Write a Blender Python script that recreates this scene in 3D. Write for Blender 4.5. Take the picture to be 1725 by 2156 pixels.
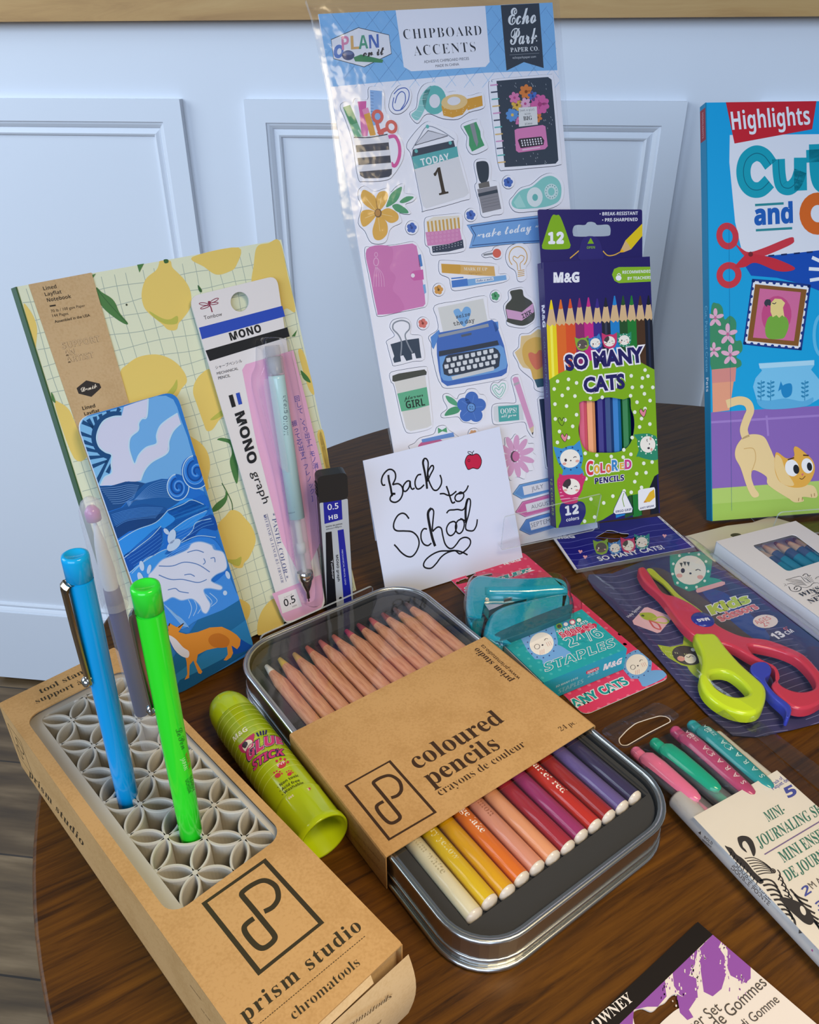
import bpy, math, random
import numpy as np
from mathutils import Matrix, Vector
from mathutils.geometry import tessellate_polygon

SC = bpy.context.scene
COL = SC.collection
for _o in list(bpy.data.objects):
    bpy.data.objects.remove(_o)

# ---------------------------------------------------------------- camera
EYE = np.array([0.0, 0.0, 0.302])          # the table top is z = 0
FPX, CX, CY = 1658.0, 862.5, 1078.0
PITCH, YAW, ROLL = math.radians(30.8558), math.radians(-7.2168), math.radians(0.2030)


def cam_axes():
    cp, sp, cy_, sy = math.cos(PITCH), math.sin(PITCH), math.cos(YAW), math.sin(YAW)
    fwd = np.array([sy * cp, cy_ * cp, -sp])
    right = np.array([cy_, -sy, 0.0])
    down = np.cross(fwd, right)
    cr, sr = math.cos(ROLL), math.sin(ROLL)
    return np.array([cr * right + sr * down, -sr * right + cr * down, fwd])


RC = cam_axes()
cd = bpy.data.cameras.new('camera')
cd.sensor_fit = 'HORIZONTAL'
cd.sensor_width = 36.0
cd.lens = 36.0 * FPX / 1725.0
cd.clip_start = 0.01
cd.clip_end = 50
cam = bpy.data.objects.new('camera', cd)
COL.objects.link(cam)
m4 = Matrix.Identity(4)
for i in range(3):
    m4[i][0], m4[i][1], m4[i][2] = RC[0][i], -RC[1][i], -RC[2][i]
    m4[i][3] = EYE[i]
cam.matrix_world = m4
SC.camera = cam

# ---------------------------------------------------------------- light
world = bpy.data.worlds.new('room_light')
SC.world = world
world.use_nodes = True
bg = world.node_tree.nodes['Background']
bg.inputs[0].default_value = (0.72, 0.84, 1.0, 1)
bg.inputs[1].default_value = 0.16


def area(name, loc, target, sx, sy, power, color):
    ld = bpy.data.lights.new(name, 'AREA')
    ld.shape = 'RECTANGLE'
    ld.size, ld.size_y, ld.energy, ld.color = sx, sy, power, color
    o = bpy.data.objects.new(name, ld)
    COL.objects.link(o)
    o.location = loc
    d = Vector(target) - Vector(loc)
    o.rotation_euler = d.to_track_quat('-Z', 'Y').to_euler()
    return o


area('front_window', (-0.6, -3.0, 1.3), (0.0, 0.5, 0.1), 3.2, 1.8, 104, (0.61, 0.765, 1.0))
area('left_window', (-1.6, 0.15, 0.85), (0.0, 1.0, 0.15), 1.0, 1.0, 15, (0.74, 0.87, 1.0))
lamp = area('warm_fill', (0.25, 0.0, 0.62), (0.06, 0.13, 0.0), 0.24, 0.24, 1.32, (1.0, 0.80, 0.50))  # unseen warm light added low over the near table for its falloff
lamp.data.spread = math.radians(100)

SC.view_settings.view_transform = 'Standard'
SC.view_settings.look = 'None'
SC.view_settings.gamma = 1.0
SC.view_settings.use_curve_mapping = False
SC.view_settings.exposure = 0.0
SC.cycles.transparent_max_bounces = 40
SC.cycles.max_bounces = 10

# ---------------------------------------------------------------- materials
MATS = {}


def lin(c):
    c = c.lstrip('#')
    out = []
    for i in (0, 2, 4):
        v = int(c[i:i + 2], 16) / 255.0
        out.append(v / 12.92 if v <= 0.04045 else ((v + 0.055) / 1.055) ** 2.4)
    return out


def new_mat(name):
    m = bpy.data.materials.new(name)
    m.use_nodes = True
    nt = m.node_tree
    return m, nt, nt.nodes['Principled BSDF']


def M(key):
    """'#rrggbb' = printed paper, 'g#' = glossy plastic, 'm#' = metal, 's#' = satin; or a named material"""
    if key in MATS:
        return MATS[key]
    kind, hexc = ('p', key) if key[0] == '#' else (key[0], key[1:])
    m, nt, b = new_mat('mat_' + key.replace('#', ''))
    b.inputs['Base Color'].default_value = (*lin(hexc), 1)
    b.inputs['Roughness'].default_value = {'p': 0.42, 'g': 0.14, 'm': 0.25, 's': 0.55}[kind]
    if kind == 'p':
        b.inputs['Specular IOR Level'].default_value = 0.35
    if kind == 'm':
        b.inputs['Metallic'].default_value = 1.0
    MATS[key] = m
    return m


def node(nt, typ, **kw):
    n = nt.nodes.new(typ)
    for k, v in kw.items():
        setattr(n, k, v)
    return n


def ramp(nt, stops):
    r = node(nt, 'ShaderNodeValToRGB')
    e = r.color_ramp.elements
    while len(e) < len(stops):
        e.new(0.5)
    for el, (p, c) in zip(e, stops):
        el.position = p
        el.color = (*lin(c), 1)
    return r


def wood(name, dark, mid, light, scale, rot, rough, stretch=14.0):
    m, nt, b = new_mat(name)
    tc = node(nt, 'ShaderNodeTexCoord')
    mp = node(nt, 'ShaderNodeMapping')
    mp.inputs['Rotation'].default_value = rot
    mp2 = node(nt, 'ShaderNodeMapping')
    mp2.inputs['Scale'].default_value = (scale, scale * stretch, scale * stretch)
    n1 = node(nt, 'ShaderNodeTexNoise')
    n1.inputs['Scale'].default_value = 1.0
    n1.inputs['Detail'].default_value = 8
    n1.inputs['Roughness'].default_value = 0.62
    n1.inputs['Distortion'].default_value = 0.6
    r = ramp(nt, [(0.30, dark), (0.48, mid), (0.72, light)])
    L = nt.links.new
    L(tc.outputs['Object'], mp.inputs[0])
    L(mp.outputs[0], mp2.inputs[0])
    L(mp2.outputs[0], n1.inputs['Vector'])
    L(n1.outputs['Fac'], r.inputs[0])
    L(r.outputs[0], b.inputs['Base Color'])
    b.inputs['Roughness'].default_value = rough
    bp = node(nt, 'ShaderNodeBump')
    bp.inputs['Strength'].default_value = 0.06
    bp.inputs['Distance'].default_value = 0.001
    L(n1.outputs['Fac'], bp.inputs['Height'])
    L(bp.outputs[0], b.inputs['Normal'])
    MATS[name] = m


wood('table_wood', '#2e1803', '#523006', '#68400b', 20, (0, 0, math.radians(-38)), 0.42, 17.0)
MATS['table_wood'].node_tree.nodes['Principled BSDF'].inputs['Specular IOR Level'].default_value = 0.3
wood('oak', '#a87b42', '#bf9254', '#cba264', 5, (0, 0, 0), 0.5, 9)
wood('cedar', '#b8714a', '#d48f64', '#e6ab80', 60, (0, 0, math.radians(47)), 0.5, 14)
wood('cedar_tip', '#bd8a63', '#d2a57c', '#e0b890', 60, (0, 0, math.radians(47)), 0.6, 8)


def kraft(name, base, speck):
    m, nt, b = new_mat(name)
    tc = node(nt, 'ShaderNodeTexCoord')
    n1 = node(nt, 'ShaderNodeTexNoise')
    n1.inputs['Scale'].default_value = 900
    n1.inputs['Detail'].default_value = 3
    n2 = node(nt, 'ShaderNodeTexNoise')
    n2.inputs['Scale'].default_value = 60
    n2.inputs['Detail'].default_value = 5
    mx = node(nt, 'ShaderNodeMath', operation='MULTIPLY')
    r = ramp(nt, [(0.12, speck), (0.30, base)])
    L = nt.links.new
    L(tc.outputs['Object'], n1.inputs['Vector'])
    L(tc.outputs['Object'], n2.inputs['Vector'])
    L(n1.outputs['Fac'], mx.inputs[0])
    L(n2.outputs['Fac'], mx.inputs[1])
    L(mx.outputs[0], r.inputs[0])
    L(r.outputs[0], b.inputs['Base Color'])
    b.inputs['Roughness'].default_value = 0.75
    MATS[name] = m


kraft('kraft', '#c2965e', '#b48850')
kraft('kraft_pale', '#dcbd90', '#d3b283')  # lit copy of the kraft: light on the near flap painted paler
kraft('band_kraft', '#c9ab82', '#bf9f74')


def film(name, tint, base_fac, rough, bump=0.0, bscale=60):
    """thin clear plastic: see-through with a Fresnel reflection"""
    m = bpy.data.materials.new(name)
    m.use_nodes = True
    nt = m.node_tree
    nt.nodes.clear()
    out = node(nt, 'ShaderNodeOutputMaterial')
    mix = node(nt, 'ShaderNodeMixShader')
    tr = node(nt, 'ShaderNodeBsdfTransparent')
    tr.inputs[0].default_value = (*lin(tint), 1)
    gl = node(nt, 'ShaderNodeBsdfGlossy')
    gl.inputs['Roughness'].default_value = rough
    lw = node(nt, 'ShaderNodeLayerWeight')
    lw.inputs['Blend'].default_value = 0.5
    pw_ = node(nt, 'ShaderNodeMath', operation='POWER')
    pw_.inputs[1].default_value = 4.5
    ad = node(nt, 'ShaderNodeMath', operation='MULTIPLY_ADD')
    ad.use_clamp = True
    ad.inputs[1].default_value = 0.9
    ad.inputs[2].default_value = 0.035 + base_fac
    L = nt.links.new
    L(lw.outputs['Facing'], pw_.inputs[0])
    L(pw_.outputs[0], ad.inputs[0])
    L(ad.outputs[0], mix.inputs[0])
    L(tr.outputs[0], mix.inputs[1])
    L(gl.outputs[0], mix.inputs[2])
    L(mix.outputs[0], out.inputs[0])
    if bump:
        tc = node(nt, 'ShaderNodeTexCoord')
        n = node(nt, 'ShaderNodeTexNoise')
        n.inputs['Scale'].default_value = bscale
        n.inputs['Detail'].default_value = 3
        bp = node(nt, 'ShaderNodeBump')
        bp.inputs['Strength'].default_value = bump
        bp.inputs['Distance'].default_value = 0.004
        L(tc.outputs['Object'], n.inputs['Vector'])
        L(n.outputs['Fac'], bp.inputs['Height'])
        L(bp.outputs[0], gl.inputs['Normal'])
        L(bp.outputs[0], lw.inputs['Normal'])
    MATS[name] = m


film('clear', '#fdfdfe', 0.02, 0.05, 0.08, 80)
film('clear_bag', '#fdfdfe', 0.025, 0.12, 0.32, 40)
film('clear_pouch', '#f8f8f6', 0.05, 0.12, 0.5, 70)
film('clear_lid', '#fafbfd', 0.05, 0.06, 0.1, 30)
film('acrylic', '#feffff', -0.005, 0.02)
film('red_clear', '#e0566a', 0.04, 0.1)


def cloudy(name, color, fac, rough):
    """milky plastic: part see-through, part white body"""
    m, nt, b = new_mat(name)
    b.inputs['Base Color'].default_value = (*lin(color), 1)
    b.inputs['Roughness'].default_value = rough
    out = nt.nodes['Material Output']
    mix = node(nt, 'ShaderNodeMixShader')
    mix.inputs[0].default_value = fac
    tr = node(nt, 'ShaderNodeBsdfTransparent')
    nt.links.new(tr.outputs[0], mix.inputs[1])
    nt.links.new(b.outputs[0], mix.inputs[2])
    nt.links.new(mix.outputs[0], out.inputs[0])
    MATS[name] = m


cloudy('frosted', '#dcdce4', 0.34, 0.25)
cloudy('milky', '#dfe1ea', 0.16, 0.2)
cloudy('acrylic_edge', '#c9d0d2', 0.55, 0.2)
cloudy('haze', '#d9dce6', 0.10, 0.2)


def plain(name, color, rough, metallic=0.0, noise=0.0):
    m, nt, b = new_mat(name)
    b.inputs['Base Color'].default_value = (*lin(color), 1)
    b.inputs['Roughness'].default_value = rough
    b.inputs['Metallic'].default_value = metallic
    if noise:
        tc = node(nt, 'ShaderNodeTexCoord')
        n = node(nt, 'ShaderNodeTexNoise')
        n.inputs['Scale'].default_value = noise
        bp = node(nt, 'ShaderNodeBump')
        bp.inputs['Strength'].default_value = 0.08
        bp.inputs['Distance'].default_value = 0.002
        nt.links.new(tc.outputs['Object'], n.inputs['Vector'])
        nt.links.new(n.outputs['Fac'], bp.inputs['Height'])
        nt.links.new(bp.outputs[0], b.inputs['Normal'])
    MATS[name] = m


plain('wall_paint', '#e6e9ef', 0.45, 0, 25)
plain('tin', '#c3c4c2', 0.28, 1.0)
plain('chrome', '#d8d6d2', 0.12, 1.0)
plain('nickel', '#a89a88', 0.22, 1.0)
plain('foam', '#34312d', 0.85)
plain('silicone', '#bfb9ae', 0.55)
plain('black_plastic', '#1b2126', 0.35)


def floor_material():
    m, nt, b = new_mat('plank_floor')
    tc = node(nt, 'ShaderNodeTexCoord')
    br = node(nt, 'ShaderNodeTexBrick')
    br.offset = 0.37
    br.inputs['Color1'].default_value = (*lin('#a98c66'), 1)
    br.inputs['Color2'].default_value = (*lin('#7f6648'), 1)
    br.inputs['Mortar'].default_value = (*lin('#4b3f33'), 1)
    br.inputs['Scale'].default_value = 1.0
    br.inputs['Mortar Size'].default_value = 0.0015
    br.inputs['Brick Width'].default_value = 0.9
    br.inputs['Row Height'].default_value = 0.165
    mp = node(nt, 'ShaderNodeMapping')
    mp.inputs['Scale'].default_value = (5, 40, 1)
    n = node(nt, 'ShaderNodeTexNoise')
    n.inputs['Scale'].default_value = 1
    n.inputs['Detail'].default_value = 8
    r = ramp(nt, [(0.3, '#6b6257'), (0.5, '#b5aea2'), (0.7, '#ffffff')])
    mx = node(nt, 'ShaderNodeMix', data_type='RGBA', blend_type='MULTIPLY')
    mx.inputs[0].default_value = 0.85
    L = nt.links.new
    L(tc.outputs['Object'], br.inputs['Vector'])
    L(tc.outputs['Object'], mp.inputs[0])
    L(mp.outputs[0], n.inputs['Vector'])
    L(n.outputs['Fac'], r.inputs[0])
    L(br.outputs['Color'], mx.inputs[6])
    L(r.outputs[0], mx.inputs[7])
    L(mx.outputs[2], b.inputs['Base Color'])
    b.inputs['Roughness'].default_value = 0.5
    MATS['plank_floor'] = m


floor_material()

# ---------------------------------------------------------------- geometry helpers
def A3(p):
    return np.asarray(p, float)


def ray(x, y):
    return RC.T @ np.array([(x - CX) / FPX, (y - CY) / FPX, 1.0])


def on_z(x, y, z):
    d = ray(x, y)
    return EYE + d * ((z - EYE[2]) / d[2])


def norm(v):
    v = A3(v)
    return v / np.linalg.norm(v)


class Frame:
    """a flat face standing in the room: origin o, axes u (right), v (up), n (outwards)"""
    def __init__(s, o, u, v):
        s.o, s.u, s.v = A3(o), norm(u), norm(v)
        s.n = np.cross(s.u, s.v)

    def w(s, a, b, c=0.0):
        return s.o + s.u * a + s.v * b + s.n * c

    def px(s, x, y, c=0.0):
        d = ray(x, y)
        o = s.o + s.n * c
        t = ((o - EYE) @ s.n) / (d @ s.n)
        p = EYE + d * t - s.o
        return np.array([p @ s.u, p @ s.v])

    def shift(s, c):
        return Frame(s.o + s.n * c, s.u, s.v)


class CylFrame:
    """the round face of a cylinder: a runs along the axis, b around it"""
    def __init__(s, o, d, up, r):
        s.o, s.d, s.r = A3(o), norm(d), r
        up = A3(up)
        s.up = norm(up - s.d * (up @ s.d))
        s.side = np.cross(s.up, s.d)

    def w(s, a, b, c=0.0):
        t = b / s.r
        return s.o + s.d * a + (s.up * math.cos(t) + s.side * math.sin(t)) * (s.r + c)

    def px(s, x, y, c=0.0):
        d = ray(x, y)
        q = EYE - s.o
        dp, qp = d - s.d * (d @ s.d), q - s.d * (q @ s.d)
        A, B, Cc = dp @ dp, 2 * dp @ qp, qp @ qp - (s.r + c) ** 2
        disc = max(B * B - 4 * A * Cc, 0.0)
        t = (-B - math.sqrt(disc)) / (2 * A)
        p = q + d * t
        return np.array([p @ s.d, math.atan2(p @ s.side, p @ s.up) * s.r])


def standing(o, yaw, lean):
    a, t = math.radians(yaw), math.radians(lean)
    u = np.array([math.cos(a), math.sin(a), 0])
    nb = np.array([-math.sin(a), math.cos(a), 0])
    return Frame(o, u, math.cos(t) * np.array([0, 0, 1.0]) + math.sin(t) * nb)


def lying(o, yaw):
    a = math.radians(yaw)
    return Frame(o, (math.cos(a), math.sin(a), 0), (-math.sin(a), math.cos(a), 0))


def rrect(a0, a1, b0, b1, r, n=6):
    pts = []
    for (cx_, cy_, s) in ((a1 - r, b0 + r, -90), (a1 - r, b1 - r, 0), (a0 + r, b1 - r, 90), (a0 + r, b0 + r, 180)):
        for k in range(n + 1):
            t = math.radians(s + 90 * k / n)
            pts.append((cx_ + r * math.cos(t), cy_ + r * math.sin(t)))
    return pts


def round_poly(pts, r, n=4):
    """a polygon with its corners rounded"""
    pts = [A3(p) for p in pts]
    out = []
    N = len(pts)
    for i in range(N):
        p0, p, p1 = pts[i - 1], pts[i], pts[(i + 1) % N]
        d0, d1 = p0 - p, p1 - p
        l0, l1 = np.linalg.norm(d0), np.linalg.norm(d1)
        rr = min(r, 0.45 * l0, 0.45 * l1)
        s, e = p + d0 / l0 * rr, p + d1 / l1 * rr
        for k in range(n + 1):
            t = k / n
            out.append((1 - t) ** 2 * s + 2 * t * (1 - t) * p + t * t * e)
    return out


def smooth_pts(pts, closed=True, n=5):
    pts = [A3(p) for p in pts]
    N = len(pts)
    out = []
    rng = range(N) if closed else range(N - 1)
    for i in rng:
        if closed:
            p0, p1, p2, p3 = pts[i - 1], pts[i], pts[(i + 1) % N], pts[(i + 2) % N]
        else:
            p0, p1, p2, p3 = pts[max(i - 1, 0)], pts[i], pts[i + 1], pts[min(i + 2, N - 1)]
        for k in range(n):
            t = k / n
            out.append(0.5 * ((2 * p1) + (p2 - p0) * t + (2 * p0 - 5 * p1 + 4 * p2 - p3) * t * t + (3 * p1 - p0 - 3 * p2 + p3) * t ** 3))
    if not closed:
        out.append(pts[-1])
    return out


class MB:
    def __init__(s):
        s.v, s.f, s.m, s.sm = [], [], [], []

    def add(s, verts, faces, mat, smooth=False):
        k = len(s.v)
        s.v.extend([tuple(map(float, p)) for p in verts])
        for f in faces:
            s.f.append(tuple(i + k for i in f))
            s.m.append(mat)
            s.sm.append(smooth)

    def prism(s, F, outline, c0, c1, mat, side=None, holes=(), back=True, top=True, bm=None):
        """outline in the frame's a, b; from depth c0 (back) to c1 (front)"""
        loops = [list(outline)] + [list(h) for h in holes]
        tri = tessellate_polygon([[Vector((p[0], p[1], 0)) for p in L] for L in loops])
        flat = [p for L in loops for p in L]
        n = len(flat)
        fr = [F.w(p[0], p[1], c1) for p in flat]
        bk = [F.w(p[0], p[1], c0) for p in flat]

        def orient(t):
            a, b, c = (A3(flat[i][:2]) for i in t)
            ab, ac = b - a, c - a
            return t if ab[0] * ac[1] - ab[1] * ac[0] > 0 else (t[0], t[2], t[1])
        tri = [orient(t) for t in tri]
        if top:
            s.add(fr, tri, mat)
        if back:
            s.add(bk, [t[::-1] for t in tri], bm or side or mat)
        k = 0
        for li, L in enumerate(loops):
            area2 = sum(L[i - 1][0] * L[i][1] - L[i][0] * L[i - 1][1] for i in range(len(L)))
            flip = (area2 < 0) != (li > 0)
            vs, fs = [], []
            for p in L:
                vs += [F.w(p[0], p[1], c1), F.w(p[0], p[1], c0)]
            N = len(L)
            for i in range(N):
                j = (i + 1) % N
                q = (2 * i, 2 * i + 1, 2 * j + 1, 2 * j)
                fs.append(q[::-1] if flip else q)
            if li > 0:
                fs = [f for f in fs]
            s.add(vs, fs, side or mat)

    def box(s, F, a0, a1, b0, b1, c0, c1, mat):
        s.prism(F, [(a0, b0), (a1, b0), (a1, b1), (a0, b1)], c0, c1, mat)

    def rounded(s, F, outline, c0, c1, r, mat, n=4, smooth=True, bottom=False):
        """a slab with rounded upper (and lower) edges: successive inset loops of a convex outline"""
        o = [A3(p[:2]) for p in outline]
        cen = sum(o) / len(o)
        N = len(o)

        def inset(d):
            res = []
            for i in range(N):
                e0, e1 = o[i] - o[i - 1], o[(i + 1) % N] - o[i]
                nn = np.zeros(2)
                for e in (e0, e1):
                    l = np.linalg.norm(e)
                    if l > 1e-9:
                        q = np.array([-e[1], e[0]]) / l
                        nn += q
                l = np.linalg.norm(nn)
                q = nn / l if l > 1e-9 else np.zeros(2)
                if q @ (cen - o[i]) < 0:
                    q = -q
                res.append(o[i] + q * d)
            return res
        rings = []
        if bottom:
            for k in range(n + 1):
                t = math.pi / 2 * k / n
                rings.append((inset(r * (1 - math.sin(t))), c0 + r * (1 - math.cos(t))))
        else:
            rings.append((o, c0))
        for k in range(n + 1):
            t = math.pi / 2 * k / n
            rings.append((inset(r * (1 - math.cos(t))), c1 - r * (1 - math.sin(t))))
        vs, fs = [], []
        for (L, c) in rings:
            vs += [F.w(p[0], p[1], c) for p in L]
        for k in range(len(rings) - 1):
            for i in range(N):
                j = (i + 1) % N
                fs.append((k * N + i, k * N + j, (k + 1) * N + j, (k + 1) * N + i))
        s.add(vs, fs, mat, smooth)
        L, c = rings[-1]
        s.add([F.w(p[0], p[1], c) for p in L], [tuple(range(N))], mat)
        L, c = rings[0]
        s.add([F.w(p[0], p[1], c) for p in L], [tuple(range(N))[::-1]], mat)

    def tube(s, path, radii, mat, n=12, cap=True, smooth=True, up=(0, 0, 1), scale2=1.0):
        path = [A3(p) for p in path]
        if np.isscalar(radii):
            radii = [radii] * len(path)
        vs, fs = [], []
        prev = None
        for i, p in enumerate(path):
            t = norm(path[min(i + 1, len(path) - 1)] - path[max(i - 1, 0)])
            ref = prev if prev is not None else (A3(up) if abs(t @ A3(up)) < 0.95 else np.array([1.0, 0, 0]))
            x = norm(ref - t * (ref @ t))
            y = np.cross(t, x)
            prev = x
            for k in range(n):
                a = 2 * math.pi * k / n
                vs.append(p + (x * math.cos(a) * scale2 + y * math.sin(a)) * radii[i])
        for i in range(len(path) - 1):
            for k in range(n):
                k2 = (k + 1) % n
                fs.append((i * n + k, i * n + k2, (i + 1) * n + k2, (i + 1) * n + k))
        s.add(vs, fs, mat, smooth)
        if cap:
            s.add(vs[:n], [tuple(range(n))[::-1]], mat)
            s.add(vs[-n:], [tuple(range(n))], mat)

    def lathe(s, o, d, prof, mat, n=32, up=(0, 0, 1), smooth=True, phase=0.0):
        """profile of (distance along d, radius)"""
        o, d = A3(o), norm(d)
        u = A3(up) if abs(d @ A3(up)) < 0.9 else np.array([1.0, 0, 0])
        x = norm(u - d * (u @ d))
        y = np.cross(d, x)
        vs, fs = [], []
        for (t, r) in prof:
            for k in range(n):
                a = 2 * math.pi * (k + phase) / n
                vs.append(o + d * t + (x * math.cos(a) + y * math.sin(a)) * max(r, 1e-5))
        for i in range(len(prof) - 1):
            for k in range(n):
                k2 = (k + 1) % n
                fs.append((i * n + k, i * n + k2, (i + 1) * n + k2, (i + 1) * n + k))
        s.add(vs, fs, mat, smooth)

    def build(s, name, parent=None, loc=None):
        base = np.zeros(3)
        p = parent
        while p is not None:
            base += A3(p.location)
            p = p.parent
        if loc is not None:
            base = A3(loc)
        me = bpy.data.meshes.new(name)
        me.from_pydata([tuple(A3(q) - base) for q in s.v], [], s.f)
        names = []
        for k in s.m:
            if k not in names:
                names.append(k)
        for k in names:
            me.materials.append(M(k))
        idx = {k: i for i, k in enumerate(names)}
        me.polygons.foreach_set('material_index', [idx[k] for k in s.m])
        me.polygons.foreach_set('use_smooth', s.sm)
        me.update()
        o = bpy.data.objects.new(name, me)
        COL.objects.link(o)
        if loc is not None:
            o.location = loc
        if parent is not None:
            o.parent = parent
        return o


def tag(o, label=None, cat=None, group=None, kind=None):
    if label:
        o['label'] = label
    if cat:
        o['category'] = cat
    if group:
        o['group'] = group
    if kind:
        o['kind'] = kind
    return o


def thing(name, label, cat, loc, group=None):
    o = bpy.data.objects.new(name, None)
    o.empty_display_size = 0.02
    COL.objects.link(o)
    o.location = tuple(map(float, loc))
    return tag(o, label, cat, group)


# ---------------------------------------------------------------- printing on faces
DBL = {'C': 'ℂ', 'H': 'ℍ', 'N': 'ℕ', 'P': 'ℙ', 'Q': 'ℚ', 'R': 'ℝ', 'Z': 'ℤ'}
STY = {'sansb': (0x1D5D4, 0x1D5EE, 0x1D7EC), 'serifb': (0x1D400, 0x1D41A, 0x1D7CE), 'script': (0x1D4D0, 0x1D4EA, None),
       'mono': (0x1D670, 0x1D68A, 0x1D7F6), 'dbl': (0x1D538, 0x1D552, 0x1D7D8), 'serifi': (0x1D468, 0x1D482, 0x1D7CE),
       'sansi': (0x1D63C, 0x1D656, 0x1D7EC)}
TCACHE = {}


def styled(t, style):
    if style not in STY:
        return t
    U, l, d = STY[style]
    out = ''
    for ch in t:
        if style == 'dbl' and ch in DBL:
            out += DBL[ch]
        elif 'A' <= ch <= 'Z':
            out += chr(U + ord(ch) - 65)
        elif 'a' <= ch <= 'z':
            out += chr(l + ord(ch) - 97)
        elif '0' <= ch <= '9' and d:
            out += chr(d + ord(ch) - 48)
        else:
            out += ch
    return out


def glyphs(t, style, fat, spacing):
    key = (t, style, fat, spacing)
    if key not in TCACHE:
        cu = bpy.data.curves.new('lettering', 'FONT')
        cu.body = styled(t, style)
        cu.size = 1.0
        cu.resolution_u = 3
        cu.offset = fat
        cu.space_character = spacing
        o = bpy.data.objects.new('lettering', cu)
        COL.objects.link(o)
        dg = bpy.context.evaluated_depsgraph_get()
        ev = o.evaluated_get(dg)
        me = ev.to_mesh()
        v = [(p.co.x, p.co.y) for p in me.vertices]
        f = [tuple(p.vertices) for p in me.polygons]
        ev.to_mesh_clear()
        bpy.data.objects.remove(o)
        bpy.data.curves.remove(cu)
        TCACHE[key] = (v, f)
    return TCACHE[key]


class Art:
    """print on a face; points are given as seen in a view of the photograph and laid on the face"""
    def __init__(s, mb, F, c=0.0):
        s.mb, s.F, s.c = mb, F, c
        s.k = 1
        s.x0, s.y0, s.s = 0, 0, 1.0
        s.local = False
        s.clip = None

    def put(s, verts_ab, faces, c, mat):
        """lay flat faces on the surface at height c, cut off at the clip outline"""
        if s.clip is None:
            s.mb.add([s.F.w(p[0], p[1], c) for p in verts_ab], faces, mat)
            return
        C = s.clip
        for f in faces:
            P = [A3(verts_ab[i]) for i in f]
            for i in range(len(C)):
                a, b = C[i - 1], C[i]
                e = b - a
                out = []
                for j in range(len(P)):
                    p, q = P[j - 1], P[j]
                    dp = e[0] * (p[1] - a[1]) - e[1] * (p[0] - a[0])
                    dq = e[0] * (q[1] - a[1]) - e[1] * (q[0] - a[0])
                    if (dp >= 0) != (dq >= 0):
                        out.append(p + (q - p) * dp / (dp - dq))
                    if dq >= 0:
                        out.append(q)
                P = out
                if len(P) < 3:
                    break
            if len(P) >= 3:
                s.mb.add([s.F.w(p[0], p[1], c) for p in P], [tuple(range(len(P)))], mat)

    def clip_to(s, outline):
        o = [A3(p[:2]) for p in outline]
        ar = sum(o[i - 1][0] * o[i][1] - o[i][0] * o[i - 1][1] for i in range(len(o)))
        s.clip = o if ar > 0 else o[::-1]
        return s

    def V(s, x0=0, y0=0, sc=1.0):
        s.x0, s.y0, s.s, s.local = x0, y0, sc, False
        return s

    def L(s):
        s.local = True
        return s

    def z(s, k):
        s.k = k
        return s

    def ab(s, p):
        if s.local:
            return A3(p)
        return s.F.px(s.x0 + p[0] * s.s, s.y0 + p[1] * s.s, s.c)

    def lev(s):
        c = s.c + s.k * 1.6e-5
        s.k += 1
        return c

    def fill_ab(s, loops, mat):
        c = s.lev()
        loops = [[A3(p) for p in L] for L in loops]
        try:
            tri = tessellate_polygon([[Vector((p[0] * 1000, p[1] * 1000, 0)) for p in L] for L in loops])
        except Exception:
            return
        flat = [p for L in loops for p in L]
        fs = []
        for t in tri:
            a, b, d = (flat[i] for i in t)
            cr = (b[0] - a[0]) * (d[1] - a[1]) - (b[1] - a[1]) * (d[0] - a[0])
            fs.append(tuple(t) if cr > 0 else (t[0], t[2], t[1]))
        s.put(flat, fs, c, mat)

    def poly(s, pts, mat, sm=False, holes=()):
        q = [s.ab(p) for p in pts]
        if sm:
            q = smooth_pts(q)
        s.fill_ab([q] + [[s.ab(p) for p in h] for h in holes], mat)

    def ell(s, x, y, rx, ry, mat, rot=0.0, n=20):
        t0 = math.radians(rot)
        pts = []
        for k in range(n):
            t = 2 * math.pi * k / n
            a, b = rx * math.cos(t), ry * math.sin(t)
            pts.append((x + a * math.cos(t0) - b * math.sin(t0), y + a * math.sin(t0) + b * math.cos(t0)))
        s.poly(pts, mat)

    def line(s, pts, w, mat, closed=False, sm=True, n=5):
        """w in millimetres"""
        q = [s.ab(p) for p in pts]
        if sm and len(q) > 2:
            q = smooth_pts(q, closed, n)
        s.stroke_ab(q, w * 0.001, mat, closed)

    def stroke_ab(s, q, w, mat, closed=False):
        c = s.lev()
        q = [A3(p) for p in q]
        N = len(q)
        vs, fs = [], []
        for i in range(N):
            a = q[i - 1] if (closed or i > 0) else q[i]
            b = q[(i + 1) % N] if (closed or i < N - 1) else q[i]
            d = b - a
            l = np.linalg.norm(d)
            if l < 1e-9:
                d, l = np.array([1.0, 0]), 1.0
            nn = np.array([-d[1], d[0]]) / l * w * 0.5
            vs += [q[i] + nn, q[i] - nn]
        for i in range(N if closed else N - 1):
            j = (i + 1) % N
            fs.append((2 * i, 2 * i + 1, 2 * j + 1, 2 * j))
        s.put(vs, fs, c, mat)

    def ring(s, x, y, rx, ry, w, mat, rot=0.0, n=24, a0=0, a1=360):
        t0 = math.radians(rot)
        pts = []
        full = a1 - a0 >= 360
        for k in range(n if full else n + 1):
            t = math.radians(a0 + (a1 - a0) * k / n)
            a, b = rx * math.cos(t), ry * math.sin(t)
            pts.append((x + a * math.cos(t0) - b * math.sin(t0), y + a * math.sin(t0) + b * math.cos(t0)))
        s.line(pts, w, mat, closed=full, sm=False)

    def dots(s, pts, r, mat, n=10):
        k = s.k
        for p in pts:
            s.k = k
            s.dot(p, r, mat, n)

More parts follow.
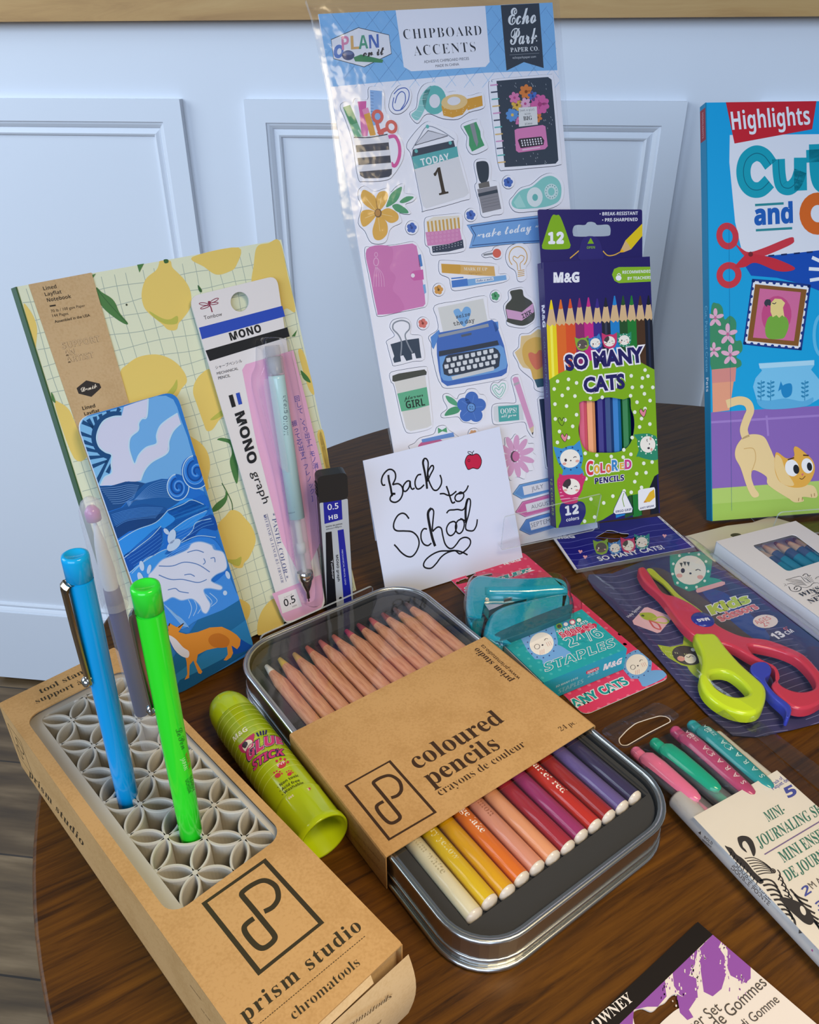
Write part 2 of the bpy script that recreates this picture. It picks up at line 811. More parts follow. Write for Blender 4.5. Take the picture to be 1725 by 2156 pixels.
    def dot(s, p, r, mat, n=10):
        """r in millimetres"""
        q = s.ab(p)
        s.fill_ab([[q + np.array([math.cos(2 * math.pi * i / n), math.sin(2 * math.pi * i / n)]) * r * 0.001 for i in range(n)]], mat)

    def text(s, t, A, B, mat, style='sans', C=None, fat=0.0, sp=1.0, outline=None, ow=0.05, em=False):
        """baseline from A to B; C = where the top of the tallest letter at the left end would be"""
        A, B = s.ab(A), s.ab(B)
        Cc = s.ab(C) if C is not None else None
        v0, f0 = glyphs(t, style, 0.0 if not fat else fat, sp)
        if not v0:
            return
        x0, x1 = min(p[0] for p in v0), max(p[0] for p in v0)
        if em:
            x0, x1 = 0.0, 1.0
        y1 = max(p[1] for p in v0)
        e = (B - A) / (x1 - x0)
        if Cc is not None:
            g = (Cc - A) / max(y1, 1e-6)
        else:
            g = np.array([-e[1], e[0]])
            if isinstance(s.F, CylFrame) and False:
                g = -g
        if outline:
            vo, fo = glyphs(t, style, fat + ow, sp)
            c = s.lev()
            s.put([A + e * (p[0] - x0) + g * p[1] for p in vo], fo, c, outline)
        c = s.lev()
        s.put([A + e * (p[0] - x0) + g * p[1] for p in v0], f0, c, mat)

    def flower(s, x, y, r, mat, n=5, center=None, rot=0.0, pw=0.5, squash=1.0, cr=0.28):
        k0 = s.k
        for i in range(n):
            t = math.radians(rot) + 2 * math.pi * i / n
            s.k = k0 + (i % 2)
            s.ell(x + math.cos(t) * r * 0.55, y + math.sin(t) * r * 0.55 * squash, r * 0.48, r * pw * 0.8, mat, math.degrees(t), 12)
        s.k = k0 + 2
        if center:
            s.ell(x, y, r * cr, r * cr * squash, center, 0, 12)
# ================================================================ the room
YW = 1.017
FLOOR = -0.7285
WF = standing((0, YW, 0), 0, 0)


def structure(o):
    o['kind'] = 'structure'
    return o


mb = MB()
ztop = WF.px(860, 41)[1]
mb.prism(WF, [(-2.6, FLOOR + 0.008), (2.6, FLOOR + 0.008), (2.6, ztop), (-2.6, ztop)], -0.10, 0.0, 'wall_paint')
# applied panel frames with a bead moulding inside
xl = WF.px(383.7, 207)[0]
xm0, xm1 = WF.px(518, 208.5)[0], WF.px(1446, 211.3)[0]
zf = WF.px(518, 208.5)[1]
fw = WF.px(564.3, 257)[0] - xm0
fwz = zf - WF.px(564.3, 257)[1]
bead = 0.017
zb = WF.px(75, 1287)[1]
pw = xm1 - xm0
gap = xm0 - xl
for k in (-3, -2, -1, 0, 1, 2, 3):
    a0 = xm0 + k * (pw + gap)
    a1 = a0 + pw
    if k == -1:
        a1 = xl
    outer = [(a0, FLOOR + 0.009), (a1, FLOOR + 0.009), (a1, zf), (a0, zf)]
    i0, i1, j0, j1 = a0 + fw, a1 - fw, zb, zf - fwz
    inner = [(i0, j0), (i1, j0), (i1, j1), (i0, j1)]
    mb.prism(WF, outer, 0.0, 0.010, 'wall_paint', holes=[inner], back=False)
    # bead: a quarter-round running round the opening
    prof = [(0.0, 0.0075), (0.003, 0.0068), (0.006, 0.0045), (0.0075, 0.0022), (0.010, 0.0030), (0.0135, 0.0048), (0.0155, 0.0036), (bead, 0.0)]
    vs, fs = [], []
    for (d, h) in prof:
        for (p, q) in ((i0 + d, j0 + d), (i1 - d, j0 + d), (i1 - d, j1 - d), (i0 + d, j1 - d)):
            vs.append(WF.w(p, q, h))
    for r_ in range(len(prof) - 1):
        for e in range(4):
            f = (e + 1) % 4
            fs.append((r_ * 4 + e, r_ * 4 + f, (r_ + 1) * 4 + f, (r_ + 1) * 4 + e))
    mb.add(vs, fs, 'wall_paint', False)
structure(mb.build('wall_back', loc=(0, YW, FLOOR)))

mb = MB()
mb.prism(WF, [(-2.6, ztop), (2.6, ztop), (2.6, ztop + 0.045), (-2.6, ztop + 0.045)], -0.30, 0.022, 'oak')
structure(mb.build('trim_1', loc=(0, YW, ztop)))

mb = MB()
FF = lying((0, 0, FLOOR), 0)
mb.prism(FF, [(-2.6, -1.6), (2.6, -1.6), (2.6, YW + 0.1), (-2.6, YW + 0.1)], -0.05, 0.0, 'plank_floor')
structure(mb.build('floor', loc=(0, 0, FLOOR)))

# ================================================================ round table
TC = np.array([0.4571 * 0.302, 1.2129 * 0.302, 0.0])
TR = 1.226 * 0.302
t = thing('round_table', 'round dark brown wooden table carrying all the school supplies', 'table', (TC[0], TC[1], FLOOR))
mb = MB()
mb.lathe(TC, (0, 0, -1), [(0.0, 0.0), (0.0, TR - 0.0016), (0.0003, TR - 0.0007), (0.0008, TR - 0.0001), (0.0015, TR), (0.024, TR), (0.027, TR - 0.003), (0.027, 0.0)], 'table_wood', 160, smooth=False)
mb.build('tabletop', t)
mb = MB()
mb.lathe(TC + [0, 0, -0.027], (0, 0, -1), [(0, 0.12), (0.02, 0.12), (0.03, 0.045), (0.12, 0.035), (0.35, 0.05), (0.5, 0.035), (0.62, 0.045)], 'table_wood', 40)
mb.build('pedestal', t)
for k in range(4):
    a = math.radians(45 + 90 * k)
    mb = MB()
    d = np.array([math.cos(a), math.sin(a), 0])
    P = TC + [0, 0, FLOOR]
    mb.tube([P + [0, 0, 0.10] + d * 0.03, P + [0, 0, 0.075] + d * 0.12, P + [0, 0, 0.035] + d * 0.22, P + [0, 0, 0.016] + d * 0.27], [0.028, 0.025, 0.018, 0.016], 'table_wood', 12)
    mb.build('foot', t)

# ================================================================ kraft pen-stand carton
PF = lying((0, 0, 0), -39.0)              # a along the carton, b across it
PA0, PA1, PB0, PB1, PH = -0.3222, -0.1121, 0.0472, 0.1035, 0.042
LOGO_FRAME = [(0, 0), (1, 0), (1, 1), (0, 1)]
WOUT = rrect(-0.3046, -0.1747, 0.0523, 0.1003, 0.0065)
TB = PF.w((PA0 + PA1) / 2, (PB0 + PB1) / 2, 0)
t = thing('kraft_carton', 'long brown kraft carton with a window showing the grey pen stand', 'box', TB)
mb = MB()
TH = 0.0007
PT = Frame(PF.w(0, 0, PH), PF.u, PF.v)     # top face
mb.prism(PT, round_poly([(PA0, PB0), (PA1, PB0), (PA1, PB1), (PA0, PB1)], 0.0012), -TH, 0, 'kraft', holes=[WOUT])
PS = Frame(PF.w(0, PB0, 0), PF.u, (0, 0, 1))   # left side, faces the lower left
mb.prism(PS, [(PA0, 0.0004), (PA1, 0.0004), (PA1, PH - 0.0004), (PA0, PH - 0.0004)], -TH, 0, 'kraft')
PR = Frame(PF.w(0, PB1, 0), -PF.u, (0, 0, 1))
mb.prism(PR, [(-PA1, 0.0004), (-PA0, 0.0004), (-PA0, PH - 0.0004), (-PA1, PH - 0.0004)], -TH, 0, 'kraft')
mb.box(PF, PA0, PA1, PB0, PB1, 0.0003, 0.001, 'kraft')
PE = Frame(PF.w(PA0, 0, 0), -PF.v, (0, 0, 1))
mb.box(PE, -PB1, -PB0, 0.001, PH - 0.001, -TH, 0, 'kraft')
art = Art(mb, PT)
INK = '#38301f'


def ps_logo(art, c00, c10, c11, c01, w, ink, wl):
    """square frame with the looped letter mark; corners as TL, TR, BR, BL of the upright logo"""
    c00, c10, c11, c01 = (art.ab(p) for p in (c00, c10, c11, c01))
    loc = art.local
    art.L()

    def m(x, y):
        return (1 - y) * ((1 - x) * c00 + x * c10) + y * ((1 - x) * c01 + x * c11)
    art.stroke_ab([m(0, 0), m(1, 0), m(1, 1), m(0, 1)], w, ink, True)
    up = [(0.533, 0.502), (0.66, 0.518), (0.79, 0.475), (0.87, 0.36), (0.85, 0.25), (0.779, 0.185), (0.64, 0.158), (0.50, 0.158), (0.455, 0.175), (0.446, 0.215), (0.446, 0.35), (0.444, 0.50), (0.441, 0.65), (0.438, 0.76), (0.42, 0.81), (0.36, 0.832), (0.25, 0.83), (0.19, 0.79), (0.168, 0.70), (0.17, 0.58), (0.20, 0.512), (0.263, 0.492), (0.371, 0.492)]
    art.stroke_ab(smooth_pts([m(x, y) for x, y in up], False, 6), wl, ink)
    art.local = loc


art.V(150, 1780, 0.44638)
ps_logo(art, (628, 272), (912, 72), (1180, 366), (888, 600), 0.0021, INK, 0.0019)
art.text('prism studio', (822, 838), (1375, 392), INK, 'serifb', sp=1.12)
for i in range(46):
    x0, y0 = 880 + (1390 - 880) * i / 46, 848 - (848 - 425) * i / 46
    art.z(4).line([(x0, y0), (x0 + 7, y0 - 5.6)], 0.25, INK, sm=False)
art.text('chromatools', (1052, 825), (1366, 562), INK, 'serifb', fat=-0.012)
art.V(0, 1340, 0.1507)
art.text('tool stand', (570, 800), (1262, 478), INK, 'serifb', fat=-0.008)
art.text('support à outils', (512, 940), (1560, 480), INK, 'serifb', fat=-0.012)
art = Art(mb, PS).clip_to([(PA0 + 0.0003, 0.0006), (PA1, 0.0006), (PA1, PH - 0.0006), (PA0 + 0.0003, PH - 0.0006)])
art.L()
ps_logo(art, (-0.3172, 0.0330), (-0.3020, 0.0330), (-0.3020, 0.0105), (-0.3172, 0.0105), 0.0008, INK, 0.0008)
art.V(0, 1480, 0.31363)
art.text('prism studio', (196, 482), (558, 962), INK, 'serifb', C=(196, 440), sp=1.1)
art.V(200, 1700, 0.21152)
for i, (p, q, tx) in enumerate((((950, 1775), (1062, 1925), 'chromatools'), ((1060, 2010), (1150, 2130), 'tool stand'))):
    art.text(tx, p, q, INK, 'serifb', fat=-0.01)
# near end: closed tuck flap, with its outer flap slightly sprung away
PN = Frame(PF.w(PA1, 0, 0), PF.v, (0, 0, 1))
mb.box(PN, PB0, PB1, 0.001, PH - 0.002, -0.003, -0.0024, 'kraft_pale')
mb.build('carton_body', t)
mb = MB()
rows = []
for k in range(9):
    f = k / 8
    bulge = 0.0012 + 0.0042 * math.sin(math.pi * f) * 0.6
    rows.append((PH - 0.0035 - (PH - 0.005) * f, bulge))
vs, fs = [], []
for (h, b_) in rows:
    for q in range(9):
        g = q / 8
        side = 0.0016 * math.sin(math.pi * (PH - h) / PH)
        vs.append(PN.w(PB0 + 0.001 + (PB1 - PB0 - 0.001 + side) * g, h, b_ + 0.0012 * g))
for r_ in range(8):
    for q in range(8):
        i = r_ * 9 + q
        fs.append((i, i + 9, i + 10, i + 1))
k0 = len(vs)
mb.add(vs, fs, 'kraft_pale', True)
mb.add([PN.w(PB0 + 0.001, PH - 0.0006, 0), PN.w(PB0 + 0.042, PH - 0.0006, 0), PN.w(PB0 + 0.042, PH - 0.0036, 0.0014), PN.w(PB0 + 0.001, PH - 0.0036, 0.0012)], [(3, 2, 1, 0)], 'kraft_pale')
FNP = Frame(PN.w(0, 0, 0.0046), PN.u, PN.v)
art = Art(mb, FNP)
art.V(660, 1800, 0.1971)
art.text('chromatools', (250, 1950), (830, 1530), '#6b5438', 'serifb', fat=-0.012)
art.text('tool stand', (500, 1960), (720, 1790), '#6b5438', 'serifb', fat=-0.012)
mb.build('end_flap', t)

# grey silicone stand inside it: rim and a lattice of overlapping circles
STZ = 0.0385
t = thing('pen_stand', 'grey petal-lattice pen stand inside the kraft carton', 'pen holder', PF.w((PA0 + PA1) / 2, (PB0 + PB1) / 2, 0.001))
mb = MB()
HO = rrect(PA0 + 0.012, -0.158, PB0 + 0.003, PB1 - 0.0025, 0.007)
HI = rrect(PA0 + 0.0185, -0.1645, PB0 + 0.0105, PB1 - 0.0052, 0.004)
mb.prism(PF, HO, 0.0012, STZ + 0.0003, 'silicone', holes=[HI], back=False)
mb.prism(PF, HO, 0.0012, 0.0045, 'silicone')
mb.build('rim', t)
mb = MB()
S_ = 0.0150
ga = math.radians(45)
n0 = np.array([-0.1184, 0.1836]) 
N0 = np.array([n0 @ PF.u[:2], n0 @ PF.v[:2]])
ia0, ia1, ib0, ib1 = PA0 + 0.0172, -0.1632, PB0 + 0.0092, PB1 - 0.0040
dirs = [np.array([math.cos(ga), math.sin(ga)]), np.array([math.cos(ga - math.pi / 2), math.sin(ga - math.pi / 2)])]
for i in range(-14, 15):
    for j in range(-14, 15):
        base = N0 + dirs[0] * S_ * i + dirs[1] * S_ * j
        for d in dirs:
            e = np.array([-d[1], d[0]])
            for sgn in (1, -1):
                r = S_ / math.sqrt(2)
                cen = base + d * S_ / 2 - e * sgn * S_ / 2
                strip = []
                for k in range(13):
                    a = math.radians(-45 + 90 * k / 12)
                    strip.append((cen + (d * math.sin(a) + e * sgn * math.cos(a)) * r, d * math.sin(a) + e * sgn * math.cos(a)))
                for k in range(12):
                    m_ = (strip[k][0] + strip[k + 1][0]) / 2
                    if not (ia0 < m_[0] < ia1 and ib0 < m_[1] < ib1):
                        continue
                    th = 0.0006
                    q = []
                    for (p, nn) in (strip[k], strip[k + 1]):
                        q += [PF.w(*(p + nn * th), 0.004), PF.w(*(p + nn * th), STZ - 0.0006), PF.w(*(p + nn * th * 0.6), STZ), PF.w(*(p - nn * th * 0.6), STZ), PF.w(*(p - nn * th), STZ - 0.0006), PF.w(*(p - nn * th), 0.004)]
                    mb.add(q, [(x, x + 1, x + 7, x + 6) for x in range(5)], 'silicone')
for i in range(-14, 15):
    for j in range(-14, 15):
        p = N0 + dirs[0] * S_ * i + dirs[1] * S_ * j
        if ia0 < p[0] < ia1 and ib0 < p[1] < ib1:
            mb.prism(PF, [(p[0] + 0.0011 * math.cos(q), p[1] + 0.0011 * math.sin(q)) for q in [k * math.pi / 4 for k in range(8)]], 0.004, STZ + 0.00015, 'silicone', back=False)
mb.build('petal_lattice', t)


# ================================================================ pens standing in it
def base_pt(x, y):
    return on_z(x, y, STZ)


def pen_axis(bx, tx, sink):
    b = base_pt(*bx)
    d = ray(*tx)
    tt = (b[:2] @ d[:2]) / (d[:2] @ d[:2])
    top = EYE + d * tt
    ax = norm(top - b)
    return b - ax * sink, top, ax


def clip_pen(name, label, bx, tx, cap_r, color, r, clip_dir):
    bot, top, ax = pen_axis(bx, tx, 0.028)
    L = np.linalg.norm(top - bot)
    t = thing(name, label, 'pen', bot, 'slim pens with metal clips')
    mb = MB()
    CF = CylFrame(bot, ax, EYE - bot, r * 1.0)
    mb.lathe(bot, ax, [(0, 0.002), (0, r * 0.92), (L * 0.3, r * 0.97), (L - 0.0105, r)], color, 32)
    return t, mb, CF, bot, top, ax, L


t, mb, CF, bot, top, ax, L = clip_pen('felt_pen', 'sky-blue slim pen with silver clip, leftmost in the pen stand', (268, 1672), (157, 1166), 0, 'g#0a9fe6', 0.0044, None)
mb.build('barrel', t)


def cap_and_clip(t, bot, top, ax, L, r, color, clipdir, cw=0.0042, clen=0.043, metal='nickel'):
    mb = MB()
    mb.lathe(bot, ax, [(L - 0.0108, r * 0.98), (L - 0.0100, r * 0.90), (L - 0.0096, r * 1.02), (L - 0.0015, r * 1.04), (L - 0.0004, r * 1.0), (L, r * 0.85), (L, r * 0.7), (L - 0.0003, r * 0.64), (L - 0.0003, 0.0)], color, 32)
    cap = mb.build('cap', t)
    mb = MB()
    c = A3(clipdir)
    c = norm(c - ax * (c @ ax))
    s = np.cross(ax, c)
    rows = [(L - 0.0102, r * 0.4, r * 0.75), (L - 0.0100, r * 1.18, r * 0.95), (L - 0.0110, r * 1.44, r * 1.16), (L - 0.0125, r * 1.50, r * 1.24), (L - 0.030, r * 1.44, r * 1.20), (L - 0.0102 - clen, r * 1.28, r * 1.04)]
    vs, fs = [], []
    for (h, o_, i_) in rows:
        for (ww, rr) in ((-0.5, i_), (-0.5, o_ - 0.0004), (-0.25, o_), (0.25, o_), (0.5, o_ - 0.0004), (0.5, i_)):
            vs.append(bot + ax * h + c * rr + s * ww * cw)
    for k in range(len(rows) - 1):
        for q in range(6):
            q2 = (q + 1) % 6
            fs.append((k * 6 + q, (k + 1) * 6 + q, (k + 1) * 6 + q2, k * 6 + q2))
    fs.append(tuple(range(30, 36)))
    mb.add(vs, fs, metal)
    bc = bot + ax * (L - 0.0102 - clen) + c * r * 1.16
    ring = [(-0.0023, 0.0), (-0.0022, 0.0010), (-0.0016, 0.0018), (0, 0.0023), (0.0010, 0.0021), (0.0018, 0.0015), (0.0022, 0.0)]
    mb.lathe(bc, c, ring, 'chrome', 20)
    mb.build('clip', t)['label'] = 'metal pocket clip with round tip'


rightv = RC[0]
cap_and_clip(t, bot, top, ax, L, 0.0044, 'g#12a5e4', -rightv * 0.9 + norm(EYE - top) * 0.75, cw=0.0056)
t, mb, CF, bot, top, ax, L = clip_pen('felt_pen', 'neon green slim pen at the right of the pen stand', (402, 1750), (305, 1231), 0, 'g#2fe62c', 0.0045, None)
art = Art(mb, CF)
art.V(0, 1350, 0.35942)
art.text('LePen', (1028, 520), (1066, 640), '#1f8f2a', 'script')
art.text('MADE IN', (1085, 665), (1108, 750), '#8d7b2e', 'sansb')
art.text('JAPAN', (1060, 690), (1080, 760), '#a0e89a', 'sansb')
art.text('MARVY', (1110, 800), (1128, 890), '#1f8f2a', 'sansb')
art.text('UCHIDA', (1085, 815), (1105, 895), '#1f8f2a', 'sansb')
mb.build('barrel', t)
cap_and_clip(t, bot, top, ax, L, 0.0045, 'g#2fd935', -rightv + (EYE - top) * 0.2, cw=0.0046, metal='nickel')

# gel pen standing cap up
bot, top, ax = pen_axis((317, 1565), (186, 1046), 0.028)
L = np.linalg.norm(top - bot)
t = thing('gel_pen', 'frosted purple gel pen with domed clear cap, standing between the blue and green pens', 'pen', bot)
R = 0.0049
capL = 0.046
mb = MB()
mb.lathe(bot, ax, [(0, R * 0.7), (0.012, R * 0.86), (0.0285 + 0.003, R * 0.86), (L - capL, R * 0.86)], 'milky', 28)
mb.build('barrel', t)
mb = MB()
mb.lathe(bot, ax, [(0.047, 0.0001), (0.047, R * 0.66), (L - capL - 0.001, R * 0.66), (L - capL + 0.006, R * 0.6), (L - capL + 0.006, 0.0)], 's#4d4a78', 24)
mb.build('ink_tube', t)
mb = MB()
mb.lathe(bot, ax, [(L - capL + 0.006, R * 0.55), (L - capL + 0.014, R * 0.6), (L - capL + 0.026, R * 0.42), (L - 0.012, R * 0.16), (L - 0.008, 0.0)], 's#dfe2e6', 24)
mb.build('tip_cone', t)
mb = MB()
mb.lathe(bot, ax, [(L - 0.0095, 0.0), (L - 0.0095, R * 0.55), (L - 0.006, R * 0.55), (L - 0.004, R * 0.3), (L - 0.004, 0.0)], 'g#b04fa0', 20)
mb.build('cap_plug', t)['label'] = 'purple plug in the cap'
mb = MB()
mb.lathe(bot, ax, [(L - capL - 0.003, R * 1.0), (L - capL, R * 1.04), (L - 0.010, R * 0.98), (L - 0.005, R * 0.9), (L - 0.002, R * 0.66), (L - 0.0004, R * 0.3), (L, 0.0)], 'frosted', 28)
mb.build('cap', t)
# ================================================================ tin of coloured pencils
TF = lying((0, 0, 0), -47.1)              # a along the pencils (towards the viewer), b across to the right
TA0, TA1, TB0, TB1 = -0.3218, -0.1130, 0.1101, 0.2289
t = thing('pencil_tin', 'flat rounded silver tin with a clear window lid holding coloured pencils', 'tin', TF.w((TA0 + TA1) / 2, (TB0 + TB1) / 2, 0))
RT = 0.024
o_in = rrect(TA0 + 0.0012, TA1 - 0.0012, TB0 + 0.0012, TB1 - 0.0012, RT - 0.001, 10)
o_out = rrect(TA0, TA1, TB0, TB1, RT, 10)


def rim(mb, outline, z, r, mat, n=8):
    N = len(outline)
    vs, fs = [], []
    for i in range(N):
        p0, p, p1 = A3(outline[i - 1]), A3(outline[i]), A3(outline[(i + 1) % N])
        d = norm(p1 - p0)
        nn = np.array([d[1], -d[0]])
        for k in range(n):
            a = 2 * math.pi * k / n
            q = p + nn * r * math.cos(a)
            vs.append(TF.w(q[0], q[1], z + r * math.sin(a)))
    for i in range(N):
        j = (i + 1) % N
        for k in range(n):
            k2 = (k + 1) % n
            fs.append((i * n + k, j * n + k, j * n + k2, i * n + k2))
    mb.add(vs, fs, mat, True)


mb = MB()
inner = rrect(TA0 + 0.0020, TA1 - 0.0020, TB0 + 0.0020, TB1 - 0.0020, RT - 0.002, 10)
mb.prism(TF, o_in, 0.0006, 0.0098, 'tin', holes=[inner], back=False, top=False)
mb.prism(TF, o_in, 0.0004, 0.0012, 'tin')
rim(mb, rrect(TA0 + 0.0006, TA1 - 0.0006, TB0 + 0.0006, TB1 - 0.0006, RT, 10), 0.0017, 0.0013, 'tin')
mb.build('base', t)
mb = MB()
lidin = rrect(TA0 + 0.0034, TA1 - 0.0034, TB0 + 0.0034, TB1 - 0.0034, RT - 0.0034, 10)
lidmid = rrect(TA0 + 0.0008, TA1 - 0.0008, TB0 + 0.0008, TB1 - 0.0008, RT - 0.0008, 10)
mb.prism(TF, lidmid, 0.0072, 0.0192, 'tin', holes=[lidin], back=False)
rim(mb, rrect(TA0 + 0.0012, TA1 - 0.0012, TB0 + 0.0012, TB1 - 0.0012, RT - 0.0012, 10), 0.0190, 0.00125, 'tin')
rim(mb, rrect(TA0 + 0.0007, TA1 - 0.0007, TB0 + 0.0007, TB1 - 0.0007, RT, 10), 0.0075, 0.0007, 'tin')
mb.build('lid_frame', t)
mb = MB()
mb.add([TF.w(p[0], p[1], 0.0193) for p in lidin], [tuple(range(len(lidin)))], 'clear_lid')
mb.build('lid_window', t)['label'] = 'clear plastic window of the lid'
mb = MB()
PSP = 0.00838
pa0, pa1, pb0 = -0.3054, -0.1300, 0.1241
# foam tray with a groove for each pencil
tray = rrect(TA0 + 0.0042, TA1 - 0.0042, TB0 + 0.0042, TB1 - 0.0042, RT - 0.004, 10)
groove = [(pa0 - 0.002, pb0 - 0.0046), (pa1 + 0.0008, pb0 - 0.0046), (pa1 + 0.0008, pb0 + 11 * PSP + 0.0046), (pa0 - 0.002, pb0 + 11 * PSP + 0.0046)]
mb.prism(TF, tray, 0.003, 0.0162, 'foam', holes=[groove])
vs, fs = [], []
NB = 12 * 8
for k in range(NB + 1):
    b = pb0 - 0.0046 + (11 * PSP + 0.0092) * k / NB
    ph = (b - pb0) / PSP
    h = 0.0103 + 0.0035 * (abs(ph - round(ph)) * 2) ** 2
    vs += [TF.w(pa0 - 0.002, b, h), TF.w(pa1 + 0.0008, b, h)]
for k in range(NB):
    fs.append((2 * k, 2 * k + 1, 2 * k + 3, 2 * k + 2))
mb.add(vs, fs, 'foam')
# spare groove at the right, its shade painted as a dark flush strip
mb.prism(TF, rrect(-0.27, pa1 + 0.0005, pb0 + 11 * PSP + 0.0056, pb0 + 11 * PSP + 0.0064, 0.0003, 2), 0.012, 0.01622, 's#1f1e1c')
mb.build('foam_tray', t)['label'] = 'black foam tray'

PENC = [('ivory white', '#efe3bd', '#efe6d2', 'titanium white', '#b9ab86'), ('lemon yellow', '#e8c11b', '#dfb53c', 'canary yellow', '#e9dc9a'), ('deep yellow', '#e9ab12', '#cfa24a', None, None),
        ('bright orange', '#ea7a24', '#d0664c', 'orange lake', '#fff3e4'), ('salmon pink', '#e39a7c', '#c96a5c', 'salmon', '#a8674c'), ('peach', '#f0a575', '#d4705c', None, None),
        ('crimson', '#ad2f3a', '#c9364f', None, None), ('magenta plum', '#a5376a', '#a33a44', None, None), ('scarlet red', '#cb3423', '#cf4a3f', 'scarlet red', '#fff3e4'),
        ('dark red', '#a52a24', '#9c3a33', None, None), ('violet', '#6d5b92', '#7a5248', None, None), ('dark indigo purple', '#3f3554', '#6f4a42', None, None)]
ZP = 0.0150
for i, (cn, paint, tip, word, wc) in enumerate(PENC):
    b = pb0 + i * PSP
    sx = random.Random(i).uniform(-0.0006, 0.0006)
    o = TF.w(pa0 + sx, b, ZP)
    d = TF.u
    t = thing('coloured_pencil', cn + ' painted cedar pencil in the tin' + (', nearest the glue stick' if i == 0 else ', nearest the stapler side' if i == 11 else ''), 'pencil', TF.w(pa0 + 0.08, b, ZP - 0.0039), 'pencils in the silver tin')
    r = 0.0039
    L = pa1 - pa0
    mb = MB()
    mb.lathe(o, d, [(0.0, 0.0), (0.0002, 0.0012), (0.0072, 0.0022)], 's' + tip, 14)
    mb.build('lead', t)
    mb = MB()
    mb.lathe(o, d, [(0.0070, 0.00215), (0.0160, r * 0.93), (0.0170, r), (0.100, r)], 'cedar', 20)
    mb.build('wood_shaft', t)
    mb = MB()
    mb.lathe(o, d, [(0.0995, r * 0.9), (0.0995, r + 0.00006), (L - 0.0022, r + 0.00006)], 'g' + paint, 24)
    if word:
        CF = CylFrame(o, d, (0, 0, 1), r + 0.00006)
        art = Art(mb, CF).L()
        W = {'titanium white': 0.029, 'canary yellow': 0.026, 'orange lake': 0.0235, 'scarlet red': 0.0235, 'salmon': 0.015}[word]
        s0 = {'titanium white': 0.1255, 'canary yellow': 0.1275, 'orange lake': 0.1265, 'scarlet red': 0.1320, 'salmon': 0.131}[word]
        art.text(word, (s0, -0.0010), (s0 + W, -0.0010), wc, 'serifb', fat=-0.006)
    mb.build('painted_barrel', t)
    mb = MB()
    mb.lathe(o, d, [(L - 0.0022, r), (L - 0.0012, r * 0.97), (L - 0.0004, r * 0.7), (L, 0.0)], 'g#efe2d2', 24)
    mb.build('end_cap', t)

# kraft sleeve round the tin
SA0, SA1, SB0, SB1, SH = -0.2493, -0.1684, 0.1085, 0.2302, 0.0212
mb = MB()
ST = Frame(TF.w(0, 0, SH), TF.u, TF.v)
th = 0.0005
r_ = 0.0012
cs = [(SB0, 0.0005), (SB0, SH - r_), (SB0 + r_ * 0.3, SH - r_ * 0.3), (SB0 + r_, SH), (SB1 - r_, SH), (SB1 - r_ * 0.3, SH - r_ * 0.3), (SB1, SH - r_), (SB1, 0.0005)]
ci = [(SB0 + th, 0.0005), (SB0 + th, SH - r_), (SB0 + r_ * 0.5, SH - r_ * 0.6), (SB0 + r_, SH - th), (SB1 - r_, SH - th), (SB1 - r_ * 0.5, SH - r_ * 0.6), (SB1 - th, SH - r_), (SB1 - th, 0.0005)]
vs, fs = [], []
for a in (SA0, SA1):
    vs += [TF.w(a, b, c) for b, c in cs] + [TF.w(a, b, c) for b, c in ci]
for i in range(7):
    fs.append((i, 16 + i, 17 + i, i + 1))
    fs.append((8 + i, 9 + i, 25 + i, 24 + i))
    fs.append((i, i + 1, 9 + i, 8 + i))
    fs.append((16 + i, 24 + i, 25 + i, 17 + i))
fs += [(0, 8, 24, 16), (7, 23, 31, 15)]
mb.add(vs, fs, 'kraft')
art = Art(mb, ST)
DK = '#3f2a18'
art.V(420, 1220, 0.37101)
ps_logo(art, (832, 1170), (1080, 1032), (1338, 1322), (1078, 1475), 0.0016, DK, 0.0016)
art.V(800, 1500, 0.37101)
art.text('coloured', (212, 325), (710, 50), DK, 'serifb')
art.text('pencils', (292, 420), (690, 200), DK, 'serifb')
art.text('crayons de couleur', (345, 475), (832, 190), DK, 'serifb', fat=-0.014)
art.text('24 pc.', (1030, 108), (1120, 62), DK, 'serifb', fat=-0.016)
art.V(820, 1220, 0.1971)
art.text('prism studio', (1330, 1075), (945, 730), DK, 'serifb')
art.text('www.prismstudio.ca', (1405, 1055), (1000, 695), DK, 'sans')
SL = Frame(TF.w(0, SB0, 0), TF.u, (0, 0, 1))
art = Art(mb, SL)
art.V(580, 1440, 0.2041)
art.text('crayons de couleur', (770, 1490), (1085, 1845), '#8a6330', 'serifb', fat=-0.012)
art.text('coloured pencils', (780, 1570), (1080, 1930), '#8a6330', 'serifb', fat=-0.012)
o = mb.build('paper_sleeve', loc=TF.w((SA0 + SA1) / 2, (SB0 + SB1) / 2, 0.0005))
tag(o, 'brown kraft sleeve wrapped round the silver pencil tin', 'sleeve')

# ================================================================ glue stick
GR = 0.0120
gb = on_z(682.5, 1764, GR)                 # middle of the open rim
gt = on_z(478, 1490, GR)
gb[2] = gt[2] = GR
gd = norm(gb - gt)
GL = np.linalg.norm(gb - gt) + 0.0075
g0 = gb - gd * GL
t = thing('glue_stick', 'lime green glue stick lying between the kraft carton and the tin', 'glue stick', (*((g0 + gb) / 2)[:2], 0))
mb = MB()
GC = 'g#b7cf12'
prof = [(0.0002, 0.0), (0.0006, 0.003), (0.002, 0.0058), (0.0045, 0.0082), (0.0085, 0.0099), (0.013, 0.0107), (0.019, 0.0109)]
mb.lathe(g0, gd, prof, GC, 40)
mb.build('dome_cap', t)
mb = MB()
mb.lathe(g0, gd, [(0.019, 0.0106), (0.0195, 0.0113), (GL - 0.0215, 0.0114)], GC, 40)
CFG = CylFrame(g0, gd, (0.35, -0.35, 1), 0.0114)
art = Art(mb, CFG).L()
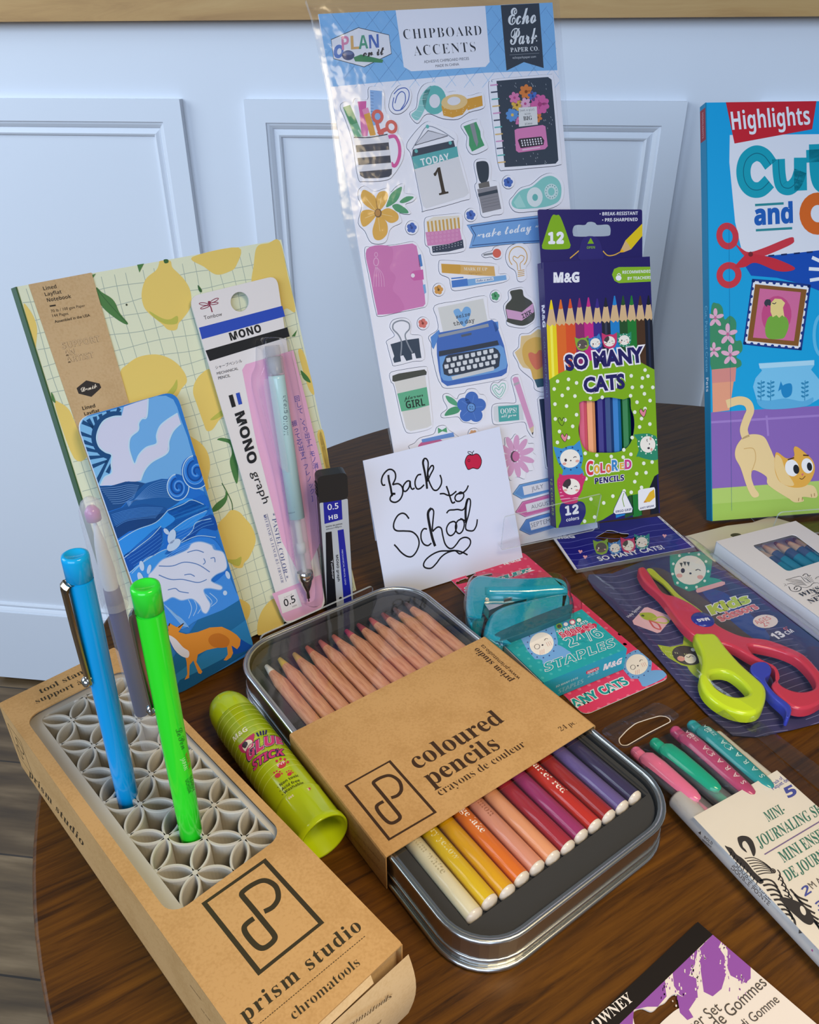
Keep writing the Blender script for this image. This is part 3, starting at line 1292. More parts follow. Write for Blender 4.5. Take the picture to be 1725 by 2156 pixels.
for k in range(13):
    a = 0.0215 + k * 0.0039
    art.z(1).stroke_ab([(a, -0.034 + 0.068 * q / 40) for q in range(41)], 0.0003, '#dcea66')
art.z(3)
art.V(420, 1220, 0.37101)
art.text('M&G', (200, 922), (275, 858), '#f3f4e2', 'sansb')
art.poly([(222, 945), (240, 930), (290, 885), (312, 875), (308, 915), (300, 955), (285, 980), (255, 985), (235, 975)], '#c63a72', True)
art.poly([(245, 950), (265, 915), (295, 912), (302, 935), (290, 965), (262, 975)], '#f4efe4', True)
art.poly([(242, 945), (258, 920), (275, 930), (262, 958)], '#3a2f3a', True)
art.line([(268, 945), (275, 938)], 0.25, '#55404a')
for p, q in (((325, 870), (337, 892)), ((345, 862), (350, 886)), ((362, 858), (364, 884)), ((380, 855), (376, 880))):
    art.z(8).line([p, q], 0.8, '#2d2a5c', sm=False)
art.z(10)
art.text('GLUE', (278, 1042), (474, 936), '#d2397f', 'sansb', C=(262, 968), fat=0.03, outline='#2d2350', ow=0.06)
art.z(9).text('GLUE', (278, 1042), (474, 936), '#f6e9f0', 'sansb', C=(262, 968), fat=0.055)
art.z(12).text('GLUE', (278, 1042), (474, 936), '#d2397f', 'sansb', C=(262, 968), fat=0.02)
art.text('STICK', (312, 1088), (482, 998), '#d2397f', 'sansb', C=(300, 1034), fat=0.02, outline='#2d2350', ow=0.05)
RED = '#cc3a4a'
for (x, y, r) in ((468, 1052, 26), (445, 1112, 18), (512, 1104, 14)):
    art.z(4).ell(x, y, r, r * 0.72, RED, -30)
    for k in range(4):
        a = math.radians(-140 + 38 * k)
        art.z(5).ell(x + math.cos(a) * r * 1.45, y + math.sin(a) * r * 1.3, r * 0.3, r * 0.3, RED, 0, 10)
art.z(9).text('PVP', (448, 1065), (490, 1042), '#f6e9f0', 'sansb')
GI = '#4b4a18'
for i, (tx, A, B) in enumerate((('• Non toxic', (448, 1188), (566, 1118)), ('• Acid free', (460, 1210), (572, 1146)), ('• Washable', (474, 1230), (594, 1160)))):
    art.z(9).text(tx, A, B, GI, 'sansb')
art.z(9).poly([(494, 1258), (500, 1244), (620, 1182), (632, 1184), (628, 1198), (510, 1264)], '#c9404e')
art.text('Net Wt. 15g', (504, 1256), (624, 1194), '#f6e4d8', 'sansb')
mb.build('tube', t)
mb = MB()
vs, fs = [], []
NR = 48
rows = [(GL - 0.0220, 0.0112, 0), (GL - 0.0212, 0.0117, 0), (GL - 0.0200, 0.0118, 1), (GL - 0.004, 0.0118, 1), (GL - 0.0030, 0.0121, 0), (GL - 0.0004, 0.0121, 0), (GL, 0.0118, 0), (GL - 0.0003, 0.0108, 0), (GL - 0.012, 0.0104, 0), (GL - 0.012, 0.0, 0)]
x = norm(A3((0, 0, 1)))
y = np.cross(gd, x)
for (h, rr, fl) in rows:
    for k in range(NR):
        a = 2 * math.pi * k / NR
        q = rr - fl * 0.00045 * (1 - abs(math.cos(a * 4)))
        vs.append(g0 + gd * h + (x * math.cos(a) + y * math.sin(a)) * max(q, 1e-5))
for i in range(len(rows) - 1):
    for k in range(NR):
        k2 = (k + 1) % NR
        fs.append((i * NR + k, i * NR + k2, (i + 1) * NR + k2, (i + 1) * NR + k))
mb.add(vs, fs, GC, True)
mb.build('cap', t)['label'] = 'fluted open-ended cap'
mb = MB()
lp = on_z(446, 1476, 0.016)
side = norm(np.cross(gd, (0, 0, 1)))
s0 = g0 + gd * 0.0035 + side * -0.005 + np.array([0, 0, 0.003])
ctr = [(math.cos(a) * 0.0032, math.sin(a) * 0.0022) for a in [math.radians(q) for q in range(0, 360, 30)]]
e1 = norm(lp - s0)
loop = [s0 + e1 * (c[0] + 0.0018) + np.array([0, 0, 1.0]) * 0 + gd * c[1] for c in ctr]
mb.tube(loop + [loop[0]], 0.0010, GC, 8, cap=False)
mb.build('hanging_loop', t)
# ================================================================ clear acrylic display stands
def easel(label, o, yaw, width, lip, back_h, back_lean, depth=0.030, a0=0.0, lip_lean=8, back_a0=None, back_a1=None):
    """one bent sheet: base on the table, upturned lip in front, sloping back"""
    F = standing(o, yaw, 0)
    t = thing('acrylic_stand', label, 'display stand', F.w(a0 + width / 2, 0, -depth / 2))
    th = 0.0012
    mb = MB()
    G = Frame(F.o, F.u, -F.n)                 # lying: b runs backwards
    mb.prism(G, rrect(a0, a0 + width, 0.0, depth, 0.002, 3), 0.0002, 0.0010, 'acrylic', side='acrylic_edge', bm='acrylic')
    mb.build('base', t)
    la = math.radians(lip_lean)
    lv = F.v * math.cos(la) + F.n * math.sin(la)
    LF = Frame(F.w(0, 0.0003, 0.0), F.u, lv)
    mb = MB()
    mb.prism(LF, rrect(a0, a0 + width, 0.0, lip, 0.003, 4), -th / 2, th / 2, 'acrylic', side='acrylic_edge', bm='acrylic')
    mb.build('front_lip', t)
    ba = math.radians(back_lean)
    bv = F.v * math.cos(ba) - F.n * math.sin(ba)
    BF = Frame(F.w(0, 0.0003, -depth), F.u, bv)
    mb = MB()
    b0 = a0 if back_a0 is None else back_a0
    b1 = a0 + width if back_a1 is None else back_a1
    mb.prism(BF, rrect(b0, b1, 0.0, back_h, 0.008, 6), -th, 0, 'acrylic', side='acrylic_edge', bm='acrylic')
    mb.build('back_rest', t)
    return t


# ================================================================ lemon notebook
NF = standing((-0.1824, 0.2955, 0.0035), 44.9, 15.9)
t = thing('notebook', 'hardcover notebook printed with yellow lemons, kraft band round its left side', 'notebook', NF.w(0.07, 0, -0.005))
mb = MB()
nq = [NF.px(*p) for p in ((752, 1250), (592.3, 504.3), (35.3, 603.7))]
nbl = NF.px(297, 1446)
for q in (nbl, nq[0]):
    q[1] = max(q[1], 0.0014)
cover = [nbl, nq[0], nq[1], nq[2]]
TK = 0.0105
mb.prism(NF, cover, -0.0016, 0, '#dfe6cd', '#d9dcc8')
art = Art(mb, NF)


def band_a(p, q, b):
    """edge of the band at height b on the face"""
    p, q = NF.px(*p), NF.px(*q)
    return p[0] + (q[0] - p[0]) * (b - p[1]) / (q[1] - p[1])


GL_ = '#a7b6ad'
h = 0.2115
wdt = 0.139
rnd = random.Random(4)
i = 0
a = 0.004
while a < wdt:
    ph, am = rnd.uniform(0, 6), rnd.uniform(0.0003, 0.0007)
    art.z(1).stroke_ab([(a + am * math.sin(b * 130 + ph) + 0.0005 * math.sin(b * 45 + ph * 2), b) for b in np.linspace(0.001, h - 0.002, 44)], 0.00032, GL_)
    a += 0.0068 + rnd.uniform(-0.0008, 0.0008)
b = 0.004
while b < h - 0.002:
    ph, am = rnd.uniform(0, 6), rnd.uniform(0.0003, 0.0007)
    art.z(2).stroke_ab([(a_, b + am * math.sin(a_ * 140 + ph) + 0.0005 * math.sin(a_ * 50 + ph * 2)) for a_ in np.linspace(0.0005, wdt - 0.001, 30)], 0.00032, GL_)
    b += 0.0070 + rnd.uniform(-0.0008, 0.0008)
LEM, LEMG = '#e6cc72', '#bdbd58'
LEMONS = [
    ((0, 480, .24348), [(1385, 285), (1470, 283), (1490, 340), (1545, 395), (1600, 455), (1645, 540), (1655, 640), (1635, 710), (1580, 785), (1545, 825), (1525, 880), (1455, 880), (1400, 830), (1290, 740), (1240, 670), (1225, 560), (1262, 440), (1350, 365), (1375, 310)]),
    ((0, 480, .24348), [(1040, 1265), (1100, 1180), (1200, 1115), (1340, 1093), (1450, 1120), (1540, 1180), (1600, 1260), (1615, 1330), (1570, 1390), (1500, 1480), (1300, 1520), (1112, 1520)]),
    ((0, 480, .24348), [(205, 672), (250, 700), (300, 790), (320, 880), (312, 1000), (300, 1010)]),
    ((0, 480, .24348), [(475, 1535), (530, 1518), (595, 1570), (635, 1650), (690, 1780), (760, 1960), (640, 1990)]),
    ((0, 0, 1), [(405, 541), (502, 521), (497, 560), (480, 573), (455, 578), (430, 562)]),
    ((0, 0, 1), [(534, 560), (541, 520), (565, 512), (589, 508), (606, 580), (622, 655), (600, 650), (575, 690), (548, 640), (530, 600)]),
    ((380, 560, .37102), [(170, 588), (115, 615), (80, 665), (72, 720), (95, 790), (130, 890), (150, 935), (182, 928), (215, 880), (248, 830), (200, 690)]),
    ((380, 560, .37102), [(38, 968), (75, 978), (125, 1015), (158, 1070), (168, 1140), (155, 1215), (160, 1260), (138, 1285), (105, 1245), (60, 1100)]),
    ((380, 560, .37102), [(288, 1385), (332, 1395), (365, 1430), (405, 1480), (427, 1560), (392, 1650), (362, 1685), (350, 1712), (308, 1710), (285, 1680), (235, 1640), (205, 1565), (213, 1470), (255, 1420)]),
    ((490, 1220, .1971), [(440, 205), (380, 245), (312, 335), (272, 440), (262, 545), (285, 597), (420, 540), (545, 482), (500, 360), (470, 240)]),
    ((490, 1220, .1971), [(65, 220), (140, 238), (186, 288), (182, 370), (150, 432), (112, 412)]),
    ((380, 560, .37102), [(668, 485), (692, 478), (722, 560), (760, 722), (732, 705), (700, 610)]),
    ((380, 560, .37102), [(790, 965), (812, 940), (846, 1130), (855, 1190), (830, 1160)]),
    ((630, 840, .11594), [(330, 650), (400, 600), (560, 1260), (480, 1290), (400, 960)]),
]
for V, pts in LEMONS:
    art.V(*V).z(4).poly(pts, LEM, True)
GRN, GR2 = '#4c8049', '#38663c'
art.V(0, 480, .24348).z(6)
art.poly([(1290, 720), (1400, 780), (1470, 790), (1530, 760), (1540, 800), (1520, 830), (1430, 830), (1340, 780)], LEMG, True)
art.poly([(1530, 1310), (1500, 1360), (1440, 1440), (1480, 1450), (1530, 1390)], LEMG, True)
art.poly([(832, 515), (880, 555), (960, 605), (1000, 655), (1035, 735), (1105, 822), (1080, 830), (1000, 782), (900, 700), (852, 620)], GRN, True)
art.line([(835, 520), (930, 640), (1100, 825)], 0.35, GR2)
art.poly([(1185, 318), (1245, 308), (1205, 385)], GRN)
art.poly([(1415, 275), (1450, 272), (1455, 298), (1425, 305)], GR2, True)
art.dot((1094, 664), 0.5, '#3a3f33')
art.poly([(440, 1420), (462, 1450), (480, 1510), (452, 1490)], GRN, True)
art.poly([(798, 405), (828, 395), (800, 440)], GRN)
art.V(380, 560, .37102).z(6)
art.poly([(208, 985), (235, 975), (290, 990), (300, 1030), (310, 1070), (325, 1130), (328, 1200), (318, 1235), (295, 1180), (280, 1110), (292, 1060), (278, 1010), (240, 995)], GRN, True)
art.line([(235, 1232), (262, 1280), (290, 1340), (296, 1385)], 0.5, GR2)
art.poly([(172, 1395), (200, 1350), (250, 1310), (258, 1270), (268, 1300), (255, 1345), (215, 1385)], GRN, True)
art.poly([(215, 1635), (250, 1660), (310, 1665), (345, 1650), (335, 1700), (290, 1690)], LEMG, True)
art.poly([(170, 870), (240, 815), (245, 840), (200, 870)], LEMG, True)
art.poly([(682, 592), (722, 628), (738, 662), (700, 642)], GRN, True)
art.poly([(630, 400), (662, 362), (650, 400)], GRN)
art.poly([(98, 108), (120, 135), (118, 150), (104, 140)], GR2, True)
mb.build('front_cover', t)
mb = MB()
ins = 0.0022
mb.prism(NF, [cover[0] * 0 + nbl + [0.001, ins], nq[0] + [-ins, ins], nq[1] + [-ins, -ins], nq[2] + [0.001, -ins]], -TK + 0.0016, -0.0017, '#efe9da')
mb.build('page_block', t)
mb = MB()
mb.prism(NF, cover, -TK, -TK + 0.0016, '#dfe6cd', '#d9dcc8')
mb.build('back_cover', t)
mb = MB()
mb.prism(NF, [nbl + [-0.0007, 0], nbl, nq[2], nq[2] + [-0.0007, 0]], -TK, 0.0002, '#335a34')
sv = norm(nq[2] - nbl)
up3 = NF.u * sv[0] + NF.v * sv[1]
SPF = Frame(NF.w(nbl[0] - 0.0007, nbl[1], 0), -NF.n, up3)
mb.build('spine', t)['label'] = 'dark green cloth spine'
mb = MB()
b0, b1 = 0.0006, nq[2][1] + 0.0004
bl = [band_a((59.6, 599), (254.6, 1172), 0.001), band_a((192, 574), (271.5, 850), 0.001)]
tl, tr = NF.px(59.6, 599), NF.px(192, 574)
mb.prism(NF, [(bl[0], b0), (bl[1], b0), tr, tl], 0.0001, 0.0005, 'band_kraft')
art = Art(mb, NF, 0.0005)
BI = '#2f2925'
art.V(0, 480, .24348)
art.text('Lined', (378, 540), (492, 520), BI, 'sansb')
art.text('Layflat', (392, 590), (535, 565), BI, 'sansb')
art.text('Notebook', (410, 640), (618, 605), BI, 'sansb')
art.line([(430, 676), (482, 668)], 0.7, BI, sm=False)
art.text('70 lb / 100 gsm Paper', (444, 732), (738, 680), BI)
art.text('144 Pages', (456, 772), (592, 750), BI)
art.text('Assembled in the USA', (475, 822), (780, 764), BI, fat=0.01)
for tx, A, B in (('SUPPORT', (540, 1048), (870, 980)), ('AN', (558, 1110), (660, 1090)), ('ARTIST', (576, 1170), (818, 1118))):
    art.z(3).text(tx, A, B, '#6d5a44', 'sansb', fat=0.012)
    art.z(4).text(tx, A, B, '#cdb08a', 'sansb', fat=-0.012)
art.z(6)
art.poly([(662, 1385), (690, 1362), (745, 1318), (860, 1345), (875, 1380), (850, 1405), (790, 1460), (680, 1432)], '#332f30')
art.text('Denik', (705, 1418), (842, 1380), '#e8dccb', 'script', fat=0.015)
art.text('Lined', (716, 1575), (825, 1550), BI, 'sansb')
art.text('Layflat', (732, 1622), (862, 1590), BI, 'sansb')
mb.build('belly_band', t)['label'] = 'kraft paper band with printed details'

easel('clear acrylic display stand holding the lemon notebook', NF.w(0, 0, 0.0175) * [1, 1, 0], 44.9, 0.0765, 0.0205, 0.125, 15.9, depth=0.031, a0=0.0620, back_a0=0.05, back_a1=0.1452)

# ================================================================ blue wave card
BW = standing((-0.1645, 0.2920, 0.001), 48.8, 17.4)
wq = [BW.px(*p) for p in ((364, 1471), (537, 1371), (371, 822), (160, 882))]
for q in wq[:2]:
    q[1] = max(q[1], 0.0012)
mb = MB()
mb.prism(BW, round_poly(wq, 0.0075, 7), -0.0018, 0, '#2f7fd6', '#cfd9ea')
art = Art(mb, BW)
art.V(100, 800, .3155)
art.clip_to(round_poly(wq, 0.0075, 7))


SKY, PALE, WH = '#5aa3f0', '#cfd6f6', '#dde6fb'
D1, D2, D3, D4, D5 = '#1a4f9c', '#1e6fd4', '#2f8ef0', '#0f55ad', '#113d7c'
# sky
art.poly([(205, 300), (250, 248), (500, 182), (730, 108), (790, 105), (840, 130), (865, 180), (890, 260), (935, 380), (960, 470), (1050, 760), (340, 700), (300, 600), (215, 370)], '#6fb1f2')
art.poly([(205, 300), (250, 248), (480, 188), (500, 182), (495, 240), (420, 480), (430, 520), (400, 640), (350, 700), (300, 600), (215, 370)], '#7fc0f5')
# sun rays
for a, b, w0 in (((330, 360), (270, 262), 0), ((335, 330), (315, 245), 0), ((370, 290), (350, 228), 0), ((410, 250), (405, 205), 0), ((460, 225), (480, 188), 0), ((318, 320), (232, 280), 0), ((310, 385), (215, 355), 0), ((320, 440), (240, 412), 0), ((345, 480), (252, 460), 0), ((375, 510), (270, 520), 0), ((395, 540), (292, 580), 0), ((420, 500), (325, 690), 0), ((425, 560), (400, 620), 0)):
    d = norm(A3(b) - A3(a))
    n_ = np.array([-d[1], d[0]])
    art.z(4).poly([A3(a) - n_ * 7, A3(a) + n_ * 7, A3(b) + n_ * 14, A3(b) - n_ * 14], '#164d85')
art.z(5)
art.line([(492, 235), (430, 232), (370, 265), (328, 320), (315, 390), (335, 450), (370, 490), (420, 512)], 3.2, '#164d85')
# clouds
art.poly([(495, 240), (440, 245), (380, 270), (345, 320), (328, 385), (345, 445), (385, 480), (428, 500), (428, 620), (380, 650), (350, 706), (470, 700), (620, 672), (650, 600), (700, 545), (800, 485), (810, 410), (840, 340), (890, 290), (868, 222), (800, 265), (750, 310), (728, 370), (728, 425), (660, 450), (610, 500), (580, 560), (555, 500), (543, 440), (555, 380), (605, 335), (608, 290), (630, 258), (662, 245), (672, 125), (590, 150), (510, 178)], PALE)
art.line([(672, 125), (662, 245), (630, 258), (608, 290), (605, 335), (555, 380), (543, 440), (555, 500), (582, 560), (610, 500), (660, 450), (728, 425), (728, 370), (750, 310), (800, 265), (868, 222)], 0.7, '#bfe0fb')
art.line([(620, 672), (650, 600), (700, 545), (800, 485), (810, 410), (840, 340), (890, 290)], 0.7, '#bfe0fb')
art.line([(495, 242), (440, 245), (380, 270), (345, 320), (328, 385), (345, 445), (385, 480), (428, 500), (425, 560), (428, 620), (380, 650), (352, 704)], 0.7, '#bfe0fb')
# sea ground
art.z(9).poly([(342, 710), (420, 708), (540, 676), (650, 690), (760, 660), (860, 662), (950, 700), (1045, 745), (1160, 1110), (1270, 1470), (1170, 1530), (990, 1600), (800, 1640), (640, 1440), (430, 980)], '#1f74dc')
art.poly([(342, 710), (420, 708), (520, 678), (600, 678), (650, 690), (560, 780), (490, 850), (400, 880), (380, 820)], '#1a4f93')
art.poly([(500, 850), (560, 780), (650, 690), (760, 660), (830, 668), (870, 760), (880, 820), (800, 860), (640, 830)], '#1c5fae')
art.poly([(400, 885), (500, 850), (640, 825), (780, 845), (805, 870), (780, 910), (700, 960), (560, 1000), (470, 1060), (430, 980)], '#1a58a6')
art.poly([(430, 985), (540, 925), (700, 905), (800, 880), (760, 935), (650, 985), (540, 1010), (460, 1065)], '#134487')
for k in range(9):
    o = k * 13
    art.z(14).line([(350 + o * 0.8, 722 + o), (450 + o * 0.5, 716 + o), (540 + o * 0.2, 700 + o * 0.9), (610 - o * 0.3, 705 + o * 0.7)], 0.22, '#6f9fe0')
    art.z(15).line([(540 - k * 2, 845 - k * 4), (600 + k * 4, 780 + k * 2), (690 + k * 6, 700 + k * 10), (790 + k * 5, 672 + k * 14), (850, 720 + k * 10)], 0.22, '#5d95e0')
    art.z(15).line([(425 + k * 4, 900 + k * 10), (530, 868 + k * 9), (650, 850 + k * 9), (770 - k * 6, 855 + k * 8)], 0.22, '#4f8fe2')
# curling spirals
def curl(x, y, r, z):
    art.z(z).ell(x, y, r * 0.82, r, '#1565c8', -15, 28)
    sp = lambda k0, k1, f0, f1: [(x + r * 0.10 * (t / k1) + r * 0.80 * (f0 + (f1 - f0) * t / k1) * math.cos(math.radians(-100 - t)), y + r * (f0 + (f1 - f0) * t / k1) * math.sin(math.radians(-100 - t))) for t in range(k0, k1 + 1, 18)]
    art.z(z + 1).line(sp(0, 560, 0.84, 0.14), 1.9, '#2f86ee')
    art.z(z + 2).line(sp(0, 520, 0.70, 0.10), 0.9, '#0f4fa8')
    art.z(z + 3).line(sp(0, 280, 1.0, 0.98), 0.5, '#bfe0fb')
    art.z(z + 4).line(sp(0, 540, 0.94, 0.20), 0.22, '#8fc2f8')


curl(865, 715, 88, 17)
curl(985, 615, 112, 22)
art.z(27)
# waves on the right
for pts, c in (([(470, 1075), (590, 1000), (720, 950), (800, 870), (900, 800), (960, 790), (1045, 830), (1070, 870), (990, 960), (860, 1010), (740, 985), (640, 1060), (560, 1130), (505, 1190)], '#2f93f5'),
               ([(500, 1185), (600, 1110), (690, 1040), (752, 975), (760, 1080), (720, 1160), (620, 1200), (545, 1280)], '#1254b6'),
               ([(800, 870), (960, 800), (1050, 770), (1075, 860), (980, 900), (900, 945), (830, 1000), (760, 1005), (850, 930)], '#1a6cd6'),
               ([(890, 1085), (960, 1010), (1000, 940), (1100, 900), (1130, 1000), (1030, 990), (960, 1060)], '#0f4fae'),
               ([(780, 1160), (860, 1090), (1000, 1050), (1100, 1060), (1160, 1130), (1170, 1180), (980, 1120), (860, 1150)], '#2f86ee'),
               ([(545, 1285), (640, 1210), (760, 1140), (840, 1130), (760, 1210), (700, 1280), (600, 1370)], '#3b97f3')):
    art.z(27).poly(pts, c, True)
for pts in ([(470, 1075), (590, 1000), (720, 950), (800, 870)], [(505, 1190), (600, 1115), (690, 1045), (755, 975)], [(545, 1285), (640, 1212), (760, 1140), (850, 1115)], [(800, 870), (900, 830), (960, 800), (1040, 830)], [(870, 1090), (960, 1010), (990, 950), (1090, 925)], [(830, 1000), (930, 930), (1060, 870)], [(890, 1085), (1000, 1040), (1120, 1050)]):
    art.z(33).line(pts, 0.4, '#a9d3fa')
for k in range(5):
    art.z(33).line([(830 + k * 8, 1010 + k * 16), (900 + k * 12, 975 + k * 14), (980 + k * 14, 915 + k * 16), (1060 + k * 12, 880 + k * 20)], 0.2, '#5fa6f4')
    art.z(33).line([(515 + k * 14, 1175 + k * 16), (600 + k * 14, 1125 + k * 14), (690 + k * 12, 1060 + k * 16), (745 + k * 8, 1020 + k * 18)], 0.2, '#4d92ea')
    art.z(33).line([(790 + k * 10, 1175 + k * 6), (880 + k * 10, 1120 + k * 8), (980 + k * 10, 1085 + k * 8), (1110 + k * 4, 1100 + k * 8)], 0.2, '#7fbaf8')
art.z(33).line([(560, 1290), (600, 1250), (660, 1190), (720, 1165)], 0.35, '#a9d3fa')
# curl of the breaker
art.z(34).poly([(760, 1480), (860, 1440), (1000, 1380), (1110, 1350), (1200, 1280), (1222, 1330), (1250, 1400), (1272, 1470), (1170, 1535), (1000, 1600), (900, 1660), (800, 1640)], '#3f8fee', True)
for k in range(6):
    art.z(35).line([(930 + k * 30, 1450 - k * 6), (960 + k * 34, 1520 - k * 10), (940 + k * 30, 1590 - k * 16)], 0.35, '#a9cffb')
    art.z(35).line([(770 + k * 16, 1490 + k * 14), (830 + k * 14, 1560 + k * 8), (900 + k * 8, 1640 + k * 2)], 0.3, '#8fc0f8')
# foam
FO = [(670, 1310), (700, 1270), (760, 1200), (840, 1170), (930, 1130), (960, 1090), (1020, 1078), (1090, 1100), (1110, 1130), (1170, 1150), (1195, 1230), (1180, 1270), (1120, 1300), (1090, 1340), (1160, 1375), (1150, 1400), (1080, 1390), (1040, 1400), (1060, 1450), (1085, 1500), (1060, 1555), (1030, 1545), (1010, 1500), (960, 1460), (890, 1470), (830, 1450), (760, 1480), (690, 1400)]
art.z(36).poly(FO, '#d3ddfa', True)
art.line(FO, 0.5, '#7fb2f2', True)
for pts in ([(740, 1240), (830, 1240), (910, 1215), (1000, 1230), (1080, 1280)], [(930, 1150), (990, 1135), (1040, 1150)], [(1040, 1190), (1050, 1215), (1035, 1230)], [(1085, 1190), (1110, 1185), (1115, 1215)], [(740, 1300), (820, 1330), (900, 1330), (1000, 1350), (1060, 1330)], [(800, 1400), (850, 1390), (880, 1410), (940, 1420)], [(910, 1300), (950, 1295), (980, 1310)]):
    art.z(39).line(pts, 0.5, '#5c84c8')
for (x, y, rx, ry, r) in ((790, 1010, 24, 14, 50), (826, 1045, 26, 50, 15), (840, 1100, 30, 55, 50), (626, 1240, 16, 34, -10), (675, 1262, 13, 32, 15), (618, 1320, 18, 40, -20), (1200, 1300, 14, 28, -20), (1182, 1420, 14, 16, 0)):
    art.z(40).ell(x, y, rx, ry, '#bcd6fb', r)
# shore and fox
art.z(41).poly([(1000, 1598), (1100, 1560), (1170, 1532), (1272, 1470), (1320, 1600), (1372, 1775), (1250, 1850), (900, 2080), (876, 2095), (800, 1900), (900, 1760)], '#1b6ba8')
art.poly([(1180, 1700), (1320, 1600), (1372, 1770), (1180, 1880), (1000, 1990), (876, 2090), (830, 1980), (1000, 1850)], '#2a7fbf')
art.poly([(880, 2000), (1050, 1920), (1300, 1790), (1372, 1765), (1378, 1785), (1180, 1910), (880, 2097), (850, 2050)], '#155a94')
art.poly([(1200, 1700), (1270, 1720), (1340, 1760), (1372, 1782), (1240, 1830), (1215, 1770)], '#0f4fb0', True)
FX = '#dd9037'
art.z(46).poly([(800, 1640), (812, 1620), (830, 1632), (860, 1648), (905, 1620), (898, 1640), (870, 1680), (920, 1694), (1000, 1680), (1080, 1650), (1160, 1645), (1215, 1670), (1260, 1700), (1285, 1730), (1280, 1770), (1262, 1795), (1225, 1770), (1235, 1820), (1220, 1850), (1190, 1870), (1172, 1868), (1200, 1830), (1195, 1780), (1130, 1785), (1060, 1800), (1000, 1830), (990, 1880), (1030, 1945), (1020, 1960), (1004, 1955), (970, 1870), (945, 1900), (942, 1985), (912, 1998), (930, 1960), (925, 1880), (910, 1820), (850, 1740), (805, 1700)], FX)
art.poly([(805, 1705), (850, 1725), (900, 1780), (940, 1810), (935, 1850), (890, 1840), (840, 1790)], '#dfe0f4', True)
art.line([(812, 1622), (806, 1640)], 0.6, '#30241e', sm=False)
art.line([(905, 1622), (870, 1650)], 0.6, '#30241e', sm=False)
art.poly([(1090, 1700), (1150, 1690), (1210, 1730), (1190, 1780), (1110, 1780), (1070, 1740)], '#c5762a', True)
art.dot((800, 1668), 0.35, '#2a2320')
# trim the print to the card
o = mb.build('art_card', loc=BW.w(0.027, 0, 0))
tag(o, 'rounded blue card picturing ocean waves, clouds and a fox, leaning on the lemon notebook', 'card')

# ================================================================ mechanical pencil blister pack
MF = Frame(NF.w(0, 0, 0.0042), NF.u, NF.v)
mc = [MF.px(*p) for p in ((601, 1317), (686, 1278), (583, 580), (398, 625))]
t = thing('blister_pack', 'white and pink blister card with blue and black stripes, holding a mechanical pencil', 'blister pack', (mc[0][0] * MF.u + MF.o))
mb = MB()
hole = [MF.px(380 + (337 + 52 * math.cos(q)) * .37102, 560 + (203 + 56 * math.sin(q)) * .37102) for q in [2 * math.pi * k / 28 for k in range(28)]]
mb.prism(MF, round_poly(mc, 0.0055, 6), -0.0007, 0, '#e3e1e6', '#d9d9df', holes=[hole])
art = Art(mb, MF)
art.V(380, 560, .37102)
BL, BK, PK = '#2f50bd', '#24262b', '#e3aed2'
art.poly([(105, 350), (578, 226), (594, 286), (122, 416)], BL)
art.poly([(142, 480), (606, 348), (620, 400), (166, 540)], BK)
art.text('MONO', (286, 424), (462, 372), BK, 'sansb', fat=0.02, sp=1.08)
art.text('Tombow', (136, 305), (238, 282), '#4a4348', 'sans')
DR = '#8a3550'
for (x, y, rx, ry, r) in ((132, 216, 26, 7, 5), (138, 234, 26, 6, -18), (192, 196, 26, 7, -28), (190, 213, 24, 6, -8)):
    art.ring(x, y, rx, ry, 0.35, DR, r)
art.line([(160, 212), (172, 235), (180, 262)], 0.6, DR, sm=False)
art.dot((163, 207), 0.8, DR)
art.text('シャープペンシル', (200, 585), (350, 545), '#4b4b52')
art.text('MECHANICAL', (208, 618), (328, 588), '#4b4b52')
art.text('PENCIL', (216, 645), (283, 628), '#4b4b52')
art.z(6).poly([(350, 590), (370, 558), (470, 528), (640, 478), (712, 760), (800, 1130), (870, 1420), (690, 1780), (575, 1560), (430, 1000)], PK)
art.poly([(600, 1560), (700, 1780), (740, 1880), (800, 1905), (640, 1330)], PK)
art.z(6).poly([(520, 1860), (670, 1800), (800, 1750), (812, 1890), (800, 1935), (770, 1955), (640, 2010), (600, 2015), (575, 1985)], PK)
art.z(9).poly([(552, 1870), (655, 1832), (690, 1930), (578, 1972)], '#e8e4ea')
art.text('0.5', (592, 1935), (655, 1905), '#33343a', 'sans', fat=0.01)
art.text('mm', (636, 1938), (660, 1928), '#6a6a70', 'sans')
art.text('シャープ', (588, 1888), (634, 1868), '#6a6a70')
art.line([(284, 732), (303, 800)], 2.4, BK, sm=False)
art.line([(324, 720), (340, 785)], 2.2, BL, sm=False)
art.text('MONO', (308, 838), (388, 1128), BK, 'sansb', fat=0.02, C=(360, 818))
art.text('graph', (402, 1172), (470, 1350), BK, 'sans', C=(442, 1158))
PB = '#5a6396'
art.text('* PASTEL COLOR *', (512, 1405), (592, 1775), PB, 'serifb', C=(536, 1400), fat=-0.015)
art.line([(490, 1405), (600, 1790)], 0.2, PB, sm=False)
art.text('MECHANICAL PENCIL 0.5 / ERASER', (470, 1412), (572, 1800), PB, 'serifb', C=(486, 1408), fat=-0.02)
JP = '#4a4fb0'


def vertical(txt, p, q, size):
    """one character under another along p to q"""
    n_ = len(txt)
    p, q = A3(p), A3(q)
    for i_, ch in enumerate(txt):
        c = p + (q - p) * (i_ + 0.5) / n_
        d = norm(q - p)
        if ch in '[ー':
            s0 = c - d * size * 0.5 
            art.z(12).text(ch, s0 + np.array([-0.32, 0.1]) * size, s0 + d * size + np.array([-0.32, 0.1]) * size, JP, fat=0.008, em=True)
        else:
            art.z(12).text(ch, c + np.array([-0.5, 0.52]) * size, c + np.array([0.45, 0.30]) * size, JP, fat=0.008, em=True)


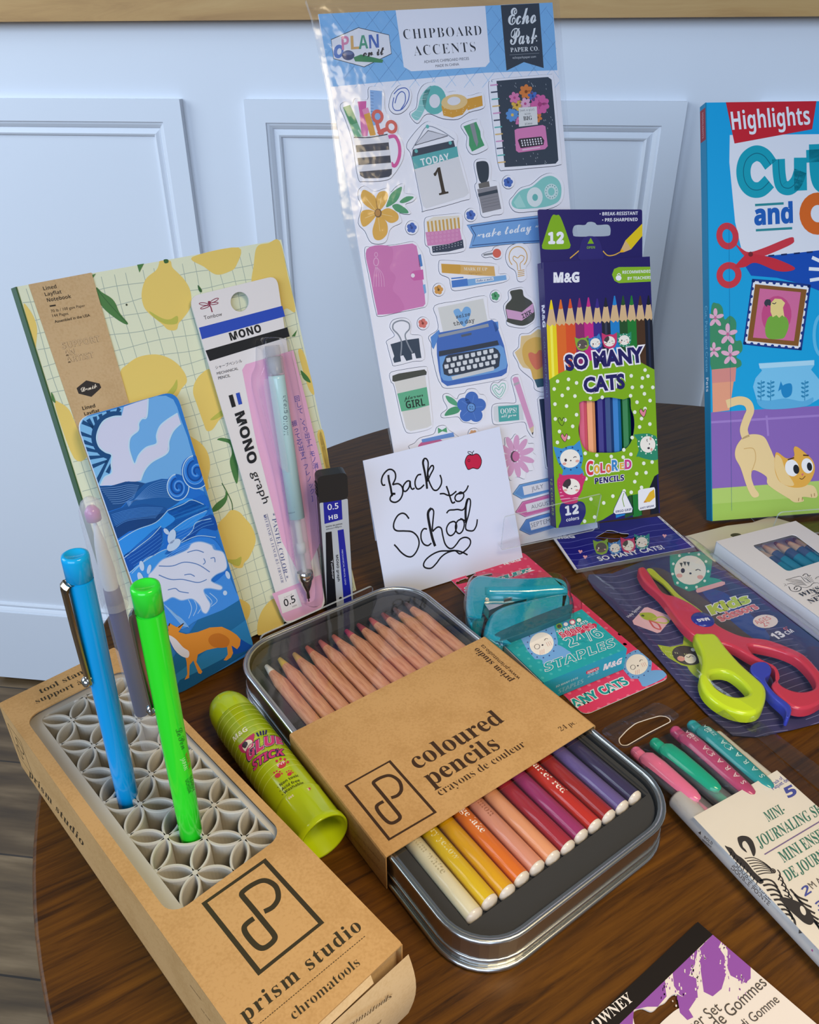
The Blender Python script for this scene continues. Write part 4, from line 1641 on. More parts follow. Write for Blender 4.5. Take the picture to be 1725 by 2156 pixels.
vertical('回して、くり出す[モノ消しゴム]', (660, 735), (812, 1290), 34)
vertical('振って芯出す[フレノック]', (645, 875), (765, 1330), 33)
mb.build('backing_card', t)
# clear blister
mb = MB()
bl = [(432, 425), (478, 405), (545, 412), (575, 432), (592, 520), (620, 640), (690, 1000), (730, 1400), (755, 1700), (765, 1860), (745, 1905), (700, 1915), (668, 1880), (620, 1700), (590, 1500), (520, 1150), (430, 800), (400, 640), (425, 560)]
bo = smooth_pts([MF.px(380 + x * .37102, 560 + y * .37102) for x, y in bl], True, 3)
cen = sum(bo) / len(bo)
rows = [(0.0002, 0.0), (0.006, 0.0), (0.0098, 0.0002), (0.0108, 0.0009)]
vs, fs = [], []
N = len(bo)
for (c, i_) in rows:
    for k in range(N):
        d = norm(bo[(k + 1) % N] - bo[k - 1])
        nn = np.array([-d[1], d[0]])
        if nn @ (cen - bo[k]) < 0:
            nn = -nn
        q = bo[k] + nn * i_
        vs.append(MF.w(q[0], q[1], c))
for r_ in range(3):
    for k in range(N):
        k2 = (k + 1) % N
        fs.append((r_ * N + k, r_ * N + k2, (r_ + 1) * N + k2, (r_ + 1) * N + k))
mb.add(vs, fs, 'clear', True)
mb.add(vs[-N:], [tuple(range(N))], 'clear')
mb.build('clear_blister', t)

# the pencil inside
PC = 0.0051
PA = MF.shift(PC)


def pm(x, y):
    q = PA.px(380 + x * .37102, 560 + y * .37102)
    return PA.w(q[0], q[1], 0)


pt, pb_ = pm(520, 452), pm(728, 1895)
pd = norm(pb_ - pt)
PL = np.linalg.norm(pb_ - pt)


def along(x, y):
    return (pm(x, y) - pt) @ pd


s1, s2, s3, s4, s5 = along(535, 622), along(662, 1430), along(705, 1735), along(715, 1790), along(722, 1840)
t = thing('mechanical_pencil', 'pastel mint mechanical pencil with clear clip inside the blister card', 'mechanical pencil', pt)
mb = MB()
r = 0.0046
mb.lathe(pt, pd, [(0, 0.0), (0, 0.0040), (0.006, 0.0042), (0.006, 0.0048), (s1, 0.0048)], 'frosted', 24, up=MF.n)
mb.lathe(pt, pd, [(0.006, 0.0), (0.006, 0.0036), (s1 - 0.001, 0.0036), (s1 - 0.001, 0)], 's#9ca4ab', 20, up=MF.n)
mb.build('eraser_cap', t)
mb = MB()
mb.lathe(pt, pd, [(s1, 0.003), (s1, 0.0046), (s1 + 0.002, r), (s2, r), (s2, 0.003)], 'g#bfe3e6', 28, up=MF.n)
CFm = CylFrame(pt, pd, MF.n, r)
art = Art(mb, CFm)
art.V(380, 560, .37102)
art.text('MONO graph', (612, 960), (598, 735), '#6f8790', 'sansb')
art.text('Tombow', (612, 1408), (652, 1400), '#6f8790')
art.line([(608, 1378), (648, 1370)], 0.3, '#6f8790', sm=False)
mb.build('barrel', t)
mb = MB()
mb.lathe(pt, pd, [(s2, 0.0046), (s2 + 0.004, 0.0047), (s3 - 0.003, 0.0047), (s3, 0.0046)], 'frosted', 24, up=MF.n)
mb.lathe(pt, pd, [(s2, 0.0), (s2, 0.0017), (s2 + 0.015, 0.0017), (s2 + 0.015, 0.0026), (s2 + 0.021, 0.0026), (s2 + 0.021, 0.0013), (s3, 0.0013)], 's#cfd4d6', 16, up=MF.n)
mb.build('grip', t)
mb = MB()
mb.lathe(pt, pd, [(s3, 0.0046), (s3 + 0.0005, 0.0048), (s4 - 0.002, 0.0047), (s4, 0.0036), (s4 + 0.001, 0.0034), (s5, 0.0018), (s5 + 0.0005, 0.0012), (s5 + 0.005, 0.0011), (s5 + 0.005, 0.0004), (PL + 0.001, 0.0004), (PL + 0.001, 0)], 'chrome', 24, up=MF.n)
mb.build('metal_tip', t)['label'] = 'chrome writing tip'
mb = MB()
cl = [(475, 655), (500, 640), (525, 650), (605, 1130), (590, 1155), (570, 1145), (545, 1060), (490, 780)]
co = smooth_pts([MF.shift(0.0090).px(380 + x * .37102, 560 + y * .37102) for x, y in cl], True, 3)
mb.prism(MF.shift(0.0090), co, -0.0004, 0.0012, 'milky')
mb.build('clip', t)['label'] = 'clear plastic pocket clip'

# ================================================================ lead refill case
LF_ = standing((-0.0987, 0.3740, 0.0030), 24.3, 0.6)
t = thing('lead_case', 'slim black-capped pencil lead case with silver label, standing beside the blister card', 'lead case', LF_.w(0.0085, 0, -0.003))
W_, Hc, Dp = 0.0171, 0.0925, 0.0075
mb = MB()
mb.prism(LF_, rrect(0.0002, W_ - 0.0002, 0, 0.0760, 0.0008, 2), -Dp, -0.0001, 'black_plastic')
mb.build('case', t)
mb = MB()
mb.prism(LF_, rrect(0.0004, W_ - 0.0004, 0.0005, 0.0755, 0.0006, 2), -0.0001, 0.0001, 's#b9bfc7')
art = Art(mb, LF_, 0.0001)
art.V(380, 560, .37102)
LB = '#1d249b'
art.poly([(808, 1292), (912, 1275), (920, 1438), (818, 1464)], LB)
art.text('0.5', (836, 1386), (898, 1376), '#e2e5ee', 'sans', fat=0.01)
art.text('HB', (843, 1442), (895, 1432), '#e2e5ee', 'sansb')
art.text('● ◀|▶ ※', (822, 1318), (902, 1308), '#c9cfe6')
art.text('MADE IN JAPAN', (826, 1484), (918, 1466), '#24262b', 'sansb')
art.text('60mm×40pcs.', (828, 1499), (918, 1480), '#4a4c52')
art.poly([(824, 1512), (858, 1506), (888, 1945), (832, 1957)], '#14161d')
art.poly([(892, 1500), (926, 1493), (975, 1922), (930, 1932)], LB)
art.text('MONO graph', (882, 1640), (893, 1790), '#24262b', 'sansb', C=(896, 1638))
art.text('MECHANICAL PENCIL LEAD', (914, 1610), (934, 1810), '#c9cfe6', 'sans', C=(922, 1608))
art.text('Tombow', (853, 1668), (863, 1775), '#d7dae4', 'sans', C=(864, 1667))
art.ell(909, 1886, 9, 9, '#14161d')
mb.build('label', t)['label'] = 'silver and blue printed label'
mb = MB()
mb.prism(LF_, round_poly([(0, 0.0755), (W_, 0.0755), (W_, Hc), (0, Hc)], 0.0035, 5), -Dp - 0.0003, 0.0003, 'black_plastic')
for k in range(4):
    mb.box(LF_, -0.0006, 0.0, 0.079 + k * 0.0022, 0.0803 + k * 0.0022, -0.006, -0.001, 'black_plastic')
mb.build('cap', t)
# ================================================================ pack of chipboard stickers
SF = standing((-0.0517, 0.4233, 0.0006), 27.0, 19.3)
sq = [SF.px(*p) for p in ((872, 1196), (1259, 1111), (1163.5, 5.2), (670.6, 29.6))]
for q in sq[:2]:
    q[1] = max(q[1], 0.0014)
t = thing('sticker_pack', 'tall clear bag of chipboard stickers with blue header, standing behind the white sign', 'sticker pack', SF.w(0.075, 0, 0))
PACK = t
mb = MB()
mb.prism(SF, sq, -0.0012, 0, '#f1f1fa', '#dcdce6')
card = Art(mb, SF).clip_to(sq)
card.V(640, 0, .34783)
HB = '#84bdee'
card.poly([(60, 60), (1505, 10), (1535, 425), (1100, 440), (150, 527)], HB)
for k in range(15):
    x = 40 + k * 110
    card.z(2).line([(x, 60), (x + 330, 520)], 0.22, '#98caf2', sm=False)
    card.z(3).line([(x + 330, 40), (x - 60, 530)], 0.22, '#98caf2', sm=False)
card.clip_to([card.ab(p) for p in ((88, 82), (150, 527), (1532, 425), (1505, 15))])
for k in range(15):
    x = 40 + k * 110
    card.z(2).line([(x, 60), (x + 330, 520)], 0.22, '#98caf2', sm=False)
    card.z(3).line([(x + 330, 40), (x - 60, 530)], 0.22, '#98caf2', sm=False)
card.clip_to(sq)
card.z(4).poly([(555, 62), (1098, 36), (1125, 375), (1100, 405), (650, 432), (605, 405)], '#f1f1fa')
DT = '#2f3440'
card.text('CHIPBOARD', (606, 238), (1078, 212), DT, 'serifb', fat=-0.016, sp=1.15)
card.text('ACCENTS', (668, 338), (1042, 312), DT, 'serifb', fat=-0.016, sp=1.15)
card.text('ADHESIVE CHIPBOARD PIECES', (728, 383), (1000, 362), '#5b5f6a', 'sans')
card.text('MADE IN CHINA', (798, 408), (940, 396), '#5b5f6a', 'sans')
card.z(4).poly([(1192, 32), (1424, 20), (1452, 412), (1332, 376), (1227, 428)], '#3a4350')
card.text('Echo', (1238, 150), (1408, 138), '#eef0f2', 'script', C=(1232, 50), fat=0.012)
card.text('Park', (1250, 270), (1415, 260), '#eef0f2', 'script', C=(1240, 172), fat=0.012)
card.text('PAPER CO.', (1252, 316), (1424, 306), '#eef0f2', 'serifb', sp=1.1)
card.line([(1245, 333), (1425, 322)], 0.15, '#aab0b8', sm=False)
card.text('echoparkpaper.com', (1264, 357), (1405, 349), '#c9cdd2', 'sans')
card.z(4).poly([(165, 240), (330, 168), (515, 212), (530, 325), (365, 405), (180, 355)], '#e9eaf2')
card.line([(165, 240), (330, 168), (515, 212), (530, 325), (365, 405), (180, 355)], 0.35, '#333845', True, sm=False)
for ch, x0, x1, y0, y1, c in (('P', 230, 275, 303, 298, '#d987ae'), ('L', 285, 335, 300, 296, '#dcae6e'), ('A', 332, 390, 298, 293, '#4f9e84'), ('N', 396, 455, 294, 288, '#4a6cb8')):
    card.z(8).text(ch, (x0, y0), (x1, y1), c, 'sansb', C=(x0 - 4, y0 - 82))
card.z(6).ell(210, 312, 30, 42, '#5c82c9', 10)
card.ell(214, 312, 13, 20, '#e9eaf2', 10)
card.z(8).ell(268, 335, 38, 30, '#3c4d7a')
card.ell(268, 322, 30, 12, '#5b6f9f')
card.poly([(300, 348), (345, 330), (480, 362), (475, 380), (310, 372)], '#3f8a5e')
card.z(11).text('on it', (358, 345), (492, 330), '#33333c', 'script', fat=0.02)

STK = []


def sticker(name, outline, V, sm=True, pale='#f3f3fb'):
    card.V(*V).z(2)
    o = [card.ab(p) for p in outline]
    o = smooth_pts(o, True, 4) if sm else o
    card.L().z(2)
    card.stroke_ab(o, 0.00055, '#4d5261', True)
    b = MB()
    b.prism(SF, o, 0.00002, 0.0007, pale, back=False)
    a = Art(b, SF, 0.0007).V(*V)
    a.clip = card.clip
    STK.append((name, b))
    card.V(*V)
    return a


V2, V3, V1 = (640, 0, .34783), (690, 450, .31884), (740, 850, .26667)
PKc, TEAL, GOLD, NAVY, BLUE, CORAL, GREEN = '#d983bd', '#66bcb9', '#dfa545', '#36425a', '#4a74c4', '#dd675f', '#4f9e74'
a = sticker('pen_mug_sticker', [(395, 530), (478, 545), (488, 660), (520, 720), (568, 765), (565, 805), (585, 840), (605, 900), (596, 970), (560, 1035), (540, 1060), (520, 1082), (470, 1095), (365, 1098), (328, 1075), (292, 850), (250, 720), (220, 645), (250, 618), (295, 625), (312, 598), (385, 605)], V2)
a.poly([(400, 545), (474, 551), (468, 745), (408, 765)], '#8db6e6')
for k in range(10):
    a.z(2).line([(404, 560 + k * 19), (422, 562 + k * 19)], 0.2, '#3c5f9c', sm=False)
a.z(2).poly([(236, 650), (280, 634), (362, 828), (308, 830)], '#72b592')
a.poly([(236, 650), (280, 634), (326, 742), (284, 758)], '#46986c')
a.text('MARK', (325, 790), (350, 830), '#dfeee5', 'sansb')
a.z(2).poly([(325, 615), (378, 612), (372, 690), (338, 700), (350, 830), (385, 830), (400, 690)], '#dd79b4')
a.poly([(325, 615), (378, 612), (376, 720), (345, 725)], '#d85ba5')
a.z(4).poly([(362, 690), (398, 680), (436, 815), (404, 832)], '#e0a445')
a.poly([(352, 664), (388, 650), (398, 682), (362, 694)], '#e594bd')
a.z(6).ring(446, 705, 27, 32, 1.9, CORAL, -10)
a.ring(530, 768, 27, 32, 1.9, CORAL, -20)
a.line([(440, 735), (455, 790), (480, 815)], 2.2, CORAL)
a.line([(505, 780), (470, 795), (450, 812)], 2.2, CORAL)
a.z(8).line([(512, 830), (550, 826), (575, 870), (580, 930), (565, 985), (545, 1005), (528, 985)], 2.0, '#dd5ba2')
a.z(9).poly([(300, 832), (508, 812), (536, 1040), (520, 1068), (470, 1080), (365, 1082), (338, 1062)], '#e4e4ea')
for q in ([(313, 880), (513, 862), (517, 907), (319, 922)], [(324, 957), (522, 941), (527, 985), (331, 1000)], [(336, 1040), (533, 1022), (531, 1055), (515, 1070), (465, 1078), (368, 1080), (342, 1064)]):
    a.z(10).poly(q, '#323d52')
a.line([(302, 832), (400, 832), (506, 813)], 0.6, '#323d52')
a = sticker('paper_clip_sticker', [(582, 518), (630, 530), (650, 580), (632, 645), (590, 685), (545, 688), (515, 650), (528, 580), (550, 545)], V2)
a.line([(545, 570), (575, 540), (615, 533), (637, 560), (630, 610), (595, 660), (555, 668), (537, 640), (545, 590)], 0.55, '#4667b8')
a.line([(583, 668), (612, 620), (612, 570), (590, 555), (565, 580), (552, 625)], 0.55, '#4667b8')
a = sticker('washi_tape_sticker', [(640, 690), (680, 655), (692, 570), (725, 515), (785, 500), (835, 528), (865, 560), (920, 553), (990, 582), (1075, 563), (1090, 610), (1085, 655), (1000, 680), (930, 722), (840, 718), (765, 690), (725, 702), (685, 748)], V2)
a.ell(790, 605, 72, 88, TEAL, 0)
a.ell(792, 612, 33, 42, '#e6e6ef')
a.z(1).poly([(650, 697), (688, 655), (705, 590), (735, 545), (770, 520), (745, 600), (732, 660), (690, 728)], '#8fcfcd', True)
for k in range(5):
    a.z(4).line([(660 + k * 14, 700 - k * 32), (705 + k * 12, 715 - k * 38)], 0.15, '#dff0ef', sm=False)
a.z(5).poly([(985, 600), (1078, 578), (1083, 640), (990, 668)], '#dda23f')
a.poly([(832, 640), (845, 700), (900, 712), (960, 695), (990, 655), (990, 610)], '#dda23f')
a.ell(911, 618, 80, 47, '#ebca8e', -6)
a.ell(908, 612, 40, 26, '#e6e6ef', -6)
for k in range(16):
    a.z(9).dot((850 + (k * 37) % 220, 655 + (k * 13) % 45 - (k * 37) % 220 * 0.12), 0.35, '#ecca8c', 6)
a = sticker('calendar_sticker', [(655, 955), (622, 890), (650, 830), (735, 742), (800, 755), (900, 795), (928, 840), (925, 890), (960, 1000), (1003, 1185), (960, 1215), (735, 1275), (715, 1250)], V2)
a.line([(655, 905), (700, 830), (748, 765), (830, 790), (912, 845)], 0.5, '#8d93a5')
a.poly([(672, 880), (700, 840), (752, 790), (780, 792), (872, 820), (850, 835)], '#d5d6e0')
a.line([(672, 880), (752, 790), (872, 822)], 0.4, '#333947', True, sm=False)
a.dot((748, 766), 1.1, TEAL)
a.poly([(660, 905), (906, 850), (916, 890), (654, 950)], '#3a4658')
a.dots([(680, 915), (886, 865)], 1.1, TEAL)
a.z(6).poly([(654, 950), (926, 886), (936, 948), (670, 1025)], '#58afb2')
a.text('TODAY', (712, 1005), (884, 968), '#eef2f4', 'sansb')
a.z(7).poly([(670, 1025), (936, 948), (965, 1060), (1000, 1168), (975, 1190), (738, 1262), (720, 1245)], '#e1e1e6')
a.text('1', (812, 1184), (876, 1170), '#3b322c', 'serifb', C=(778, 1022))
a = sticker('sharpener_sticker', [(955, 755), (1050, 722), (1068, 760), (1084, 790), (1084, 825), (1110, 885), (1100, 908), (1022, 936), (985, 890), (988, 830), (970, 800)], V2)
a.poly([(966, 765), (1044, 737), (1068, 795), (1072, 830), (1094, 880), (1018, 918), (1000, 880), (1000, 830)], '#4aa06f')
a.poly([(1005, 753), (1030, 744), (1056, 860), (1048, 890), (1030, 850)], '#8f959c')
a = sticker('planner_sticker', [(1118, 520), (1140, 500), (1150, 482), (1300, 468), (1478, 454), (1508, 475), (1530, 700), (1556, 960), (1540, 1000), (1400, 1015), (1225, 1030), (1180, 1010), (1150, 800)], V2)
a.poly([(1166, 490), (1300, 478), (1478, 466), (1500, 482), (1520, 700), (1541, 970), (1525, 990), (1400, 1000), (1216, 1012), (1190, 760)], '#3a4656')
rr = random.Random(3)
for k in range(70):
    x, y = rr.uniform(1185, 1505), rr.uniform(485, 990)
    if 1185 + (y - 485) * 0.06 < x < 1495 + (y - 485) * 0.06:
        a.z(3).line([(x, y), (x + 2, y + 8)], 0.22, '#c8ced8', sm=False)
for k in range(12):
    y = 515 + k * 42.5
    x = 1128 + k * 4.3
    a.z(4).line([(x, y + 2), (x + 46, y - 3)], 0.75, ('#dd9cc8', '#36425a', '#66bcb9', '#e3bf7d')[k % 4], sm=False)
a.z(5)
for (x, y, r_, c, cc, n) in ((1345, 555, 42, '#e08443', '#8a4a20', 7), (1275, 592, 34, '#e07fb2', '#c0508c', 6), (1290, 636, 34, '#e4b94e', '#8a5a28', 6), (1385, 582, 30, '#4a74c4', '#2d4a8c', 6), (1428, 632, 58, '#d968a8', '#b0417f', 9), (1340, 628, 36, '#e6b2d2', '#c0508c', 6), (1262, 696, 40, '#5f98d8', '#e6c465', 8), (1302, 732, 26, '#e07fb2', '#c0508c', 6), (1415, 712, 28, '#e08443', '#8a4a20', 6)):
    a.z(5).flower(x, y, r_, c, n, cc, 15, 0.42, 1.1, 0.22)
a.z(9).poly([(1300, 652), (1410, 645), (1416, 755), (1302, 768)], '#e3e4e4')
a.text('just a girl', (1306, 675), (1396, 668), '#50545c', 'mono')
a.text('with', (1336, 696), (1372, 693), '#50545c', 'mono')
a.text('BIG', (1330, 730), (1382, 725), '#333740', 'serifb')
a.text('plans', (1338, 755), (1382, 752), '#50545c', 'mono')
a.z(10).poly([(1275, 788), (1290, 780), (1445, 757), (1462, 765), (1476, 885), (1460, 903), (1300, 924), (1284, 912)], '#df86bb')
a.poly([(1295, 850), (1305, 840), (1438, 826), (1455, 850), (1450, 878), (1312, 898)], '#3a3440')
for r3 in range(3):
    for k in range(8):
        a.z(12).dot((1318 + k * 16.5 + r3 * 3, 853 + r3 * 14 - k * 1.9), 0.55, '#eceaf0', 8)
a.z(12).line([(1322, 908), (1430, 893)], 0.8, '#e9c7dc', sm=False)
a = sticker('ink_stamp_sticker', [(1030, 1000), (1045, 968), (1085, 962), (1118, 972), (1132, 1020), (1128, 1080), (1140, 1095), (1175, 1105), (1190, 1180), (1205, 1285), (1150, 1302), (1080, 1312), (1062, 1230), (1035, 1130), (1048, 1095)], V2)
a.poly([(1043, 995), (1062, 977), (1104, 978), (1120, 1010), (1117, 1080), (1092, 1110), (1062, 1092)], '#33404e', True)
a.poly([(1056, 1112), (1120, 1096), (1126, 1130), (1062, 1142)], '#6f6c6a')
a.poly([(1050, 1146), (1168, 1124), (1195, 1264), (1082, 1290)], '#8e8d95')
a.poly([(1054, 1172), (1172, 1146), (1175, 1166), (1058, 1192)], '#384453')
for k in range(4):
    a.z(5).line([(1072 + k * 4, 1208 + k * 17), (1172 + k * 4, 1186 + k * 17)], 0.2, '#6a6a74', sm=False)


def small_flower(V, x, y, c, cc, s=1.0):
    a = sticker('blossom_sticker', [(x + 38 * s * math.cos(q), y + 42 * s * math.sin(q)) for q in [k * math.pi / 5 for k in range(10)]], V)
    a.flower(x, y, 30 * s, c, 5, cc, -80, 0.62, 1.1, 0.26)


small_flower(V2, 1237, 1103, '#4a6fc0', '#2f4a90', 0.95)
small_flower(V2, 1010, 1302, '#4a6fc0', '#2f4a90', 0.95)
small_flower(V2, 653, 1379, '#4a6fc0', '#2f4a90')
small_flower(V3, 733, 502, '#dda052', '#7a5a32')
small_flower(V3, 1108, 544, '#58a877', '#2f6a4a', 0.92)
small_flower(V3, 629, 724, '#df7c72', '#8a4038')
a = sticker('tape_dispenser_sticker', [(1243, 1225), (1270, 1185), (1310, 1140), (1375, 1118), (1440, 1065), (1500, 1050), (1555, 1085), (1573, 1150), (1555, 1225), (1490, 1262), (1380, 1280), (1280, 1282)], V2)
a.poly([(1258, 1222), (1310, 1155), (1380, 1130), (1445, 1078), (1500, 1065), (1545, 1095), (1560, 1150), (1545, 1215), (1480, 1248), (1380, 1262), (1285, 1262)], '#8bd0ca', True)
a.poly([(1270, 1225), (1305, 1175), (1345, 1255), (1290, 1258)], '#a9ddd8')
a.ell(1398, 1193, 48, 60, '#e2ecee')
a.ell(1400, 1195, 17, 21, '#6cbcb8')
a.ell(1498, 1160, 42, 48, '#cfe6e6')
for k in range(14):
    q = k * math.pi / 7
    a.z(5).dot((1498 + 33 * math.cos(q), 1160 + 38 * math.sin(q)), 0.4, '#6cbcb8', 6)
a.ell(1498, 1160, 20, 24, '#8bd0ca')
a = sticker('orange_flower_sticker', [(333, 1150), (370, 1128), (425, 1162), (500, 1140), (525, 1165), (560, 1130), (602, 1115), (606, 1168), (660, 1178), (678, 1195), (655, 1222), (612, 1240), (646, 1292), (605, 1296), (575, 1290), (590, 1345), (540, 1372), (515, 1400), (490, 1468), (410, 1470), (370, 1400), (330, 1350), (350, 1250), (330, 1200)], V2)
a.poly([(500, 1255), (510, 1210), (535, 1165), (590, 1130), (588, 1165), (560, 1220)], '#4f9e72', True)
a.poly([(580, 1220), (620, 1190), (665, 1192), (640, 1215), (600, 1230)], '#4f9e72', True)
a.poly([(535, 1245), (570, 1235), (620, 1265), (632, 1290), (590, 1290), (555, 1275)], '#4f9e72', True)
OR = '#e3b052'
for pts in ([(445, 1280), (370, 1240), (345, 1190), (360, 1150), (400, 1165), (435, 1200)], [(450, 1275), (435, 1210), (455, 1165), (495, 1158), (510, 1190), (490, 1240)], [(460, 1290), (510, 1260), (565, 1290), (570, 1330), (530, 1350), (490, 1330)], [(448, 1300), (500, 1345), (505, 1410), (470, 1450), (430, 1448), (415, 1400), (430, 1340)], [(440, 1295), (400, 1350), (360, 1372), (342, 1330), (350, 1280), (400, 1270)]):
    a.z(5 + len(STK) % 2).poly(pts, OR, True)
for q in ((380, 1205), (470, 1190), (535, 1310), (460, 1400), (370, 1320)):
    a.z(8).line([(448, 1290), q], 0.35, '#f0cf8c', sm=False)
a.z(9).ell(449, 1290, 22, 27, '#7a5a36')
a.ell(447, 1289, 16, 21, '#c08d4e')
# ---- middle rows
a = sticker('tape_stack_sticker', [(640, 45), (670, 20), (800, 5), (878, 2), (888, 60), (884, 120), (905, 165), (905, 238), (850, 258), (750, 268), (688, 272), (670, 225), (645, 200), (642, 120)], V3)
a.poly([(652, 50), (700, 20), (870, 12), (876, 105), (660, 125)], '#e9e2d4')
for k in range(9):
    a.z(2).poly([(656 + k * 25, 52 - k * 3.2), (668 + k * 25, 50 - k * 3.2), (676 + k * 25, 122 - k * 2.8), (664 + k * 25, 124 - k * 2.8)], '#d2a657')
a.z(3).poly([(646, 122), (760, 112), (872, 95), (888, 178), (800, 200), (660, 212)], '#d78cbc')
for k in range(24):
    a.z(4).ring(665 + (k % 8) * 27, 135 + (k // 8) * 26 - (k % 8) * 3.2, 6, 6, 0.18, '#e9b5d4', n=8)
a.z(5).poly([(688, 215), (800, 200), (893, 170), (900, 225), (800, 250), (694, 258)], '#374359')
for k in range(20):
    a.z(6).dot((702 + (k % 10) * 20, 226 + (k // 10) * 16 - (k % 10) * 4.2), 0.3, '#cfd5e0', 6)
a = sticker('banner_sticker', [(920, 76), (1150, 42), (1420, 10), (1420, 190), (1200, 200), (935, 226), (962, 140)], V3, sm=False, pale='#79aae2')
a.line([(945, 85), (1150, 55), (1420, 25)], 0.5, '#2f4f86', sm=False)
a.line([(945, 85), (978, 140), (955, 210), (1200, 188), (1420, 178)], 0.5, '#2f4f86', sm=False)
a.text('make today magic', (985, 165), (1545, 78), '#eef2fa', 'script', fat=0.012)
a = sticker('pink_planner_sticker', [(244, 240), (300, 222), (450, 205), (565, 186), (598, 225), (622, 262), (640, 340), (650, 430), (660, 520), (652, 605), (600, 625), (450, 655), (342, 678), (318, 640), (280, 450)], V3)
a.poly([(597, 272), (616, 268), (628, 345), (606, 352)], '#4f86c9')
a.poly([(628, 470), (645, 465), (652, 520), (640, 530)], '#7fb0e0')
a.z(1).poly([(258, 235), (400, 216), (560, 196), (588, 212), (612, 340), (640, 520), (646, 595), (632, 612), (500, 640), (342, 667), (326, 640), (285, 430)], '#d785bd')
a.poly([(415, 215), (430, 300), (410, 360), (450, 420), (430, 500), (480, 560), (500, 640), (342, 667), (326, 640), (285, 430), (258, 235)], '#d17cb6', True)
a.z(4).poly([(548, 395), (565, 378), (630, 368), (636, 434), (570, 442), (550, 425)], '#d268ad')
a.dot((563, 408), 1.3, '#efe6ef')
for k in range(5):
    a.z(4).line([(318, 345), (308 + k * 14, 400), (303 + k * 18, 482)], 0.3, '#e6aed4')
a.z(5).ring(320, 270, 10, 14, 0.4, '#e6aed4')
a.ring(320, 318, 16, 26, 0.5, '#e6aed4')
a = sticker('pin_sticker', [(1018, 272), (1050, 255), (1085, 245), (1100, 222), (1130, 218), (1152, 250), (1145, 290), (1110, 302), (1080, 285), (1040, 290)], V3)
a.line([(1030, 272), (1095, 262)], 1.2, '#8b8e96', sm=False)
a.ell(1118, 261, 28, 30, '#df6c5b')
a = sticker('outline_bulb_sticker', [(1258, 195), (1310, 210), (1337, 265), (1330, 320), (1305, 360), (1312, 420), (1285, 448), (1255, 440), (1240, 380), (1195, 345), (1175, 285), (1195, 225)], V3)
a.ring(1258, 285, 60, 68, 0.6, '#d9ac5c', 0, a0=-230, a1=50)
a.line([(1255, 372), (1250, 330), (1225, 300), (1232, 280), (1255, 292), (1275, 275), (1298, 285), (1290, 310), (1272, 330), (1275, 370)], 0.5, '#d9ac5c')
for k in range(4):
    a.z(3).line([(1256, 378 + k * 12), (1300, 370 + k * 12)], 0.5, '#d9ac5c', sm=False)
a = sticker('marker_pens_sticker', [(735, 325), (765, 308), (950, 322), (1115, 335), (1125, 395), (1180, 398), (1196, 430), (1150, 455), (1000, 480), (840, 508), (812, 470), (800, 425), (742, 395)], V3)
a.poly([(750, 330), (1100, 347), (1108, 412), (1000, 408), (755, 390)], '#dfb36c')
a.poly([(750, 330), (872, 336), (880, 345), (878, 388), (868, 398), (755, 390)], '#d8a547')
a.text('MARK IT UP', (900, 374), (1054, 376), '#f2e9d8', 'serifb')
a.text('highlighter', (932, 396), (1020, 396), '#b78a45', 'script')
a.z(3).poly([(818, 442), (1000, 425), (1178, 405), (1183, 436), (930, 478), (822, 488)], '#7fb2e4')
a.poly([(818, 442), (922, 428), (928, 474), (822, 488)], '#4a80cf')
a.poly([(815, 424), (896, 416), (898, 424), (818, 432)], '#4a80cf')
a.poly([(975, 432), (1095, 418), (1098, 440), (978, 458)], '#dfe6ef')
a.text('take a note', (985, 450), (1090, 436), '#3c68a8', 'script', fat=0.01)
a = sticker('ink_bottle_sticker', [(1195, 512), (1240, 493), (1290, 490), (1312, 530), (1352, 565), (1372, 620), (1368, 700), (1330, 735), (1288, 754), (1192, 738), (1180, 690), (1162, 610), (1195, 565)], V3)
a.poly([(1205, 515), (1245, 502), (1286, 502), (1298, 545), (1346, 578), (1364, 625), (1362, 700), (1288, 740), (1190, 716), (1186, 690), (1176, 612), (1215, 560)], '#4b4e48', True)
a.poly([(1178, 630), (1282, 650), (1358, 590), (1363, 650), (1282, 706), (1190, 690)], '#d8a8cf')
a.text('INK', (1288, 692), (1352, 658), '#2f3036', 'mono', fat=0.02)
a = sticker('typewriter_sticker', [(708, 608), (870, 575), (1035, 543), (1052, 600), (1065, 690), (1112, 702), (1140, 760), (1170, 860), (1195, 990), (1188, 1065), (1150, 1092), (980, 1125), (790, 1152), (745, 1120), (720, 1060), (690, 930), (685, 860), (668, 812), (728, 765), (722, 690)], V3)
a.poly([(728, 620), (1028, 560), (1064, 745), (768, 806)], '#dcdddb')
a.poly([(832, 650), (842, 632), (866, 628), (884, 648), (902, 620), (925, 614), (945, 632), (942, 670), (905, 746), (860, 700)], '#7cb2e6', True)
a.text('seize', (850, 692), (942, 672), '#3d4048', 'mono', fat=0.012)
a.text('the day', (832, 740), (972, 714), '#3d4048', 'mono', fat=0.012)
a.z(4).poly([(680, 815), (735, 765), (745, 790), (700, 895), (688, 880)], '#5c92d8')
a.poly([(1090, 715), (1125, 712), (1130, 760), (1110, 780)], '#5c92d8')
a.z(5).poly([(735, 785), (900, 755), (1085, 700), (1112, 722), (1165, 870), (1190, 1000), (1182, 1050), (1150, 1072), (980, 1105), (790, 1138), (752, 1110), (735, 1040), (722, 930), (720, 850)], '#4872c2')
a.poly([(730, 800), (1060, 725), (1066, 746), (735, 818)], '#9aa2ae')
a.poly([(880, 800), (950, 785), (950, 800), (885, 815)], '#5a6474')
a.poly([(735, 908), (900, 880), (1122, 836), (1132, 866), (735, 942)], '#3a4352')
